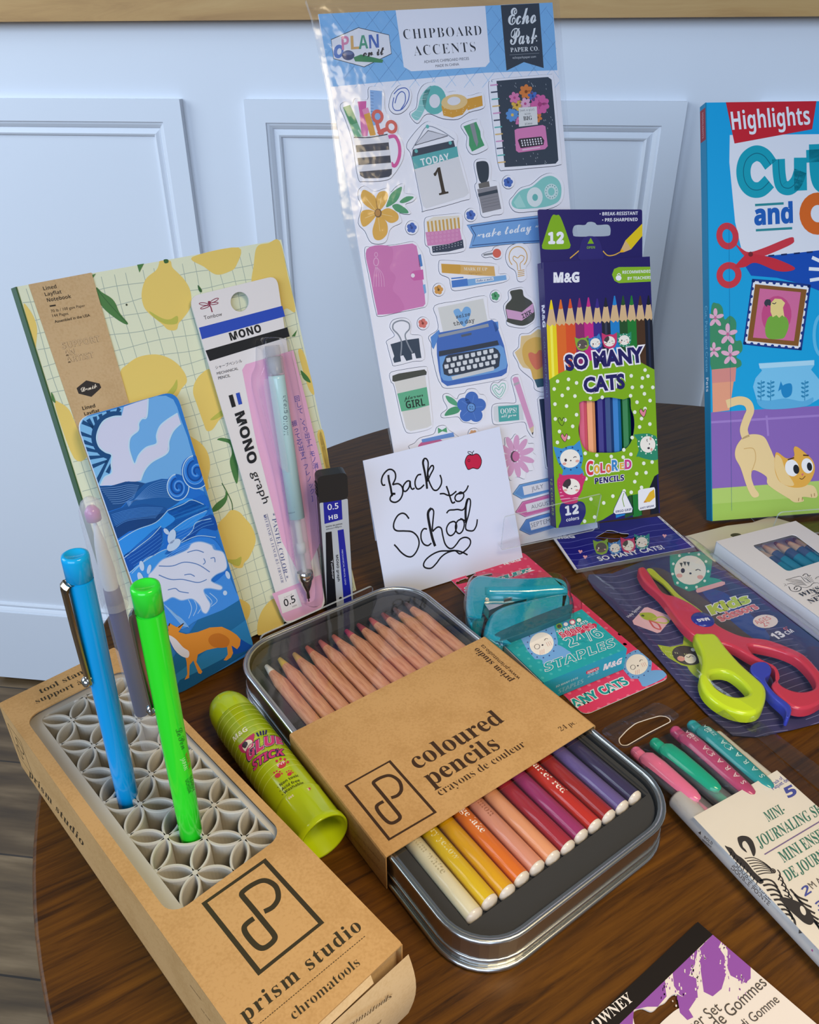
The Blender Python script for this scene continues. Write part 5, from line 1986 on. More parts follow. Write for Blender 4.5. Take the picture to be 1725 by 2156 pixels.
a.poly([(738, 945), (900, 915), (1140, 868), (1162, 885), (1186, 985), (1180, 1020), (1120, 1045), (800, 1105), (765, 1100), (748, 1075)], '#74a8e2')
a.poly([(780, 942), (800, 932), (1100, 884), (1125, 900), (1141, 930), (1132, 1008), (1110, 1022), (800, 1072), (768, 1060), (758, 1000)], '#394354')
for r3, (x0, y0) in enumerate(((798, 965), (785, 1008), (811, 1040))):
    for k in range(8 if r3 != 1 else 9):
        x, y = x0 + k * 40.5, y0 - k * 8.6
        a.z(11).poly([(x - 15, y - 10), (x + 12, y - 15), (x + 15, y + 8), (x + 8, y + 14), (x - 8, y + 16), (x - 13, y + 10)], '#dfe4ea')
a.z(11).poly([(816, 1076), (1094, 1008), (1100, 1018), (1098, 1034), (825, 1098)], '#d4d7da')
a = sticker('binder_clip_sticker', [(412, 750), (430, 705), (485, 690), (530, 698), (550, 740), (545, 795), (612, 805), (625, 850), (636, 960), (560, 975), (445, 1003), (425, 980), (395, 870), (392, 840), (442, 805)], V3)
a.poly([(415, 862), (510, 835), (603, 822), (612, 900), (620, 952), (585, 956), (575, 920), (555, 925), (560, 962), (520, 972), (500, 935), (480, 940), (485, 975), (440, 985), (432, 960), (440, 940)], '#3a495c')
a.line([(483, 938), (488, 850), (468, 800), (432, 760), (440, 722), (490, 705), (535, 722), (540, 760), (512, 800), (530, 860), (560, 918)], 0.9, '#9097a2')
a = sticker('coffee_cup_sticker', [(412, 1055), (470, 1035), (638, 1010), (655, 1030), (662, 1075), (675, 1200), (692, 1380), (675, 1418), (600, 1440), (535, 1447), (508, 1420), (480, 1320), (440, 1140), (420, 1110)], V3)
a.poly([(440, 1108), (645, 1068), (688, 1395), (660, 1412), (548, 1436), (520, 1420)], '#e0deda')
a.poly([(428, 1070), (470, 1055), (640, 1028), (655, 1045), (652, 1064), (610, 1072), (440, 1110), (428, 1105)], '#4c4f49')
a.poly([(460, 1188), (560, 1165), (655, 1144), (672, 1264), (580, 1290), (487, 1306)], '#66b690')
a.text('planner', (505, 1232), (632, 1205), '#24362d', 'script', fat=0.012)
a.text('GIRL', (520, 1288), (645, 1265), '#24362d', 'sansb', C=(512, 1238))
a = sticker('blue_flower_sticker', [(765, 1195), (800, 1190), (850, 1225), (870, 1195), (905, 1185), (925, 1160), (975, 1158), (1000, 1190), (1035, 1200), (1050, 1245), (1030, 1290), (1035, 1335), (1000, 1375), (965, 1385), (930, 1380), (890, 1372), (860, 1340), (800, 1345), (755, 1345), (752, 1320), (790, 1285), (765, 1230)], V3)
a.poly([(780, 1202), (830, 1220), (868, 1265), (845, 1268), (800, 1245)], '#5bab82', True)
a.poly([(772, 1332), (800, 1290), (850, 1272), (875, 1290), (860, 1315), (810, 1330)], '#4f9e74', True)
for k in range(5):
    q = math.radians(-88 + 72 * k)
    a.z(3 + k % 2).ell(950 + 52 * math.cos(q), 1280 + 60 * math.sin(q), 46, 44, '#4a76c6', math.degrees(q))
    a.z(6).line([(950, 1280), (950 + 75 * math.cos(q + 0.2), 1280 + 85 * math.sin(q + 0.2))], 0.25, '#6f98dc', sm=False)
a.z(7).ell(948, 1280, 27, 29, '#6fa2e2')
a.ring(948, 1280, 27, 29, 0.4, '#2c3f6c')
for q in ((940, 1272), (955, 1275), (945, 1288), (958, 1290), (938, 1284)):
    a.z(9).dot(q, 0.35, '#27344f', 6)
a = sticker('heart_clip_sticker', [(1078, 1140), (1095, 1115), (1125, 1118), (1150, 1100), (1180, 1108), (1188, 1150), (1165, 1195), (1140, 1222), (1105, 1205), (1080, 1175)], V3)
a.line([(1132, 1150), (1110, 1128), (1088, 1148), (1105, 1185), (1138, 1212), (1170, 1165), (1172, 1125), (1148, 1122), (1132, 1150)], 0.5, '#86cdb9')
a.line([(1130, 1165), (1112, 1150), (1105, 1165), (1135, 1195), (1158, 1160), (1155, 1140), (1130, 1165)], 0.5, '#86cdb9')
a = sticker('eraser_pencil_sticker', [(1085, 1280), (1110, 1256), (1180, 1250), (1243, 1245), (1228, 1160), (1212, 1085), (1250, 1062), (1270, 1085), (1310, 1230), (1370, 1430), (1355, 1476), (1320, 1430), (1298, 1375), (1200, 1385), (1110, 1392), (1088, 1365)], V3)
a.poly([(1095, 1275), (1115, 1266), (1285, 1256), (1296, 1362), (1115, 1377), (1098, 1360)], '#dce1e6')
a.poly([(1126, 1272), (1262, 1262), (1266, 1362), (1132, 1375)], '#57b0ad')
a.text('OOPS!', (1143, 1322), (1250, 1312), '#eef3f4', 'serifb', C=(1140, 1288))
a.text('all gone', (1148, 1345), (1246, 1335), '#eef3f4', 'script', fat=0.012)
a.z(3).poly([(1220, 1090), (1236, 1076), (1258, 1080), (1362, 1400), (1333, 1420)], '#dfa4cb')
a.poly([(1228, 1122), (1264, 1108), (1268, 1122), (1232, 1138)], '#b9b4bd')
a.poly([(1333, 1420), (1362, 1400), (1360, 1440), (1354, 1462)], '#e0cba8')
a.poly([(1348, 1448), (1360, 1440), (1355, 1464)], '#3d4048')
a = sticker('sunny_bulb_sticker', [(1270, 800), (1330, 790), (1385, 750), (1430, 760), (1520, 800), (1540, 900), (1500, 1020), (1440, 1165), (1370, 1160), (1355, 1100), (1275, 1030), (1255, 980), (1225, 920), (1260, 880)], V3)
a.poly([(1278, 808), (1340, 800), (1390, 762), (1440, 775), (1510, 810), (1525, 900), (1480, 1010), (1420, 1045), (1290, 1015), (1268, 985), (1236, 915), (1272, 885)], '#e7cd97')
a.poly([(1285, 900), (1310, 845), (1370, 815), (1430, 830), (1480, 900), (1450, 1000), (1420, 1090), (1362, 1095), (1340, 1030), (1300, 980)], '#e0b65e', True)
a.poly([(1325, 930), (1345, 915), (1375, 925), (1400, 900), (1440, 920), (1440, 980), (1385, 1030), (1345, 990)], '#dd7b60', True)
a.poly([(1365, 1095), (1430, 1085), (1430, 1140), (1385, 1148)], '#3f6374')
a = sticker('phone_sticker', [(1385, 1225), (1400, 1208), (1480, 1200), (1520, 1660), (1460, 1690), (1440, 1680)], V3, sm=False)
a.poly([(1398, 1225), (1475, 1215), (1510, 1650), (1450, 1672)], '#34425c')
a = sticker('pen_bow_sticker', [(540, 1548), (575, 1515), (612, 1480), (700, 1455), (722, 1410), (770, 1398), (800, 1430), (845, 1460), (950, 1560), (700, 1640)], V3)
a.poly([(600, 1530), (650, 1495), (720, 1480), (780, 1520), (760, 1560), (600, 1600)], '#d06a9e', True)
a.poly([(620, 1490), (830, 1443), (838, 1472), (625, 1512)], '#6b97da')
a.poly([(728, 1412), (755, 1428), (785, 1410), (790, 1445), (758, 1436), (730, 1452)], '#58a877')
a = sticker('gold_flower_sticker', [(930, 1440), (950, 1420), (985, 1420), (1000, 1450), (1000, 1500), (930, 1500)], V3)
a.flower(962, 1455, 28, '#dda97a', 6, '#a06a48')
a = sticker('daisy_sticker', [(1240, 1455), (1265, 1490), (1310, 1468), (1320, 1515), (1360, 1520), (1350, 1570), (1375, 1600), (1345, 1640), (1360, 1690), (1310, 1700), (1300, 1750), (1250, 1735), (1205, 1760), (1180, 1700), (1130, 1690), (1140, 1620), (1130, 1560), (1170, 1530), (1170, 1480), (1210, 1490)], V3)
for k in range(11):
    q = math.radians(-85 + 360 / 11 * k)
    a.z(1 + k % 2).ell(1240 + 76 * math.cos(q), 1602 + 90 * math.sin(q), 52, 20, '#dfa9cf', math.degrees(math.atan2(90 * math.sin(q), 76 * math.cos(q))))
a.z(4).ell(1236, 1603, 28, 38, '#5b4a56')
a.ell(1244, 1602, 24, 34, '#cf78ab')
for nm, pts, lab, c, txt, A, B in (('july_tab_sticker', [(1275, 712), (1328, 640), (1450, 612), (1560, 585), (1575, 690), (1450, 725), (1342, 750)], [(1352, 655), (1570, 608), (1580, 672), (1365, 722)], '#78abe0', 'JULY', (1425, 690), (1518, 665)),
                                   ('august_tab_sticker', [(1297, 855), (1350, 775), (1450, 748), (1565, 715), (1585, 830), (1480, 862), (1372, 892)], [(1375, 795), (1580, 740), (1592, 806), (1388, 858)], '#dd8dbd', 'AUGUST', (1422, 832), (1580, 792)),
                                   ('september_tab_sticker', [(1328, 995), (1380, 915), (1480, 885), (1590, 855), (1610, 975), (1500, 1008), (1408, 1034)], [(1406, 935), (1610, 878), (1620, 945), (1420, 1000)], '#6797d8', 'SEPTEMBER', (1420, 978), (1650, 918))):
    a = sticker(nm, pts, V1, sm=False, pale=c)
    a.poly([(p[0] * 0.9 + 0.1 * 1450, p[1] * 0.88 + 0.12 * (sum(q[1] for q in pts) / len(pts))) for p in pts], {'#78abe0': '#6496d2', '#dd8dbd': '#d070ab', '#6797d8': '#5484c9'}[c])
    a.poly(lab, '#e2e3ec')
    a.text(txt, A, B, '#6a6d78', 'sans', fat=-0.005)
o = mb.build('backing_card', t)
for nm, b in STK:
    b.build(nm, t)
# bag: front and back film with a sealed strip along the top
bq = [(866, 1200), (1263, 1113), (1212, 440), (1198, 278), (1178, 0), (1176, -60), (640, -30), (645, 0), (657, 35), (692, 195), (722, 448), (775, 660), (828, 950)]
SFB = SF.shift(0.0018)
bo = [SFB.px(*p) for p in bq]
for q in bo[:2]:
    q[1] = max(q[1], 0.0012)
mb = MB()
tri = tessellate_polygon([[Vector((p[0], p[1], 0)) for p in bo]])
mb.add([SFB.w(p[0], p[1], 0) for p in bo], tri, 'clear_bag')
SBB = SF.shift(-0.0016)
mb.add([SBB.w(p[0], p[1], 0) for p in bo], tri, 'clear_bag')
N = len(bo)
mb.add([SFB.w(p[0], p[1], 0) for p in bo] + [SBB.w(p[0], p[1], 0) for p in bo], [(i, (i + 1) % N, N + (i + 1) % N, N + i) for i in range(N)], 'clear_bag')
art = Art(mb, SFB)
art.V(640, 0, .34783)
for (p, q) in (((20, 30), (1520, -30)), ((18, 52), (700, 22)), ((40, 66), (90, 66))):
    art.z(1).line([p, q], 0.25, 'clear_bag', sm=False)
mb.build('clear_bag', t)['label'] = 'clear plastic bag'
# ================================================================ folded paper sign
HF = standing((-0.0665 * 0.975, 0.4036 * 0.975, 0.0081), 34.5, 20.2)
hq = [HF.px(*p) for p in ((810.7, 1237), (1097.3, 1147), (1052, 898), (764.5, 970))]
for q in hq[:2]:
    q[1] = (0.0006 - HF.o[2]) / HF.v[2]
mb = MB()
mb.prism(HF, hq, -0.0003, 0, '#dee5fd')
art = Art(mb, HF)
art.V(740, 850, .26667)
PEN = '#1b1b22'
S = 1.05
for pts, w in (([(268, 640), (248, 642), (238, 610), (250, 565), (285, 525), (318, 520), (345, 545), (348, 590), (325, 640)], S), ([(292, 562), (298, 610), (310, 660), (322, 730), (322, 712), (348, 712)], S * 1.3), ([(325, 640), (370, 632), (402, 660), (405, 710), (385, 755), (350, 778), (318, 772), (306, 752), (318, 722), (345, 710)], S),
               ([(462, 610), (440, 612), (415, 640), (408, 668), (415, 690), (435, 688), (458, 655), (464, 612), (468, 655), (482, 675), (500, 665)], S), ([(552, 558), (525, 565), (505, 605), (505, 645), (520, 672), (545, 668), (575, 640)], S),
               ([(572, 440), (566, 470), (580, 540), (592, 610), (598, 672)], S * 1.4), ([(600, 610), (602, 540), (607, 470), (595, 438), (576, 434), (565, 460)], S), ([(600, 615), (625, 560), (648, 515), (645, 490), (628, 495), (605, 540), (608, 580)], S), ([(604, 585), (625, 640), (650, 680), (680, 680), (708, 640), (712, 600), (700, 562)], S),
               ([(698, 712), (730, 710), (760, 722), (790, 722), (830, 690)], S), ([(750, 650), (765, 690), (780, 740), (797, 782), (820, 775)], S * 1.1), ([(850, 708), (828, 720), (818, 745), (830, 768), (860, 768), (885, 740), (885, 710), (862, 698), (848, 710), (880, 705), (908, 680), (924, 645)], S),
               ([(752, 865), (772, 842), (810, 838), (840, 835), (875, 840), (897, 820), (908, 780), (920, 752), (938, 758), (940, 800), (925, 880), (905, 950), (905, 990), (930, 1003), (965, 1000), (988, 960), (995, 912)], S), ([(918, 755), (906, 800), (902, 860), (905, 940)], S * 1.6),
               ([(455, 908), (430, 875), (400, 865), (365, 885), (338, 935), (335, 980), (360, 1003), (420, 1005), (480, 1012), (522, 1050), (535, 1105), (515, 1165), (480, 1205), (440, 1205), (395, 1175), (360, 1135), (338, 1112)], S),
               ([(598, 990), (572, 988), (552, 1020), (552, 1070), (572, 1108), (605, 1120), (632, 1100)], S), ([(632, 825), (610, 850), (606, 890), (622, 980), (640, 1060), (662, 1125)], S * 1.7), ([(632, 825), (650, 850), (645, 920), (640, 985), (648, 1010)], S), ([(640, 1010), (680, 975), (710, 985), (722, 1040), (740, 1105), (770, 1140), (800, 1140), (830, 1110), (860, 1070), (900, 1055), (935, 1070), (940, 1105), (915, 1145), (860, 1185), (820, 1160), (770, 1162), (700, 1165), (640, 1190), (590, 1230), (570, 1270), (585, 1295), (630, 1298), (670, 1262), (710, 1210), (760, 1175), (820, 1160), (870, 1170), (918, 1194)], S),
               ([(802, 930), (772, 945), (752, 985), (760, 1025), (785, 1042), (815, 1020), (832, 970), (820, 935), (800, 930)], S), ([(870, 912), (840, 925), (822, 965), (830, 1010), (855, 1025), (880, 1000), (892, 950), (880, 915), (862, 910), (905, 925)], S)):
    art.z(1).line(pts, w, PEN, n=6)
art.z(3).poly([(958, 405), (925, 405), (905, 430), (898, 465), (910, 500), (925, 520), (960, 508), (1000, 514), (1022, 485), (1027, 445), (1010, 408), (985, 395)], '#c8254c', True)
art.line([(958, 405), (925, 405), (905, 430), (898, 465), (910, 500), (925, 520), (960, 508), (1000, 514), (1022, 485), (1027, 445), (1010, 408), (985, 395)], 0.5, PEN, True)
art.line([(960, 408), (955, 390), (968, 372)], 0.5, PEN)
art.line([(950, 402), (925, 392), (922, 378), (945, 382), (958, 400)], 0.4, PEN)
art.ring(928, 448, 8, 10, 0.3, PEN)
# the folded back leaf and its left edge
mb.prism(Frame(HF.w(0, 0, -0.0004), HF.u, HF.v), [hq[0], hq[0] + [0.004, 0], hq[3] + [0.003, 0], hq[3]], -0.0002, 0.0, '#dee5fd')
top0, top1 = hq[3], hq[2]
mb.add([HF.w(*top0, -0.0003), HF.w(*top1, -0.0003), HF.w(top1[0], 0.030, -0.006), HF.w(top0[0] + 0.001, 0.030, -0.006)], [(0, 3, 2, 1)], '#e6e6ef')
o = mb.build('folded_sign', loc=HF.w(0.05, 0, 0))
tag(o, 'small white folded paper sign hand-lettered Back to School with a red apple', 'sign')

# ================================================================ box of coloured pencils with cats
SB_ = 0.945
CF_ = standing(EYE + (A3((0.0448, 0.4873, 0.0030)) - EYE) * SB_, 21.5, 19.2)
cq = [CF_.px(*p) for p in ((1171.4, 1112), (1390, 1080.4), (1368.6, 540), (1144.4, 552))]
CD = 0.0095
t = thing('pencil_box', 'navy and lime cardboard pencil box printed with cats, standing in front of the sticker pack', 'pencil box', CF_.w(0.04, 0, -0.004))
mb = MB()
NV, LM = '#221c63', '#7fae1c'
VC = (1080, 420, .3387)
cv = Art(None, CF_)
cv.V(*VC)
win = [cv.ab(p) for p in ((412, 1270), (425, 1258), (440, 1252), (515, 1252), (540, 1238), (600, 1230), (655, 1238), (690, 1242), (722, 1232), (732, 1245), (735, 1300), (752, 1350), (755, 1420), (738, 1500), (700, 1550), (640, 1572), (560, 1574), (480, 1570), (440, 1540), (415, 1480), (408, 1420), (418, 1360))]
win = smooth_pts(win, True, 3)
mb.prism(CF_, cq, -0.0005, 0, NV, holes=[win])
mb.prism(CF_, cq, -CD, -CD + 0.0005, NV)
e = 0.0005
for (p, q) in ((cq[0], cq[1]), (cq[1], cq[2]), (cq[2], cq[3]), (cq[3], cq[0])):
    d = norm(q - p)
    nn = np.array([-d[1], d[0]]) * e
    mb.prism(CF_, [p, q, q + nn, p + nn], -CD + 0.0005, -0.0005, NV)
art = Art(mb, CF_).clip_to(cq)
art.V(*VC)
W = '#e9e9f2'
art.text('M&G', (253, 515), (415, 512), W, 'sansb', fat=0.035)
art.z(1).poly([(860, 418), (660, 420), (630, 432), (617, 468), (632, 505), (660, 520), (862, 510)], '#86b52a')
art.text('RECOMMENDED', (682, 462), (858, 455), W, 'sansb')
art.text('BY TEACHERS', (714, 500), (860, 494), W, 'sansb')
art.ell(658, 488, 18, 17, W)
art.line([(648, 470), (660, 460), (672, 472)], 0.5, W)
PC_ = ['#e8d21c', '#dd6a2a', '#d8502a', '#8a2a6a', '#c42a86', '#3a2a86', '#202433', '#1f7fc8', '#24502c', '#1f7a34', '#4a3222', '#141a2a']
WX = [(210, 270), (270, 328), (328, 388), (388, 443), (443, 500), (500, 552), (552, 606), (606, 662), (662, 712), (712, 767), (767, 820), (820, 870)]
for k, (x0, x1) in enumerate(WX):
    tip_y = 625 - k * 2.6 + (0, 0, -2, -4, -6, 4, 0, -8, -6, -4, 0, 0)[k]
    wy = 782 - k * 3.4
    ys = 1120
    c = PC_[k]
    art.z(2).poly([(x0, wy - 12), (x1, wy - 14), (x1 + 14, ys), (x0 + 14, ys)], c)
    m_ = (x0 + x1) / 2
    art.poly([(x0 + (x1 - x0) * 0.34, wy - 12), (x0 + (x1 - x0) * 0.60, wy - 14), (x0 + (x1 - x0) * 0.60 + 14, ys), (x0 + (x1 - x0) * 0.34 + 14, ys)], {'#e8d21c': '#f4ec5a', '#202433': '#3a3f55', '#141a2a': '#232c44'}.get(c, c))
    art.poly([(x0, wy - 8), (m_ - 14, tip_y + 56), (m_ + 12, tip_y + 54), (x1, wy - 12), (x1 - 9, wy + 6), (m_ + 6, wy - 6), (m_ - 8, wy + 8), (x0 + 10, wy - 2)], '#d4b389')
    art.poly([(m_ - 14, tip_y + 57), (m_ - 5, tip_y), (m_ + 2, tip_y), (m_ + 12, tip_y + 55), (m_, tip_y + 60)], c)
    # the pencil bodies shown again along the bottom edge
    if k >= 7:
        art.z(2).poly([(x0 + 22 - (11 - k) * 2, 1700), (x1 + 24, 1680), (x1 + 40, 1960), (x0 + 36, 1980)], c)
art.z(8)
WINP = smooth_pts([(412, 1270), (425, 1258), (440, 1252), (515, 1252), (540, 1238), (600, 1230), (655, 1238), (690, 1242), (722, 1232), (732, 1245), (735, 1300), (752, 1350), (755, 1420), (738, 1500), (700, 1550), (640, 1572), (560, 1574), (480, 1570), (440, 1540), (415, 1480), (408, 1420), (418, 1360)], True, 3)
art.poly([(228, 1118), (290, 1080), (400, 1030), (520, 990), (680, 985), (790, 1010), (885, 1060), (905, 1550), (912, 1700), (880, 1720), (850, 1790), (780, 1830), (720, 1840), (640, 1940), (560, 1990), (450, 2030), (270, 2060), (255, 1700)], LM, holes=[WINP])
for (x, y) in ((257, 1178), (346, 1118), (396, 1140), (307, 1218), (386, 1222), (278, 1130), (262, 1272), (343, 1175), (334, 1284), (396, 1338), (264, 1364), (325, 1370), (372, 1410), (290, 1442), (346, 1480), (277, 1510), (482, 1236), (556, 1230), (732, 1220), (736, 1096), (743, 1168), (806, 1110), (840, 1098), (822, 1060), (870, 1168), (802, 1164), (818, 1208), (853, 1250), (772, 1260), (758, 1322), (822, 1300), (800, 1362), (852, 1396), (788, 1414), (742, 1480), (690, 1556), (612, 1598), (522, 1590), (450, 1578), (734, 1584), (686, 1602), (814, 1640), (866, 1632), (770, 1704), (828, 1698), (758, 1754), (622, 1844), (692, 1812), (736, 1820), (800, 1790), (486, 1862), (565, 1886), (446, 2000), (508, 1974), (430, 1700), (455, 1736)):
    art.z(9).ell(x, y, 11, 12, '#e8eee0', 0, 10)
NVI = '#241f62'
art.z(10)
art.text('SO MANY', (330, 1062), (818, 1005), NVI, 'sans', C=(318, 965), fat=0.05, outline='#eceaf2', ow=0.075)
art.text('CATS', (442, 1198), (698, 1170), NVI, 'sans', C=(435, 1106), fat=0.05, outline='#eceaf2', ow=0.075)
for ch, x0, x1, y0, c, up in (('C', 458, 502, 1712, '#d8344a', 86), ('o', 505, 540, 1704, '#e0b040', 52), ('L', 545, 575, 1700, '#cf3f5a', 62), ('o', 580, 612, 1697, '#e0803a', 50), ('R', 616, 655, 1686, '#3a86c8', 66), ('E', 665, 692, 1678, '#e0b040', 40), ('D', 697, 738, 1676, '#c83f8a', 58)):
    art.z(12).text(ch, (x0, y0), (x1, y0 - 3), c, 'sansb', C=(x0 - 2, y0 - up), fat=0.02, outline='#eceaf2', ow=0.08)
art.z(12).text('PENCILS', (510, 1768), (692, 1745), NVI, 'sansb', C=(508, 1732), fat=0.02, outline='#eceaf2', ow=0.06)


def cat(a, x, y, r, hood, face='#efeae2', rot=0.0, mask=None, pat=None, z=14, s=1.0):
    """a hooded cat's head"""
    t0 = math.radians(rot)

    def P(dx, dy):
        return (x + (dx * math.cos(t0) - dy * math.sin(t0)) * r, y + (dx * math.sin(t0) + dy * math.cos(t0)) * r)
    a.z(z).poly([P(-0.95, 0.1), P(-1.0, -0.35), P(-1.05, -1.15), P(-0.45, -0.85), P(0.1, -0.95), P(0.5, -0.9), P(1.0, -1.2), P(1.02, -0.4), P(0.98, 0.2), P(0.7, 0.8), P(0, 1.02), P(-0.7, 0.75)], hood)
    if pat:
        for k in range(11):
            q = 2 * math.pi * k / 11
            a.z(z + 1).ell(*P(0.86 * math.cos(q), 0.86 * math.sin(q)), r * 0.07, r * 0.07, pat, 0, 6)
    a.z(z + 2).ell(x, y, r * 0.76, r * 0.70, face, rot)
    if mask:
        a.z(z + 3).poly([P(-0.74, -0.1), P(-0.5, -0.55), P(-0.1, -0.66), P(-0.05, -0.2), P(-0.4, 0.05)], mask, True)
    a.z(z + 4).ell(*P(-0.35, 0.05), r * 0.10, r * 0.12, '#3a3340' if face != '#5b5552' else '#efeae2', rot, 10)
    a.line([P(0.25, 0.0), P(0.38, -0.06), P(0.5, 0.0)], max(0.2, r * 0.006) * s, '#3a3340')
    a.ell(*P(0.02, 0.16), r * 0.06, r * 0.05, '#3a3340', rot, 8)
    for q in (-0.5, 0.5):
        a.z(z + 4).ell(*P(q, 0.3), r * 0.15, r * 0.10, '#e2a79c', rot, 10)


cat(art, 431, 900, 42, '#84ac3c', '#5b5552', -5, z=14)
cat(art, 512, 892, 42, '#3f7fc4', rot=-18, pat='#27407c')
cat(art, 600, 882, 46, '#c8386c', mask='#4a4046', rot=0)
cat(art, 692, 874, 44, '#2e8a6c', rot=0, pat='#e6efe8')
# cats stacked at the lower left
art.z(14).poly([(310, 1700), (325, 1670), (410, 1660), (440, 1700), (425, 1720), (310, 1725)], '#3f8fd0', True)
cat(art, 355, 1610, 82, '#3f8fd0', rot=-12, pat='#27407c', z=15)
art.z(22).poly([(285, 1725), (440, 1715), (442, 1760), (405, 1850), (395, 1885), (320, 1890), (290, 1840)], '#c8326e', True)
for k in range(7):
    art.z(23).line([(288 + k, 1738 + k * 21), (360, 1730 + k * 21), (436 - k * 5, 1728 + k * 21)], 0.6, '#e8a6c4')
cat(art, 362, 1785, 72, '#c8326e', mask='#3f363c', z=24)
art.z(14).poly([(790, 1575), (800, 1605), (905, 1612), (905, 1480)], '#2e8a6c', True)
cat(art, 838, 1522, 68, '#2e8a6c', rot=-95, pat='#e6efe8', z=15)
for (x, y, c, f) in ((304, 1382, '#2a2a2a', None), (322, 1482, '#2a2a2a', '#e58a9a'), (811, 1328, '#2a2a2a', '#e58a9a')):
    hp = [(x, y - 8), (x - 14, y - 26), (x - 24, y - 8), (x + 2, y + 24), (x + 18, y - 12), (x + 10, y - 26)]
    if f:
        art.z(14).poly(hp, f, True)
    art.z(15).line(hp, 0.35, c, True)
art.z(14).poly([(290, 2050), (300, 1990), (290, 1930), (302, 1890), (345, 1880), (420, 1876), (448, 1900), (452, 1950), (430, 2000), (405, 2040), (408, 2070)], '#2a2a78', True)
art.z(16).text('12', (326, 1962), (410, 1948), W, 'mono', fat=0.05)
art.text('colors', (332, 2002), (412, 1988), W, 'sansb')
art.z(14).poly([(680, 1812), (695, 1815), (745, 1920), (740, 1945), (640, 1958), (624, 1945), (630, 1920)], '#e9e9f0')
art.line([(680, 1812), (695, 1815), (745, 1920), (740, 1945), (640, 1958), (624, 1945), (630, 1920)], 0.35, '#2a2a78', True, sm=False)
art.text('ERGO GRIP', (640, 1948), (738, 1932), NVI, 'sansb')
art.line([(690, 1825), (680, 1860), (692, 1910)], 0.6, '#8fae5c', sm=False)
art.z(14).poly([(790, 1802), (878, 1788), (884, 1800), (888, 1912), (878, 1920), (788, 1934), (780, 1922), (778, 1812)], '#e9e9f0')
art.text('ANTI BREAK', (790, 1926), (878, 1908), NVI, 'sansb')
art.poly([(815, 1880), (850, 1820), (878, 1800), (884, 1850), (850, 1880)], '#dfb32e')
art.poly([(812, 1885), (818, 1872), (835, 1882)], '#c8803a')
# left side of the carton
Ls = cq[3] - cq[0]
LFp = Frame(CF_.w(cq[0][0], cq[0][1], 0), -CF_.n, CF_.u * Ls[0] + CF_.v * Ls[1])
art2 = Art(mb, Frame(LFp.o, CF_.n * 1.0, CF_.u * Ls[0] + CF_.v * Ls[1]))
sf = Frame(CF_.w(cq[0][0], cq[0][1], -CD), CF_.n, norm(CF_.u * Ls[0] + CF_.v * Ls[1]))
art2 = Art(mb, sf)
H_ = np.linalg.norm(Ls)
art2.L()
art2.text('M&G', (0.0034, H_ - 0.026), (0.0034, H_ - 0.040), W, 'sansb', fat=0.02)
art2.text('COLOURED PENCILS', (0.0036, H_ - 0.046), (0.0036, H_ - 0.085), '#5a7aa0', 'sans')
art2.text('12 COLORS', (0.0036, 0.034), (0.0036, 0.008), '#8fae5c', 'sansb')
mb.build('carton', t)
# hang tab with euro slot
mb = MB()
HT = CF_.shift(-CD * 0.30)
ht = [HT.px(*p) for p in ((1140, 549), (1352.8, 541), (1352.6, 441), (1132.5, 441))]
hl = Art(None, HT).V(*VC)
slot = smooth_pts([hl.ab(p) for p in ((372, 192), (382, 165), (410, 157), (450, 158), (465, 142), (492, 138), (515, 145), (530, 158), (590, 155), (608, 172), (610, 205), (595, 226), (500, 230), (390, 230), (375, 215))], True, 3)
base = min(p[1] for p in ht) - 0.004
mb.prism(HT, round_poly([(ht[0][0], base), (ht[1][0], base), ht[2], ht[3]], 0.0015), -0.0006, 0, NV, holes=[slot])
art = Art(mb, HT).clip_to([(ht[0][0], base), (ht[1][0], base), ht[2], ht[3]])
art.V(*VC)
art.poly([(240, 110), (270, 98), (298, 112), (352, 260), (358, 290), (335, 308), (200, 310), (182, 290), (188, 265)], LM, True)
art.text('12', (220, 272), (318, 270), W, 'mono', fat=0.06)
art.text('• BREAK-RESISTANT', (540, 100), (778, 95), W, 'sansb')
art.text('• PRE-SHARPENED', (556, 138), (776, 134), W, 'sansb')
art.poly([(664, 330), (700, 255), (800, 155), (806, 150), (806, 225), (735, 310), (690, 320)], '#e0c31c')
art.poly([(664, 330), (700, 255), (720, 280), (735, 310), (690, 328)], '#d8b27a')
art.poly([(664, 330), (675, 305), (695, 326)], '#e8b21c')
art.line([(560, 320), (590, 348), (630, 345), (665, 328)], 0.7, '#d8a848')
art.line([(412, 318), (380, 345), (355, 366)], 0.7, '#d8a848')
art.poly([(415, 375), (418, 290), (440, 240), (480, 228), (525, 240), (550, 290), (555, 375)], '#2b256f', True)
art.poly([(464, 275), (484, 238), (504, 275)], LM)
art.text('OPEN', (460, 307), (510, 305), LM, 'sansb')
mb.build('hang_tab', t)
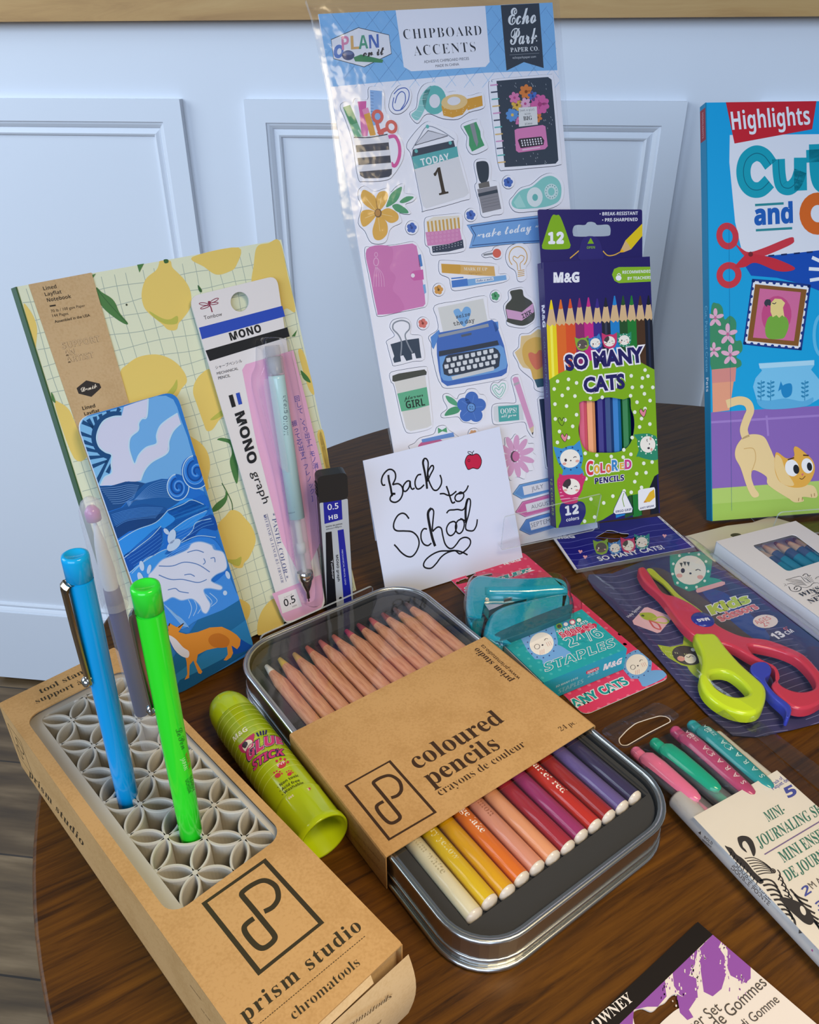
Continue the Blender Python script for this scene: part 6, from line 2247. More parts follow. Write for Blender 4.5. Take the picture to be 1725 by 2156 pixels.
# pencils inside, seen through the cat-shaped window
for k, c in enumerate(('#dd5a78', '#f0a46e', '#2a1f7c', '#1f3f78', '#1a78c0', '#1d7a3a')):
    xs = (428, 480, 545, 592, 640, 700)[k]
    p0, p1 = CF_.shift(-0.0045).px(1080 + (xs - 12) * .3387, 420 + 900 * .3387), CF_.shift(-0.0045).px(1080 + (xs + 22) * .3387, 420 + 1900 * .3387)
    a0, a1 = CF_.w(*p0, -0.0050), CF_.w(*p1, -0.0050)
    mb = MB()
    r = 0.0033
    x = norm(a1 - a0)
    mb.lathe(a0, x, [(0, 0.0), (0.0, r), (np.linalg.norm(a1 - a0), r), (np.linalg.norm(a1 - a0), 0)], 's' + c, 6, up=CF_.n, smooth=False)
    o = mb.build('hexagonal_pencil', loc=a1)
    tag(o, ('pink', 'peach', 'indigo', 'dark blue', 'bright blue', 'green')[k] + ' pencil seen through the cat-shaped window of the navy pencil box', 'pencil', 'pencils inside the cat pencil box')

# its stand: a stepped sheet, the box stands on the step and the sticker pack behind it
ZB = CF_.w(cq[0][0], cq[0][1], -CD)[2] - 0.0004
EF = standing(A3((0.0061, 0.4360, 0)), 27.0, 0)
t = thing('acrylic_stand', 'clear acrylic display stand holding the sticker pack and pencil box', 'display stand', EF.w(0.05, 0, 0))
mb = MB()
lt = [EF.px(1062, 1089)[1], EF.px(1268, 1040)[1]]
x0, x1 = EF.px(1063, 1089)[0], EF.px(1268, 1040)[0]
mb.prism(EF, round_poly([(x0 - 0.001, ZB - 0.0012), (x1 - 0.002, ZB - 0.0012), (x1, lt[1]), (x0, lt[0])], 0.002), -0.0012, 0, 'acrylic', side='acrylic_edge', bm='acrylic')
mb.build('front_lip', t)
G = Frame(EF.w(0, ZB, -0.0014), EF.u, -EF.n)
mb = MB()
mb.prism(G, rrect(x0, x1 - 0.003, 0.0, 0.010, 0.0015, 3), -0.0012, 0, 'acrylic')
mb.build('step', t)
mb = MB()
mb.prism(EF.shift(-0.0102), [(x0, 0.0002), (x1 - 0.003, 0.0002), (x1 - 0.003, ZB - 0.0012), (x0, ZB - 0.0012)], -0.0012, 0, 'acrylic', bm='acrylic')
mb.build('back_leg', t)

# ================================================================ activity book
KF = standing((0.1568, 0.5069, 0.0035), 14.9, 24.9)
kq = [KF.px(*p) for p in ((1501, 1102.5), (1487.5, 216))]
kq[0][1] = max(kq[0][1], 0.0012)
KW = 0.2160
kh = kq[1][1]
t = thing('activity_book', 'large blue activity book with scissors, parrot stamp and stretching cat on its cover', 'book', KF.w(KW / 2, 0, -0.005))
mb = MB()
ko = [(kq[0][0], kq[0][1]), (kq[0][0] + KW, kq[0][1]), (kq[1][0] + KW, kh), (kq[1][0], kh)]
KT = 0.0078
mb.prism(KF, ko, -0.0006, 0, '#14a6de', '#e9e9ec')
art = Art(mb, KF).clip_to(ko)
VB = (1420, 180, .44985)
art.V(*VB)
# sky blue ground is the cover; floor, wall
bf, bg_ = art.ab((175, 1530))[1], art.ab((175, 1887))[1]
xa, xb = ko[0][0], ko[1][0]
art.L().poly([(xa, bg_), (xb, bg_), (xb, bf), (xa, bf)], '#8d6ab8')
art.line([(xa, bf - 0.007), (xb, bf - 0.007)], 1.6, '#a483cc', sm=False)
art.V(*VB)
art.line([(432, 1545), (440, 1640)], 1.6, '#a483cc', sm=False)
art.L().poly([(xa, 0), (xb, 0), (xb, bg_), (xa, bg_)], '#b4d06e')
art.poly([(xa, 0), (xb, 0), (xb, bg_ * 0.55), (xa, bg_ * 0.55)], '#a5c85c')
art.V(*VB)
art.z(5).poly([(260, 232), (700, 228), (1380, 215), (1340, 735), (690, 772), (430, 798), (320, 790), (285, 640), (258, 360)], '#e8e9f0')
art.poly([(335, 850), (360, 810), (440, 800), (690, 770), (1340, 735), (1300, 985), (690, 965), (600, 930), (480, 900), (360, 890)], '#1450b4')
for k in range(9):
    art.z(7).line([(440 + k * 60, 798 - k * 5.5), (468 + k * 60, 795 - k * 5.5)], 1.1, '#10285e', sm=False)
for q in (((645, 805), (700, 830)), ((630, 858), (700, 862)), ((635, 912), (700, 902))):
    art.z(8).line(q, 2.4, '#eef2f8', sm=False)
art.z(8).poly([(240, 72), (668, 58), (645, 205), (282, 272)], '#cf2434')
art.text('Highlights', (272, 208), (638, 182), '#eef0f4', 'sansb', C=(262, 118))
TQ = '#12a3b8'
art.z(8).line([(452, 372), (420, 330), (380, 318), (340, 345), (324, 395), (332, 450), (362, 485), (405, 486), (445, 450)], 10.5, TQ, n=8)
art.z(9).line([(452, 372), (420, 330), (380, 318), (340, 345), (324, 395), (332, 450), (362, 485), (405, 486), (445, 450)], 0.6, '#0b6f86', n=8)
art.z(8).line([(488, 345), (492, 420), (505, 470), (540, 480), (572, 450), (590, 400)], 9.5, TQ, n=8)
art.z(8).line([(590, 338), (590, 400), (592, 492)], 9.5, TQ, n=8)
art.z(9).line([(488, 345), (492, 420), (505, 470), (540, 480), (572, 450), (590, 400)], 0.6, '#0b6f86', n=8)
art.z(8).line([(660, 275), (664, 400), (680, 460), (720, 480)], 9.5, TQ, n=8)
art.z(8).line([(618, 332), (720, 326)], 8.5, TQ, sm=False)
art.z(8)
art.text('and', (375, 652), (556, 640), '#1f62b8', 'sansb', C=(372, 552), fat=0.03)
art.line([(378, 560), (512, 552)], 1.6, '#2f8f98', sm=False)
art.line([(382, 678), (552, 668)], 1.6, '#2f8f98', sm=False)
art.ring(672, 600, 60, 70, 8.5, '#e06a26')
# scissors
RD = '#d23a48'
art.z(12).ring(249, 705, 38, 48, 4.4, RD, -10)
art.ring(256, 888, 44, 46, 4.6, RD, 20)
art.poly([(280, 735), (310, 760), (350, 780), (420, 760), (540, 712), (560, 722), (545, 745), (430, 795), (370, 810), (330, 800)], RD, True)
art.poly([(285, 850), (310, 815), (345, 785), (380, 790), (470, 810), (560, 850), (545, 868), (480, 868), (380, 830), (330, 850)], '#cf3040', True)
art.ell(357, 790, 11, 12, '#7a2630')
# stamp with a parrot
art.z(12).poly([(365, 905), (500, 915), (640, 932), (596, 1240), (460, 1228), (322, 1212)], '#1a3a86')
art.poly([(370, 915), (500, 925), (630, 940), (588, 1232), (460, 1220), (330, 1206)], '#eceef4')
for k in range(9):
    f = k / 8
    for p, q in (((370, 915), (630, 940)), ((630, 940), (588, 1232)), ((588, 1232), (330, 1206)), ((330, 1206), (370, 915))):
        art.z(14).ell(p[0] + (q[0] - p[0]) * f, p[1] + (q[1] - p[1]) * f, 8, 8, '#1a3a86', 0, 8)
art.z(15).poly([(378, 930), (620, 955), (580, 1220), (342, 1195)], '#8a5a2a')
art.poly([(400, 950), (592, 968), (560, 1196), (368, 1180)], '#d8709e')
art.ell(478, 1075, 70, 90, '#cc4f86', 5)
art.poly([(430, 1110), (450, 1080), (515, 1080), (535, 1120), (520, 1170), (500, 1186), (440, 1184), (425, 1150)], '#7ab043', True)
art.poly([(450, 1020), (470, 998), (500, 1000), (518, 1018), (508, 1040), (515, 1085), (505, 1075), (490, 1088), (478, 1075), (460, 1085), (450, 1060)], '#f0d98c')
art.poly([(420, 1020), (430, 1002), (450, 1005), (450, 1030), (436, 1028), (432, 1036)], '#3a3f4a', True)
art.line([(458, 1018), (468, 1022), (476, 1016)], 0.6, '#3a3f4a')
# plant pot and flowers
art.z(12).poly([(172, 1050), (200, 1020), (225, 1040), (235, 1095), (262, 1078), (290, 1110), (285, 1190), (312, 1195), (318, 1240), (290, 1270), (312, 1290), (300, 1320), (175, 1335)], '#3f9068', True)
art.poly([(175, 1330), (290, 1318), (285, 1385), (177, 1395)], '#dc9088')
art.poly([(177, 1393), (278, 1385), (258, 1520), (180, 1530)], '#eba384')
for (x, y, r) in ((192, 1088, 40), (250, 1165, 46), (185, 1240, 34), (262, 1262, 44)):
    art.z(15).flower(x, y, r, '#e8b4cc', 5, '#c86c98', -90, 0.30, 1.2, 0.16)
# fish bowl
art.z(12).poly([(400, 1318), (395, 1300), (655, 1285), (655, 1310), (640, 1330), (690, 1390), (690, 1460), (620, 1500), (430, 1515), (385, 1470), (368, 1410), (380, 1370), (410, 1335)], '#7cc8ee')
art.poly([(395, 1302), (655, 1286), (655, 1308), (400, 1325)], '#b0def4')
art.poly([(385, 1470), (440, 1475), (520, 1465), (600, 1478), (650, 1460), (620, 1500), (430, 1515)], '#5fb2e0', True)
art.poly([(500, 1420), (515, 1400), (545, 1395), (552, 1420), (545, 1450), (520, 1462), (505, 1448)], '#1f8ac8', True)
art.poly([(502, 1420), (485, 1432), (498, 1385), (508, 1405)], '#1f8ac8')
for x in (405, 450, 610):
    art.z(15).line([(x, 1475), (x + 2, 1380)], 0.6, '#2f8ab8', sm=False)
    for k in range(4):
        art.ell(x - 9, 1455 - k * 20, 9, 5, '#2f8ab8', 25, 8)
        art.z(16).ell(x + 11, 1450 - k * 20, 9, 5, '#2f8ab8', -25, 8)
art.z(12).ring(688, 1170, 34, 92, 2.5, '#5fc0ea')
# cat
CTN = '#efd29a'
art.z(18).line([(335, 1650), (325, 1610), (340, 1560), (355, 1520), (340, 1485), (300, 1475), (245, 1492)], 6.0, CTN, n=8)
art.z(18).poly([(325, 1645), (370, 1632), (420, 1645), (450, 1700), (480, 1760), (540, 1790), (560, 1860), (600, 1895), (590, 1920), (575, 1950), (530, 1930), (440, 1870), (430, 1830), (372, 1800), (360, 1830), (375, 1880), (395, 1910), (390, 1925), (365, 1925), (340, 1880), (310, 1790), (285, 1740), (290, 1690)], CTN, True)
art.line([(325, 1700), (370, 1700), (380, 1750), (360, 1810)], 0.6, '#d8b070')
art.poly([(540, 1880), (640, 1870), (668, 1905), (660, 1930), (600, 1925), (605, 1945), (560, 1950), (530, 1920)], CTN, True)
art.z(21).poly([(468, 1770), (472, 1725), (485, 1718), (525, 1745), (560, 1735), (558, 1700), (572, 1690), (615, 1722), (650, 1760), (655, 1810), (620, 1870), (560, 1882), (500, 1860), (475, 1820)], '#eab04c', True)
art.poly([(470, 1790), (475, 1730), (500, 1745), (520, 1800), (560, 1870), (500, 1860)], '#f0cf90', True)
art.z(23).ell(550, 1790, 32, 40, '#f2f2f4', -15)
art.ell(622, 1780, 27, 36, '#f2f2f4', -15)
art.ell(570, 1796, 14, 22, '#22262e', -10)
art.ell(632, 1784, 12, 20, '#22262e', -10)
art.line([(530, 1752), (560, 1742)], 1.0, '#5a3a20', sm=False)
art.line([(602, 1730), (628, 1732)], 1.0, '#5a3a20', sm=False)
art.poly([(592, 1818), (605, 1815), (600, 1828)], '#d8707c')
art.line([(585, 1838), (598, 1842), (612, 1828)], 0.5, '#5a3a20')
for q in (((582, 1930), (580, 1945)), ((598, 1928), (598, 1942)), ((640, 1912), (642, 1926)), ((654, 1908), (656, 1922))):
    art.z(25).line(q, 0.4, '#8a6030', sm=False)
art.line([(255, 650), (258, 1000), (268, 1990)], 0.15, '#0a6aa0', sm=False)
mb.build('front_cover', t)
mb = MB()
mb.prism(KF, [(ko[0][0] + 0.0006, ko[0][1] + 0.0008), (ko[1][0] - 0.001, ko[1][1] + 0.0008), (ko[2][0] - 0.001, ko[2][1] - 0.0008), (ko[3][0] + 0.0006, ko[3][1] - 0.0008)], -KT + 0.0006, -0.0007, '#e6e4dc')
mb.build('page_block', t)
mb = MB()
mb.prism(KF, ko, -KT, -KT + 0.0006, '#14a6de')
mb.build('back_cover', t)
mb = MB()
mb.prism(KF, [(ko[0][0] - 0.0006, ko[0][1]), (ko[0][0], ko[0][1]), (ko[3][0], ko[3][1]), (ko[3][0] - 0.0006, ko[3][1])], -KT, 0.0001, '#0a7fa8')  # spine blue and print darkened: shade painted into their colours
sd = norm(A3(ko[3]) - A3(ko[0]))
SPK = Frame(KF.w(ko[0][0] - 0.0006, ko[0][1], -KT), KF.n, KF.u * sd[0] + KF.v * sd[1])
art = Art(mb, SPK).L()
HK = kh - ko[0][1]
art.poly([(0.0002, HK - 0.003), (0.0076, HK - 0.003), (0.0076, HK - 0.024), (0.0002, HK - 0.024)], '#8f2432')
art.text('HIGHLIGHTS', (0.0028, HK - 0.005), (0.0028, HK - 0.022), '#c98a90', 'sansb')
art.text('Cut, Paste and Create', (0.0026, HK * 0.53), (0.0026, HK * 0.53 - 0.046), '#7cc4dc', 'sans')
art.text('Pets', (0.0026, HK * 0.53 - 0.050), (0.0026, HK * 0.53 - 0.060), '#e4eef4', 'sansb')
mb.build('spine', t)
easel('clear acrylic display stand holding the blue activity book', KF.w(0, 0, 0.021) * [1, 1, 0], 14.9, 0.120, 0.0225, 0.14, 24.9, depth=0.033, a0=0.0330)
# ================================================================ stapler set on a pink card
St = (850, 1130, .33043)
KZ = 0.0010
CFr = lying((0, 0, KZ), 35.1)
cq2 = [CFr.px(*p) for p in ((1230, 1506), (1412, 1426), (1100, 1161), (840, 1236))]
cq2[3] = cq2[2] + (cq2[0] - cq2[1])
t = thing('stapler_pack', 'pink dotted card with cats holding a teal mini stapler and staples', 'blister pack', CFr.w(*((cq2[0] + cq2[2]) / 2), -KZ))
PACK2 = t
mb = MB()
out = round_poly(cq2, 0.005, 5)


def keep_right(loop, F, off):
    """cut an outline off at the right-hand side of the tin"""
    res = []
    g = lambda p: (F.w(p[0], p[1]) @ TF.v) - (TB1 + off)
    for i in range(len(loop)):
        p, q = A3(loop[i - 1]), A3(loop[i])
        dp, dq = g(p), g(q)
        if (dp >= 0) != (dq >= 0):
            res.append(p + (q - p) * dp / (dp - dq))
        if dq >= 0:
            res.append(q)
    return res


out = keep_right(out, CFr, 0.0012)
slot = [CFr.px(850 + x * .33043, 1130 + y * .33043) for x, y in ((330, 290), (345, 280), (395, 262), (405, 235), (430, 225), (460, 232), (470, 250), (560, 232), (570, 245), (470, 275), (460, 280), (420, 285), (400, 292), (340, 305))]
mb.prism(CFr, out, -0.0006, 0, '#e43f69', '#ecebef', holes=[slot])
art = Art(mb, CFr).clip_to(out)
art.V(*St)
rr = random.Random(8)
for i in range(-1, 17):
    for j in range(-1, 14):
        a, b = cq2[3] + (cq2[2] - cq2[3]) * (i + 0.5 * (j % 2)) / 9.0 + (cq2[0] - cq2[3]) * j / 17.0
        art.L().z(1).dot((a, b), 1.15, '#ee7391', 10)
for i in range(0, 10):
    for j in range(12, 19):
        a, b = cq2[3] + (cq2[2] - cq2[3]) * (i + 0.5 * (j % 2)) / 9.0 + (cq2[0] - cq2[3]) * j / 17.0
        art.L().z(1).dot((a, b), 1.15, '#ee7391', 10)
art.V(*St)
W = '#ece6ec'
art.z(2).text('M&G', (642, 180), (752, 150), W, 'sansb', fat=0.03)
art.text('STAPLER', (395, 345), (825, 215), '#1d9c9c', 'dbl', fat=0.03, outline=W, ow=0.07, C=(389, 322))


def blue_cat(art, x, y, r, rot, body, z=5):
    if body:
        art.z(z).poly(body, '#74a8de', True)
    t0 = math.radians(rot)

    def P(dx, dy):
        return (x + (dx * math.cos(t0) - dy * math.sin(t0)) * r, y + (dx * math.sin(t0) + dy * math.cos(t0)) * r)
    art.z(z + 1).poly([P(-0.95, 0.1), P(-1.02, -0.35), P(-1.15, -1.15), P(-0.45, -0.85), P(0.1, -0.95), P(0.5, -0.9), P(1.1, -1.2), P(1.05, -0.4), P(0.98, 0.2), P(0.7, 0.8), P(0, 1.02), P(-0.7, 0.75)], '#74a8de')
    for k in range(14):
        q = 2 * math.pi * k / 14
        art.z(z + 2).ell(*P(0.86 * math.cos(q), 0.86 * math.sin(q)), r * 0.05, r * 0.05, '#3d4f8c', 0, 6)
    art.z(z + 2).ell(x, y, r * 0.74, r * 0.68, '#f2e9de', rot, 24)
    art.z(z + 3).ring(*P(-0.32, 0.08), r * 0.16, r * 0.15, 0.3, '#4a3f46', rot)
    art.line([P(0.22, -0.12), P(0.34, -0.2), P(0.46, -0.14)], 0.35, '#4a3f46')
    art.ell(*P(0.02, 0.10), r * 0.06, r * 0.05, '#3a3340', rot, 8)
    for q in (-0.12, 0.0, 0.12):
        art.z(z + 3).line([P(0.40 + q, 0.02), P(0.44 + q, 0.30)], 0.25, '#d9978c', sm=False)
        art.z(z + 3).line([P(-0.1 + q, 0.35), P(-0.2 + q, 0.62)], 0.25, '#d9978c', sm=False)


blue_cat(art, 205, 352, 92, 165, [(65, 285), (120, 250), (205, 240), (225, 300), (180, 320), (110, 320)])
blue_cat(art, 1488, 815, 96, -20, [(1500, 900), (1560, 860), (1620, 850), (1672, 862), (1660, 900), (1540, 955), (1510, 930)])
art.z(6).text('SO MANY CATS', (905, 1175), (1440, 935), '#1d9c9c', 'sansb', fat=0.02, outline=W, ow=0.07)
mb.build('backing_card', t)

# staples box
ZS = 0.0166
SBF = lying((0, 0, ZS), 36)
bq2 = [SBF.px(850 + x * .33043, 1130 + y * .33043) for x, y in ((893, 930), (1425, 714), (1136, 462), (632, 678))]
bx = MB()
bx.prism(SBF, bq2, -ZS + 0.0018, 0, '#23a0a6', '#18a4c2')
# left end: the white inner tray
e0, e1 = bq2[3], bq2[0]
FE = Frame(SBF.w(*e0, -ZS + 0.0018), SBF.u * norm(e1 - e0)[0] + SBF.v * norm(e1 - e0)[1], (0, 0, 1))
ll = np.linalg.norm(e1 - e0)
bx.prism(FE, [(0.0008, 0.0006), (ll - 0.0008, 0.0006), (ll - 0.0008, ZS - 0.0026), (0.0008, ZS - 0.0026)], 0.0, 0.0003, '#d5cfc9')
art = Art(bx, SBF).clip_to(bq2)
for i in range(10):
    for j in range(8):
        a, b = bq2[3] + (bq2[2] - bq2[3]) * (i + 0.3 + 0.5 * (j % 2)) / 10 + (bq2[0] - bq2[3]) * (j + 0.4) / 7
        art.L().z(1).dot((a, b), 0.9, '#46b2b4', 10)
art.V(*St)
blue_cat(art, 880, 682, 105, -20, [(870, 770), (940, 700), (985, 690), (1040, 720), (1060, 752), (905, 812), (885, 790)], 2)
for k, c in enumerate(('#84ac3c', '#3f7fc4', '#c8386c', '#2e8a6c')):
    art.z(8).ell(992 + k * 42, 570 - k * 13, 20, 18, c)
    art.ell(992 + k * 42, 572 - k * 13, 14, 12, '#f0e8e0' if k else '#4a4a42')
art.z(8).text('SO MANY CATS', (985, 616), (1178, 545), W, 'sansb')
art.z(8).poly([(1003, 628), (1015, 615), (1215, 552), (1232, 560), (1228, 585), (1215, 592), (1020, 652), (1006, 645)], '#cb2a50')
art.text('500PCS', (1012, 646), (1222, 580), '#cb2a50', 'sansb', outline=W, ow=0.035)
art.text('24/6', (1062, 705), (1280, 635), '#23a0a6', 'sansb', outline=W, ow=0.035, sp=1.1)
art.text('STAPLES', (905, 862), (1350, 698), '#23a0a6', 'sansb', C=(893, 808), outline=W, ow=0.035, sp=1.1)
g0, g1 = bq2[0], bq2[1]
FG = Frame(SBF.w(*g0, -ZS + 0.0018), SBF.u * norm(g1 - g0)[0] + SBF.v * norm(g1 - g0)[1], (0, 0, 1))
art = Art(bx, FG).V(*St)
art.text('M&G', (1272, 852), (1388, 808), W, 'sansb', fat=0.03)
art.z(1).poly([(1162, 866), (1168, 856), (1242, 828), (1248, 838), (1244, 850), (1168, 878)], '#cb2a50')
art.text('500PCS', (1170, 874), (1242, 846), W, 'sansb')
art.text('24/6', (1172, 898), (1240, 870), '#8fd0e0', 'sansb')
art.text('STAPLES', (985, 1000), (1145, 930), '#8fd0e0', 'dbl', fat=0.006)
art.text('SO MANY CATS', (970, 962), (1110, 905), '#bfe4ec', 'sansb')
o = bx.build('staples_box', loc=SBF.w(*((bq2[0] + bq2[2]) / 2), -ZS + 0.0018))
tag(o, 'teal box of staples with a blue cat, in front of the mini stapler', 'staples box')

# mini stapler lying on its side in the blister
TL_ = 'teal_gloss'
plain(TL_, '#0c9bb2', 0.07)
MATS[TL_].node_tree.nodes['Principled BSDF'].inputs['Coat Weight'].default_value = 0.6


def sx(x, y, z):
    return on_z(850 + x * .33043, 1130 + y * .33043, z)


def stapler_arm(mb, pts, z0, z1, r, mat):
    F = lying((0, 0, 0), 35)
    ab = []
    for p in pts:
        q = sx(p[0], p[1], z1)
        ab.append((q @ F.u, q @ F.v))
    ab = smooth_pts(ab, True, 4)
    ar = sum(ab[i - 1][0] * ab[i][1] - ab[i][0] * ab[i - 1][1] for i in range(len(ab)))
    if ar < 0:
        ab = ab[::-1]
    mb.rounded(F, ab, z0, z1, r, mat, 5, bottom=True)


t = thing('stapler', 'shiny teal mini stapler lying on its side above the staples box', 'stapler', (*sx(760, 400, 0.0)[:2], 0.0018))
mb = MB()
stapler_arm(mb, [(398, 430), (402, 350), (412, 285), (445, 245), (500, 232), (620, 245), (780, 248), (920, 240), (1000, 252), (1042, 275), (1052, 315), (1035, 330), (930, 335), (800, 345), (640, 345), (500, 350), (478, 380), (462, 440), (440, 530), (412, 500)], 0.0060, 0.0225, 0.0042, TL_)
mb.build('upper_handle', t)
mb = MB()
stapler_arm(mb, [(512, 610), (520, 545), (555, 475), (640, 425), (760, 395), (900, 365), (1020, 345), (1060, 355), (1065, 400), (1060, 480), (1040, 500), (900, 560), (760, 610), (650, 650), (620, 690), (540, 650)], 0.0042, 0.0200, 0.0045, TL_)
mb.build('base_arm', t)
mb = MB()
stapler_arm(mb, [(612, 600), (1045, 430), (1060, 480), (1030, 505), (650, 655), (618, 640)], 0.0050, 0.0204, 0.0006, 's#17606c')
mb.build('rubber_base_pad', t)
mb = MB()
F35 = lying((0, 0, 0), 35)
ab = [(sx(*p, 0.017) @ F35.u, sx(*p, 0.017) @ F35.v) for p in ((545, 465), (500, 400), (482, 352), (520, 345), (900, 328), (1030, 322), (1035, 342), (850, 378), (640, 425))]
mb.prism(F35, ab[::-1] if sum(ab[i - 1][0] * ab[i][1] - ab[i][0] * ab[i - 1][1] for i in range(len(ab))) < 0 else ab, 0.009, 0.0165, 'chrome')
for p, q in (((520, 392), (640, 372)), ((640, 400), (930, 330))):
    mb.tube([sx(*p, 0.0172), sx(*q, 0.0172)], 0.0006, 'chrome', 8)
mb.tube([sx(1005, 340, 0.0175), sx(1040, 332, 0.0175)], 0.0016, 'nickel', 10)
mb.tube([sx(530, 395, 0.0165), sx(531, 395, 0.0170)], 0.0012, 'g#d8c7b4', 10)
mb.build('magazine', t)['label'] = 'chrome staple magazine'
# blister over both
mb = MB()
F35 = lying((0, 0, 0), 35)


def shell(pts, z, ins, name=None):
    ab = smooth_pts([A3((sx(p[0], p[1], z) @ F35.u, sx(p[0], p[1], z) @ F35.v)) for p in pts], True, 3)
    cen = sum(ab) / len(ab)
    N = len(ab)
    rows = [(0.0012, -0.0003), (z * 0.6, -0.0002), (z - 0.002, 0.0), (z, 0.0020)]
    vs, fs = [], []
    for (c, i_) in rows:
        for k in range(N):
            d = norm(ab[(k + 1) % N] - ab[k - 1])
            nn = np.array([-d[1], d[0]])
            if nn @ (cen - ab[k]) < 0:
                nn = -nn
            q = ab[k] + nn * i_
            P = F35.w(q[0], q[1], c)
            vs.append(P + TF.v * max(0.0, 0.2300 - P @ TF.v))
    for r_ in range(3):
        for k in range(N):
            k2 = (k + 1) % N
            fs.append((r_ * N + k, r_ * N + k2, (r_ + 1) * N + k2, (r_ + 1) * N + k))
    mb.add(vs, fs, 'clear', True)
    mb.add(vs[-N:], [tuple(range(N))], 'clear')


shell([(385, 440), (395, 330), (415, 260), (450, 225), (520, 212), (700, 228), (900, 212), (1010, 228), (1058, 275), (1068, 340), (1085, 400), (1075, 490), (900, 570), (650, 680), (590, 676), (520, 608), (440, 548)], 0.0242, 0)
shell([(1060, 375), (1090, 358), (1125, 375), (1140, 410), (1130, 450), (1080, 470), (1060, 440)], 0.010, 0)
mb.build('clear_blister', PACK2)

# ================================================================ scissors in a printed bag
Sc = (1140, 1070, .33913)
BZ = 0.0030
GF = lying((0, 0, BZ), 21.6)


def gq(x, y, F=GF):
    return F.px(1140 + x * .33913, 1070 + y * .33913)


t = thing('scissors_bag', 'clear bag with navy striped header and card holding kids scissors', 'bag', GF.w(*gq(700, 600), -BZ))
mb = MB()
NVY = '#1d1a84'
hd = [gq(*p) for p in ((208, 382), (952, 240), (735, 50), (35, 130))]
slot = [gq(*p) for p in ((335, 183), (390, 150), (410, 138), (450, 140), (500, 155), (545, 160), (520, 190), (470, 215), (410, 212), (370, 195))]
mb.prism(GF, hd, -0.0004, 0, NVY, '#e5e5ee', holes=[smooth_pts(slot, True, 3)])
art = Art(mb, GF).clip_to(hd)
art.V(*Sc)
WV = '#6668c0'
for k in range(9):
    y0 = 150 + k * 36
    art.z(1).line([(20 + k * 22, y0 + 22), (150 + k * 20, y0 + 26), (300 + k * 18, y0 - 4), (480 + k * 14, y0 + 2), (650 + k * 10, y0 - 40), (800 + k * 8, y0 - 60), (960, y0 - 95)], 0.5, WV)
art.z(3).poly([(335, 183), (410, 138), (545, 160), (520, 190), (470, 215), (370, 195)], NVY) if False else None
W = '#e8e8f4'
art.z(4).text('M&G', (90, 192), (212, 184), W, 'sansb', fat=0.035)
art.text('SO MANY CATS!', (362, 328), (768, 252), W, 'sans', fat=0.025)
cat(art, 372, 245, 45, '#84ac3c', '#5b5552', -5, z=4, s=1.0)
cat(art, 458, 248, 40, '#3f7fc4', rot=-10, pat='#dfe6f4', z=4)
cat(art, 540, 232, 46, '#c8386c', mask='#4a4046', rot=0, z=4)
cat(art, 625, 212, 46, '#2e8a8c', rot=0, pat='#e6efe8', z=4)
for (x, y) in ((242, 270), (272, 303), (765, 172)):
    art.z(9).poly([(x, y + 14), (x - 14, y - 6), (x - 4, y - 10), (x, y - 4), (x + 8, y - 10), (x + 15, y - 2)], '#ecaab8')
art.z(9).poly([(35, 130), (50, 128), (222, 378), (208, 382)], '#dfdfe8')
art.poly([(735, 50), (720, 52), (935, 242), (952, 240)], '#dcdce2')
for k in range(8):
    f0 = k / 8 + 0.03
    p, q = A3((728, 52)), A3((944, 240))
    art.z(11).line([p + (q - p) * f0, p + (q - p) * (f0 + 0.07)], 0.5, '#5a5a60', sm=False)
# crimped seal under the header
a0, a1 = A3((208, 384)), A3((952, 242))
seal = [gq(*p) for p in ((218, 402), (965, 262), (952, 241), (208, 383))]
mb.prism(GF, seal, -0.0003, 0.0, 'haze')
art.clip = None
for k in range(110):
    p = a0 + (a1 - a0) * (k + 0.5) / 110
    art.z(1).line([p, p + A3((11, 17))], 0.22, '#8d8b86', sm=False)
mb.build('header', t)['label'] = 'navy header with wavy stripes and a hang slot'
# printed insert card (with a window for the blades)
CZ = lying((0, 0, 0.0016), 21.6)
mb = MB()


def cq_(x, y):
    return gq(x, y, CZ)


insert = [cq_(*p) for p in ((296, 412), (290, 440), (330, 500), (560, 740), (900, 1140), (1020, 1270), (1190, 1410), (1340, 1420), (1560, 1375), (2200, 1215), (2100, 1118), (1725, 832), (1230, 450), (990, 268), (700, 300), (440, 405))]
INV = '#403e66'
mb.prism(CZ, insert, -0.0003, 0, INV)
def hull(pts):
    pts = sorted(tuple(p) for p in pts)
    res = []
    for seq in (pts, pts[::-1]):
        h = []
        for p in seq:
            while len(h) > 1 and (h[-1][0] - h[-2][0]) * (p[1] - h[-2][1]) - (h[-1][1] - h[-2][1]) * (p[0] - h[-2][0]) <= 0:
                h.pop()
            h.append(p)
        res += h[:-1]
    return res


art = Art(mb, CZ).clip_to(hull(insert)).V(*Sc)
for k in range(34):
    y0 = 410 + k * 36
    x0 = 300 + k * 29
    art.z(1).line([(x0 + 40, y0 + 8), (x0 + 160, y0 + 14), (x0 + 300, y0 - 24), (x0 + 420, y0 - 40)], 0.42, '#77759c')
    art.z(1).line([(x0 + 560, y0 - 70), (x0 + 700, y0 - 118), (x0 + 830, y0 - 140)], 0.42, '#77759c')
art.z(2).poly([(640, 395), (760, 380), (1010, 560), (1180, 700), (1380, 830), (1300, 830), (1000, 760), (860, 700), (720, 540)], '#5a5050', True)
art.poly([(1000, 520), (1130, 520), (1300, 660), (1420, 800), (1340, 820), (1180, 700)], '#3a4f92', True)
art.z(3)
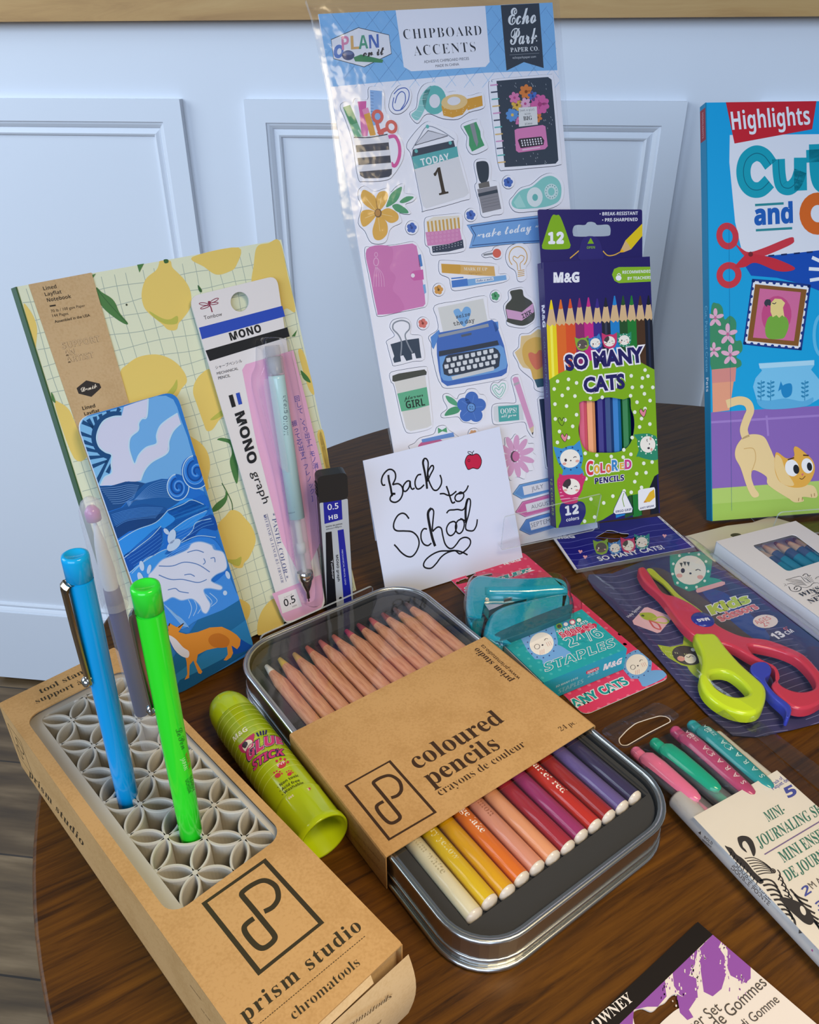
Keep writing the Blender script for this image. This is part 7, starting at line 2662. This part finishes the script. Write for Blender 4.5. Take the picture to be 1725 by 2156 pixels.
# green-hooded cat in the top right
art.poly([(930, 430), (1000, 425), (1100, 440), (1130, 470), (1050, 500), (965, 500)], '#3a9a86', True)
cat(art, 925, 385, 130, '#3a9a86', face='#e9e4d8', rot=4, pat='#dfe9e0', z=4)
for (x, y) in ((868, 352), (890, 345), (912, 347)):
    art.z(10).poly([(x - 10, y - 12), (x + 10, y - 12), (x + 4, y + 16)], '#4a4a46')
art.z(8).poly([(960, 515), (965, 500), (1120, 455), (1140, 458), (1142, 472), (1125, 482), (985, 524), (968, 526)], '#e0a9ac')
art.text('Kids', (1058, 662), (1305, 582), '#b9cc4a', 'sansb', C=(1022, 606), fat=0.04, outline=W, ow=0.05)
art.text('scissors', (1118, 705), (1355, 622), '#d9787c', 'sansb', fat=0.03, outline='#e9d9dc', ow=0.05)
art.z(6).ell(1392, 703, 78, 42, '#e8d9d4')
art.text('AGES', (1342, 722), (1432, 688), '#d98d8a', 'sansb')
art.text('2+', (1388, 738), (1432, 720), '#d98d8a', 'sansb')
art.text('13', (1460, 818), (1520, 792), W, 'sansb', fat=0.03)
art.text('.5"', (1520, 768), (1548, 752), '#d9787c', 'sansb')
art.text('CM', (1530, 788), (1572, 768), W, 'sansb')
art.z(6).poly([(640, 618), (660, 615), (800, 670), (806, 690), (740, 770), (720, 776), (575, 722), (566, 700)], '#e6b7bd')
art.poly([(610, 655), (680, 650), (720, 680), (700, 700), (640, 690)], '#a9b83a', True)
art.line([(690, 690), (750, 675), (790, 700), (770, 715), (700, 705)], 1.0, '#b9c64a')
art.line([(670, 695), (700, 740), (740, 752), (725, 720), (680, 700)], 1.1, '#d0605c')
art.dot((630, 668), 1.0, '#4a5a2a')
art.text('Help System', (545, 682), (622, 615), W, 'sans')
# tabby green-hooded dark cat lower left
art.z(5).poly([(905, 970), (960, 980), (1040, 1000), (1120, 1020), (1040, 1050), (985, 1060), (930, 1020)], '#a7b93c', True)
art.z(6).poly([(722, 848), (800, 862), (880, 845), (885, 790), (920, 815), (950, 850), (1000, 900), (1000, 1000), (940, 990), (870, 975), (790, 930), (750, 890)], '#a9bb3e')
art.ell(905, 915, 95, 58, '#4a4646', 15)
art.ell(925, 935, 38, 30, '#e4ddd2', 10)
art.ell(868, 935, 24, 16, '#dc9a90', 10)
art.ell(942, 880, 14, 10, '#e9e4d8', 20)
art.line([(900, 922), (915, 928), (928, 918), (945, 922)], 0.4, '#3a3636')
for k in range(16):
    art.z(10).line([(742 + (k * 29) % 190, 862 + (k * 17) % 40 + ((k * 29) % 190) * 0.25), (748 + (k * 29) % 190, 870 + (k * 17) % 40 + ((k * 29) % 190) * 0.25)], 0.3, '#dfe6a6', sm=False)
mb.build('insert_card', t)
# clear bag front
mb = MB()
BF_ = lying((0, 0, 0.0150), 21.6)


def prow(pts, zs):
    return [on_z(1140 + p[0] * .33913, 1070 + p[1] * .33913, z) for p, z in zip(pts, zs)]


L_ = prow([(212, 395), (300, 500), (430, 590), (540, 710), (700, 870), (880, 1060), (1010, 1180), (1110, 1250), (1340, 1422)], [0.003, 0.002, 0.0018, 0.0018, 0.0018, 0.0018, 0.0018, 0.0018, 0.0018])
R_ = prow([(960, 255), (1090, 360), (1240, 470), (1400, 588), (1560, 703), (1750, 846), (1900, 962), (2050, 1078), (2250, 1232)], [0.003, 0.002, 0.0018, 0.0018, 0.0018, 0.0018, 0.0018, 0.0018, 0.0018])
vs, fs = [], []
n_ = 13
for i in range(9):
    for j in range(n_):
        f = (1 - math.cos(math.pi * j / (n_ - 1))) / 2
        p = L_[i] * (1 - f) + R_[i] * f
        bul = 0.0172 * math.sin(math.pi * f) ** 0.26 * (1.0 if i < 8 else 0.7)
        vs.append(p + [0, 0, bul + 0.0006 * math.sin(i * 2.1 + j * 1.7)])
for i in range(8):
    for j in range(n_ - 1):
        k = i * n_ + j
        fs.append((k, k + n_, k + n_ + 1, k + 1))
mb.add(vs, fs, 'clear_bag', True)
mb.build('clear_bag', t)['label'] = 'clear plastic bag'

# the scissors
t = thing('scissors', 'red and lime kids scissors with blue spring lever inside the clear bag', 'scissors', (*on_z(1140 + 1000 * .33913, 1070 + 800 * .33913, 0.003)[:2], 0.003))


def sc_slab(mb, pts, z0, z1, r, mat, holes=(), sm=3, fr=None):
    F = lying((0, 0, 0), 21.6)
    f = lambda p: A3((on_z(1140 + p[0] * .33913, 1070 + p[1] * .33913, z1) @ F.u, on_z(1140 + p[0] * .33913, 1070 + p[1] * .33913, z1) @ F.v))
    ab = smooth_pts([f(p) for p in pts], True, sm)
    hs = [smooth_pts([f(p) for p in h], True, 4) for h in holes]

    def inset(loop, d, inner=False):
        ar = sum(loop[i - 1][0] * loop[i][1] - loop[i][0] * loop[i - 1][1] for i in range(len(loop)))
        sg = (1 if ar > 0 else -1) * (-1 if inner else 1)
        res = []
        for i in range(len(loop)):
            e = norm(loop[(i + 1) % len(loop)] - loop[i - 1])
            res.append(loop[i] + np.array([-e[1], e[0]]) * d * sg)
        return res
    steps = [(0.0, z0)] + [(r * (1 - math.cos(a)), z1 - r * (1 - math.sin(a))) for a in (0, 0.5, 1.0, math.pi / 2)]
    for loop, inner in [(ab, False)] + [(h, True) for h in hs]:
        N = len(loop)
        vs, fs = [], []
        for (d, z) in steps:
            vs += [F.w(p[0], p[1], z) for p in inset(loop, d, inner)]
        for k in range(len(steps) - 1):
            for i in range(N):
                j = (i + 1) % N
                fs.append((k * N + i, k * N + j, (k + 1) * N + j, (k + 1) * N + i))
        mb.add(vs, fs, mat, True)
    mb.prism(F, inset(ab, r), z1 - 1e-6, z1, mat, holes=[inset(h, r, True) for h in hs], back=False)


mb = MB()
sc_slab(mb, [(602, 380), (615, 362), (650, 368), (700, 440), (760, 520), (840, 545), (950, 600), (1060, 690), (1130, 740), (1250, 790), (1400, 810), (1530, 855), (1640, 910), (1725, 1000), (1770, 1060), (1790, 1130), (1740, 1200), (1650, 1240), (1560, 1230), (1490, 1180), (1430, 1100), (1460, 1050), (1440, 990), (1380, 960), (1280, 905), (1180, 850), (1080, 830), (980, 800), (900, 745), (830, 660), (740, 540), (640, 450)], 0.0050, 0.0110, 0.0016, 'g#cc3a4e',
        holes=[[(1290, 850), (1380, 860), (1500, 890), (1600, 940), (1690, 1040), (1700, 1110), (1620, 1135), (1540, 1120), (1480, 1080), (1470, 1010), (1420, 960), (1330, 910)]])
mb.build('red_half', t)['label'] = 'red blade and handle'
mb = MB()
sc_slab(mb, [(950, 780), (1000, 772), (1085, 778), (1150, 860), (1240, 960), (1330, 1040), (1390, 1100), (1398, 1170), (1365, 1250), (1290, 1275), (1180, 1255), (1080, 1200), (1010, 1130), (985, 1050), (1000, 960), (990, 880)], 0.0050, 0.0114, 0.0020, 'g#c3d827',
        holes=[[(1050, 1030), (1100, 1010), (1170, 1020), (1240, 1070), (1290, 1130), (1270, 1158), (1200, 1165), (1130, 1140), (1075, 1095)]])
mb.build('lime_handle', t)['label'] = 'lime green handle'
mb = MB()
sc_slab(mb, [(655, 378), (690, 375), (740, 420), (790, 465), (860, 540), (1000, 640), (990, 680), (860, 580), (760, 470), (690, 420)], 0.0035, 0.0049, 0.0004, 'g#c3cf35')
mb.build('lime_blade', t)['label'] = 'lime green lower blade'
mb = MB()
pc = on_z(1140 + 1003 * .33913, 1070 + 693 * .33913, 0.0110)
mb.lathe(pc, (0, 0, 1), [(0, 0.0066), (0.0006, 0.0064), (0.0012, 0.0056), (0.0013, 0.0)], 'g#2c3690', 28)
FPv = lying((0, 0, pc[2] + 0.0013), 21.6)
art = Art(mb, FPv).V(*Sc)
art.text('M&G', (1035, 678), (962, 690), W, 'sansb', fat=0.03)
mb.build('pivot', t)['label'] = 'blue round pivot marked with white letters'
mb = MB()
sc_slab(mb, [(1300, 1000), (1305, 970), (1345, 950), (1400, 955), (1430, 990), (1425, 1025), (1395, 1050), (1410, 1090), (1460, 1150), (1552, 1225), (1545, 1290), (1522, 1290), (1515, 1240), (1440, 1170), (1390, 1110), (1350, 1060), (1315, 1030)], 0.0050, 0.0112, 0.0010, 'g#3a45b4')
mb.build('spring_lever', t)['label'] = 'blue spring lever'

# ================================================================ white boxed pencils and cream card on the right
WZ = 0.0150
WNF = lying((0, 0, WZ), -60.7)
wl0, wl1 = WNF.px(1508.6, 1139.5), WNF.px(1725, 1299)
wf = WNF.px(1674, 1095.4)
dl = norm(wl1 - wl0)
da = np.array([-dl[1], dl[0]])
wid = abs((wf - wl0) @ da)
sg = 1 if (wf - wl0) @ da > 0 else -1
WLEN = 0.185
wq_ = [wl0, wl0 + dl * WLEN, wl0 + dl * WLEN + da * sg * wid, wl0 + da * sg * wid]
t = thing('white_pencil_box', 'white box with a dark window showing pencil tips, black winged emblem', 'pencil box', WNF.w(*((wq_[0] + wq_[2]) / 2), -WZ))
VE = (1420, 1060, .17681)
wv = Art(None, WNF).V(*VE)
win = round_poly([wv.ab(p) for p in ((925, 495), (1430, 362), (1830, 660), (1350, 812))], 0.0032, 5)
mb = MB()
mb.prism(WNF, wq_, -0.0006, 0, '#ded8d6', holes=[win])
mb.prism(WNF, wq_, -WZ + 0.0008, -WZ + 0.0014, '#dcdce0')
for i in range(4):
    p, q = wq_[i], wq_[(i + 1) % 4]
    e = norm(q - p)
    nn = np.array([-e[1], e[0]]) * 0.0006
    mb.prism(WNF, [p, q, q + nn, p + nn], -WZ + 0.0008, -0.0003, '#d3d4da')  # sides a cooler, darker white than the top: shade painted in
art = Art(mb, WNF).V(*VE)
BKI = '#262428'
art.line([(1305, 955), (1330, 962), (1312, 985), (1345, 972)], 0.3, BKI, sm=False)
art.line([(1365, 990), (1390, 1035), (1445, 1050), (1500, 1035), (1512, 1005), (1480, 985), (1440, 995), (1430, 1018), (1455, 1028), (1468, 1008)], 0.5, BKI)
art.line([(1345, 960), (1400, 955), (1470, 985), (1560, 1002), (1620, 985), (1650, 955), (1700, 945), (1725, 955)], 0.35, BKI)
art.line([(1330, 910), (1430, 882), (1500, 868), (1530, 895), (1560, 930), (1605, 950)], 0.35, BKI)
for k in range(7):
    art.line([(1335 + k * 22, 918 + k * 10), (1420 + k * 18, 905 + k * 11), (1520 + k * 10, 918 + k * 10)], 0.22, BKI)
art.line([(1530, 865), (1555, 842), (1585, 845), (1598, 868), (1625, 858)], 0.4, BKI)
art.line([(1540, 885), (1575, 905), (1600, 925), (1625, 945)], 0.3, BKI)
for k in range(16):
    art.dot((1565 + (k % 4) * 22 + (k // 4) * 10, 875 + (k // 4) * 18 + (k % 4) * 5), 0.28, BKI, 6)
art.line([(1680, 905), (1700, 885), (1740, 872), (1800, 852)], 0.3, BKI)
art.text('WINSOR', (1512, 1122), (1885, 978), BKI, 'serifb', C=(1474, 1080), fat=-0.004)
art.line([(1630, 1112), (1690, 1088)], 0.25, BKI, sm=False)
art.text('&', (1705, 1092), (1745, 1074), BKI, 'serifb')
art.text('NEWTON', (1622, 1200), (2020, 1045), BKI, 'serifb', C=(1575, 1155), fat=-0.004)
mb.build('carton', t)
mb = MB()
mb.prism(WNF, [p + (sum(win) / len(win) - p) * -0.05 for p in win], -0.0012, -0.0009, 'clear')
mb.build('window', t)['label'] = 'clear window'
for k in range(6):
    tipx = [(985, 560), (1035, 495), (1195, 470), (1330, 450), (1420, 420), (1500, 395)][k]
    a0 = WNF.shift(-0.006).px(VE[0] + tipx[0] * VE[2], VE[1] + tipx[1] * VE[2])
    o3 = WNF.w(a0[0], a0[1], -0.0058)
    d3 = WNF.u * dl[0] + WNF.v * dl[1]
    mb = MB()
    mb.lathe(o3, d3, [(0, 0.0), (0.0002, 0.0010), (0.0030, 0.0016)], 's#cfccd0' if k == 1 else 's#8a6a60', 10)
    mb.lathe(o3, d3, [(0.0030, 0.0016), (0.0125, 0.0034)], 'cedar_tip', 14)
    mb.lathe(o3, d3, [(0.0125, 0.0034), (0.0130, 0.0035), (0.0200, 0.0035)], 's#4a4468', 14)
    mb.lathe(o3, d3, [(0.0200, 0.0035), (0.160, 0.0035), (0.160, 0)], 's#2b7d92', 14)
    o = mb.build('boxed_pencil', loc=o3)
    tag(o, 'teal pencil with a wooden tip behind the window of the white box', 'pencil', 'pencils in the white box')
# cream card lying behind the white box
CRF = lying((0, 0, 0.0012), 20)
cr = [CRF.px(*p) for p in ((1443, 1129), (1501, 1182), (1560, 1176), (1680, 1104), (1624, 1087), (1585, 1100), (1530, 1107))]
mb = MB()
hl = [CRF.px(1420 + (735 + 65 * math.cos(q)) * .17681, 1060 + (378 + 24 * math.sin(q)) * .17681) for q in [k * math.pi / 10 for k in range(20)]]
mb.prism(CRF, cr, -0.0010, 0, '#dcd3bd', '#cfc6b0')
art = Art(mb, CRF)
art.fill_ab([hl], '#4a4038')
o = mb.build('cream_card', loc=CRF.w(*cr[0], -0.001))
tag(o, 'cream card with a dark round hole, tucked behind the white pencil box', 'card')

# ================================================================ clear wallet of gel pens
E8 = (1200, 1480, .31362)
ZP_ = 0.0130
XF = lying((0, 0, ZP_), -56.6)


def xq(x, y, F=XF):
    return F.px(1200 + x * .31362, 1480 + y * .31362)


t = thing('pen_wallet', 'clear plastic wallet of gel pens with a zebra picture, lying right of the tin', 'pen set', XF.w(*xq(1200, 900), -ZP_))
PWAL = t
c0, c1 = xq(405, 318), xq(1674, 1660)
dl2 = norm(c1 - c0)
da2 = np.array([-dl2[1], dl2[0]])
wfar = xq(1000, 12)
PWID = (wfar - c0) @ da2
PLEN = 0.160
pw4 = [c0, c0 + dl2 * PLEN, c0 + dl2 * PLEN + da2 * PWID, c0 + da2 * PWID]
mb = MB()
# walls and top of the wallet
for i in (0, 1, 2, 3):
    p, q = pw4[i], pw4[(i + 1) % 4]
    mb.add([XF.w(*p, -ZP_ + 0.0006), XF.w(*q, -ZP_ + 0.0006), XF.w(*q, 0), XF.w(*p, 0)], [(0, 1, 2, 3)], 'clear_pouch')
nu, nv = 14, 8
vs, fs = [], []
for i in range(nu + 1):
    for j in range(nv + 1):
        a, b = i / nu, j / nv
        p = pw4[0] + (pw4[1] - pw4[0]) * a + (pw4[3] - pw4[0]) * b
        vs.append(XF.w(p[0], p[1], 0.0004 * math.sin(i * 1.9 + j * 2.3) * (0 < i < nu and 0 < j < nv)))
for i in range(nu):
    for j in range(nv):
        k = i * (nv + 1) + j
        fs.append((k, k + nv + 1, k + nv + 2, k + 1))
mb.add(vs, fs, 'clear_pouch', True)
mb.build('wallet_body', t)['label'] = 'clear plastic body'
# side flange on the right, lying low
mb = MB()
FLG = lying((0, 0, 0.0030), -56.6)
fl = [A3(FLG.px(*p)) for p in ((1512, 1484), (1545, 1480), (1580, 1503), (1725, 1612), (1900, 1745), (1860, 1775))]
mb.prism(FLG, fl, -0.0002, 0, 'clear_pouch')
mb.build('side_flange', t)
# hang tab with a slot
mb = MB()
HTF = lying((0, 0, 0.0090), -56.6)
hx = lambda x, y: A3(HTF.px(1200 + x * .15073, 1480 + y * .15073))
tab = [hx(*p) for p in ((430, 400), (760, 660), (1560, 180), (1400, 60), (1270, 0), (1180, -5), (500, 330))]
sl = [hx(*p) for p in ((690, 500), (800, 380), (920, 285), (1100, 225), (1260, 180), (1340, 190), (1395, 220), (1410, 262), (1100, 420), (800, 595), (720, 590), (690, 540))]
mb.prism(HTF, round_poly(tab, 0.004), -0.0003, 0, 'clear_pouch', holes=[round_poly(sl, 0.002)])
art = Art(mb, HTF)
art.stroke_ab(round_poly(sl, 0.002), 0.0005, '#d9cfc4', True)
mb.build('hang_tab', t)
# insert card
INF = lying((0, 0, 0.0117), -56.6)
ix = lambda x, y: A3(INF.px(1200 + x * .31362, 1480 + y * .31362))
ic = [ix(830, 765), ix(1392, 452)]
far = ic[1] + dl2 * 0.115
near = ic[0] + dl2 * 0.115
mb = MB()
mb.prism(INF, [ic[0], near, far, ic[1]], -0.0002, 0, '#f0e7dd')
art = Art(mb, INF).clip_to([ic[0], near, far, ic[1]])
art.V(*E8)
GRT, VIO, ZB = '#3f7a6a', '#4d55a8', '#3a3330'
art.text('Pack of', (1372, 552), (1436, 508), VIO, 'sans', fat=0.012)
art.text('Paquet de:', (1368, 585), (1478, 520), VIO, 'sans', fat=0.012)
art.text('5', (1468, 640), (1532, 608), VIO, 'sansb', C=(1430, 575), fat=0.02)
art.text('MINI-', (1335, 800), (1455, 735), GRT, 'serifb', C=(1296, 738), fat=0.0)
art.text('JOURNALING SET', (1280, 975), (1735, 722), GRT, 'serifb', C=(1240, 905))
art.line([(1308, 1018), (1720, 772)], 0.5, '#7d6a9a', sm=False)
art.text('MINI ENSEMBLE', (1440, 1075), (1860, 828), GRT, 'serifb', C=(1392, 1005))
art.text('DE JOURNAL', (1470, 1200), (1790, 1010), GRT, 'serifb', C=(1425, 1130))
art.text('2', (1580, 1302), (1626, 1272), VIO, 'sansb', C=(1548, 1245))
art.text('M A R Q U E U R S', (1632, 1252), (2000, 1040), '#6a625c', 'sans')
art.text('3', (1672, 1400), (1720, 1370), VIO, 'sansb', C=(1642, 1345))
# zebra's head and striped neck, with dark forelock and mane
art.z(3).poly([(1126, 910), (1140, 896), (1165, 892), (1200, 900), (1230, 930), (1248, 985), (1244, 1020), (1232, 1028), (1215, 990), (1200, 955), (1178, 928), (1160, 938), (1162, 965), (1180, 985), (1190, 1005), (1160, 985), (1138, 955)], ZB, True)
art.poly([(1042, 962), (1060, 966), (1088, 978), (1118, 1015), (1160, 1045), (1200, 1085), (1235, 1130), (1300, 1195), (1280, 1215), (1240, 1185), (1190, 1130), (1130, 1075), (1085, 1025)], ZB, True)
for k in range(9):
    art.z(4).line([(1085 + k * 22, 1000 + k * 24), (1075 + k * 22, 1030 + k * 25)], 0.35, ZB, sm=False)
for k in range(7):
    art.z(4).line([(1175 + k * 15, 1045 + k * 18), (1235 + k * 13, 1040 + k * 17), (1300 + k * 10, 1070 + k * 12), (1345 + k * 5, 1105 + k * 5)], 0.42, ZB)
art.ring(1365, 1128, 16, 12, 0.5, ZB, 30)
art.ell(1366, 1128, 8, 7, ZB, 30)
for k in range(6):
    art.z(4).line([(1395 + k * 9, 1120 + k * 34), (1410 + k * 14, 1140 + k * 34), (1412 + k * 20, 1165 + k * 36), (1400 + k * 22, 1190 + k * 38)], 0.55, ZB)
for k in range(8):
    art.z(4).line([(1275 + k * 24, 1195 + k * 32), (1320 + k * 22, 1185 + k * 34), (1365 + k * 20, 1200 + k * 36), (1395 + k * 17, 1240 + k * 36)], 0.85, ZB)
art.z(6).poly([(1410, 1318), (1430, 1305), (1490, 1318), (1560, 1350), (1612, 1400), (1640, 1460), (1620, 1490), (1580, 1480), (1530, 1440), (1470, 1385)], ZB, True)
art.ell(1566, 1395, 16, 34, '#f0e7dd', -25)
for k in range(9):
    art.z(4).line([(1480 + k * 28, 1250 + k * 36), (1530 + k * 26, 1300 + k * 38), (1600 + k * 24, 1330 + k * 42)], 0.9, ZB)
mb.build('insert_card', t)
# retractable gel pens showing above the card
PENS = [('pink', 'g#f07aa2', (470, 330), (868, 672), 'nearest the tin'), ('green', 'g#1fae8c', (600, 270), (1005, 606), 'second from the tin'), ('magenta', 'g#bb4a74', (735, 190), (1235, 640), 'third from the tin'), ('teal', 'g#2f9aa0', (850, 150), (1360, 596), 'second from the right')]
for k, (cn, c, p0, p1, wh) in enumerate(PENS):
    zc = 0.0072
    a0 = on_z(1200 + p0[0] * .31362, 1480 + p0[1] * .31362, zc + 0.002)
    a1 = on_z(1200 + p1[0] * .31362, 1480 + p1[1] * .31362, zc + 0.002)
    a0[2] = a1[2] = zc
    d = norm(a1 - a0)
    cl_ = np.linalg.norm(a1 - a0)
    r = 0.0043
    t = thing('gel_pen', cn + ' gel pen in the clear wallet, ' + wh, 'pen', a0 - [0, 0, zc - 0.001], 'gel pens in the clear wallet')
    mb = MB()
    mb.lathe(a0, d, [(0.0055, 0.0), (0.0055, r * 0.9), (0.011, r), (0.120, r), (0.120, 0)], 'milky', 20)
    mb.lathe(a0, d, [(0.012, 0.0), (0.012, r * 0.5), (0.115, r * 0.5), (0.115, 0)], c, 14)
    mb.build('barrel', t)
    mb = MB()
    mb.lathe(a0 - d * 0.004, d, [(0, 0.0), (0.0002, r * 0.5), (0.0015, r * 0.68), (0.0100, r * 0.68), (0.0105, 0.0)], c, 18)
    mb.build('push_button', t)
    mb = MB()
    side = np.cross(d, (0, 0, 1))
    rows = [(0.0025, 0.0028, 0.0018, 0.0034), (0.0050, 0.0042, 0.0020, 0.0052), (0.0120, 0.0044, 0.0030, 0.0055), (cl_ * 0.6, 0.0041, 0.0032, 0.0054), (cl_ - 0.004, 0.0036, 0.0030, 0.0053), (cl_ - 0.001, 0.0024, 0.0030, 0.0050), (cl_, 0.0008, 0.0030, 0.0044)]
    vs, fs = [], []
    for (h, w_, zl, zh) in rows:
        for q in range(9):
            f = -1 + q / 4
            vs.append(a0 + d * h + side * w_ * f + np.array([0, 0, zl + (zh - zl) * math.sqrt(max(0, 1 - abs(f) ** 2.6))]))
    for i in range(len(rows) - 1):
        for q in range(8):
            fs.append((i * 9 + q, i * 9 + q + 1, (i + 1) * 9 + q + 1, (i + 1) * 9 + q))
    mb.add(vs, fs, c, True)
    if k >= 2:
        Fp = Frame(a0 + [0, 0, 0.00555], d, np.cross((0, 0, 1), d))
        art = Art(mb, Fp).L()
        art.text('SARASA', (cl_ - 0.006, 0.0013), (cl_ - 0.031, 0.0013), '#e8c9d4' if k == 2 else '#bfe0e0', 'sans', fat=0.012, sp=2.2)
        art.text('ZEBRA', (cl_ - 0.0345, 0.0010), (cl_ - 0.042, 0.0010), '#e8c9d4' if k == 2 else '#bfe0e0', 'sans')
        art.text('0.5', (0.006, 0.0014), (0.006, -0.0022), '#f2d9e2' if k == 2 else '#d2eeee', 'sans')
        art.ring(cl_ * 0.42, 0, 0.0017, 0.0017, 0.2, '#e8c9d4' if k == 2 else '#bfe0e0', 0)
    mb.build('clip', t)
a0, a1 = on_z(1200 + 985 * .31362, 1480 + 190 * .31362, 0.010), on_z(1200 + 1330 * .31362, 1480 + 480 * .31362, 0.010)
a0[2] = a1[2] = 0.0074
d = norm(a1 - a0)
t = thing('marker_pen', 'cream marker at the right inside the clear wallet, beside the teal pen', 'marker', a0 - [0, 0, 0.0064])
mb = MB()
mb.lathe(a0, d, [(0, 0), (0, 0.0026), (0.001, 0.0032), (0.016, 0.0032), (0.0165, 0.0034), (0.118, 0.0034), (0.118, 0)], 'g#e3dacb', 24)
mb.build('barrel', t)
# white double-ended marker lying along the wallet's left edge
zc = 0.0060
mo = XF.w(*(c0 + dl2 * 0.027 + da2 * 0.0060), 0)
mo[2] = zc
d = XF.u * dl2[0] + XF.v * dl2[1]
t = thing('marker_pen', 'pale grey double-ended marker along the left edge of the clear wallet', 'marker', mo - [0, 0, zc - 0.0012])
mb = MB()
mb.lathe(mo, d, [(0, 0), (0, 0.0048), (0.001, 0.0052), (0.118, 0.0052), (0.119, 0.0048), (0.119, 0)], 'g#c9c5c4', 28)
CFM = CylFrame(mo, d, norm(np.array([-XF.u[1] * 0 - 0.6, -0.35, 0.75])), 0.0052)
art = Art(mb, CFM).V(*E8)
MK = '#5d5654'
art.text('DOUBLE ENDED', (1098, 1092), (1352, 1330), MK, 'sans', fat=0.012)
art.text('DOUBLE POINTE', (1082, 1112), (1336, 1362), MK, 'sans', fat=0.012)
art.text('BOLD', (900, 905), (955, 955), MK, 'sansb')
art.text('BISEAU', (893, 925), (950, 972), MK, 'sansb')
art.poly([(862, 870), (882, 862), (880, 886)], '#3a3533')
art.text('FINE', (1478, 1450), (1525, 1500), MK, 'sansb')
art.poly([(1540, 1520), (1562, 1545), (1538, 1548)], '#3a3533')
art.poly([(1622, 1660), (1650, 1600), (1674, 1590), (1674, 1610), (1655, 1625), (1632, 1672)], '#a33f86')
mb.build('barrel', t)

# ================================================================ black and purple eraser card in the near corner
RZ = 0.0012
RFm = lying((0, 0, RZ), -45)


def rq(x, y):
    return A3(RFm.px(1200 + x * .31362, 1480 + y * .31362))


r0, r1, r2 = rq(860, 1470), rq(130, 2156), rq(1660, 2156)
e1 = norm(r1 - r0)
e2 = norm(r2 - r0)
rc = [r0, r0 + e1 * 0.085, r0 + e1 * 0.085 + e2 * 0.075, r0 + e2 * 0.075]
t = thing('eraser_card', 'black and purple card with a hang slot in the near corner of the table', 'card', RFm.w(*((rc[0] + rc[2]) / 2), -RZ))
mb = MB()
rs = [rq(*p) for p in ((425, 2090), (445, 2060), (490, 2050), (540, 2070), (570, 2060), (600, 2030), (640, 2010), (670, 1975), (700, 1955), (735, 1960), (755, 2000), (745, 2040), (700, 2070), (620, 2140), (560, 2200), (480, 2210), (440, 2170))]
mb.prism(RFm, rc, -0.0008, 0, '#ddd3cc', holes=[smooth_pts(rs, True, 3)])
art = Art(mb, RFm).clip_to(rc)
art.V(*E8)
PUR = '#8c4fa2'
art.poly([(960, 1555), (1150, 1690), (1215, 1760), (1215, 1850), (1180, 1880), (1080, 1830), (1060, 1780), (1060, 1660), (1020, 1600), (1000, 1640), (1040, 1700), (1050, 1820), (1020, 1920), (960, 1970), (900, 1940), (880, 1800), (870, 1650)], PUR)
art.poly([(860, 1650), (800, 1700), (690, 1800), (700, 1900), (740, 1960), (800, 1990), (860, 1980), (850, 1850), (800, 1830), (840, 1760)], PUR)
art.poly([(640, 1830), (500, 1950), (330, 2110), (240, 2200), (420, 2200), (430, 2060), (520, 2040), (590, 2040), (650, 1970), (640, 1900)], PUR)
art.poly([(720, 1960), (760, 1975), (850, 1985), (800, 2060), (830, 2110), (790, 2130), (740, 2080)], PUR)
rr = random.Random(5)
for k in range(150):
    x, y = rr.choice(((870, 1700), (1040, 1650), (880, 1880), (1050, 1780), (660, 1900), (760, 1960), (1150, 1850), (820, 1800)))
    x += rr.gauss(0, 22)
    y += rr.gauss(0, 55)
    art.z(3).line([(x, y), (x + rr.uniform(-3, 3), y + rr.uniform(8, 26))], rr.uniform(0.2, 0.55), rr.choice((PUR, '#ddd3cc', '#ddd3cc')), sm=False)
art.z(5).poly([(835, 1440), (862, 1462), (965, 1552), (235, 2250), (30, 2230)], '#191310')
art.text('ROWNEY', (128, 2240), (432, 1996), '#e2dad4', 'serifb')
art.text('Eraser Set', (740, 2280), (1025, 2062), '#4d4642', 'sans')
art.text('Ensemble de Gommes', (690, 2480), (1328, 1890), '#4d4642', 'sans')
art.text('Set di Gomme', (1090, 2270), (1412, 2005), '#4d4642', 'sans')
mb.build('backing_card', t)
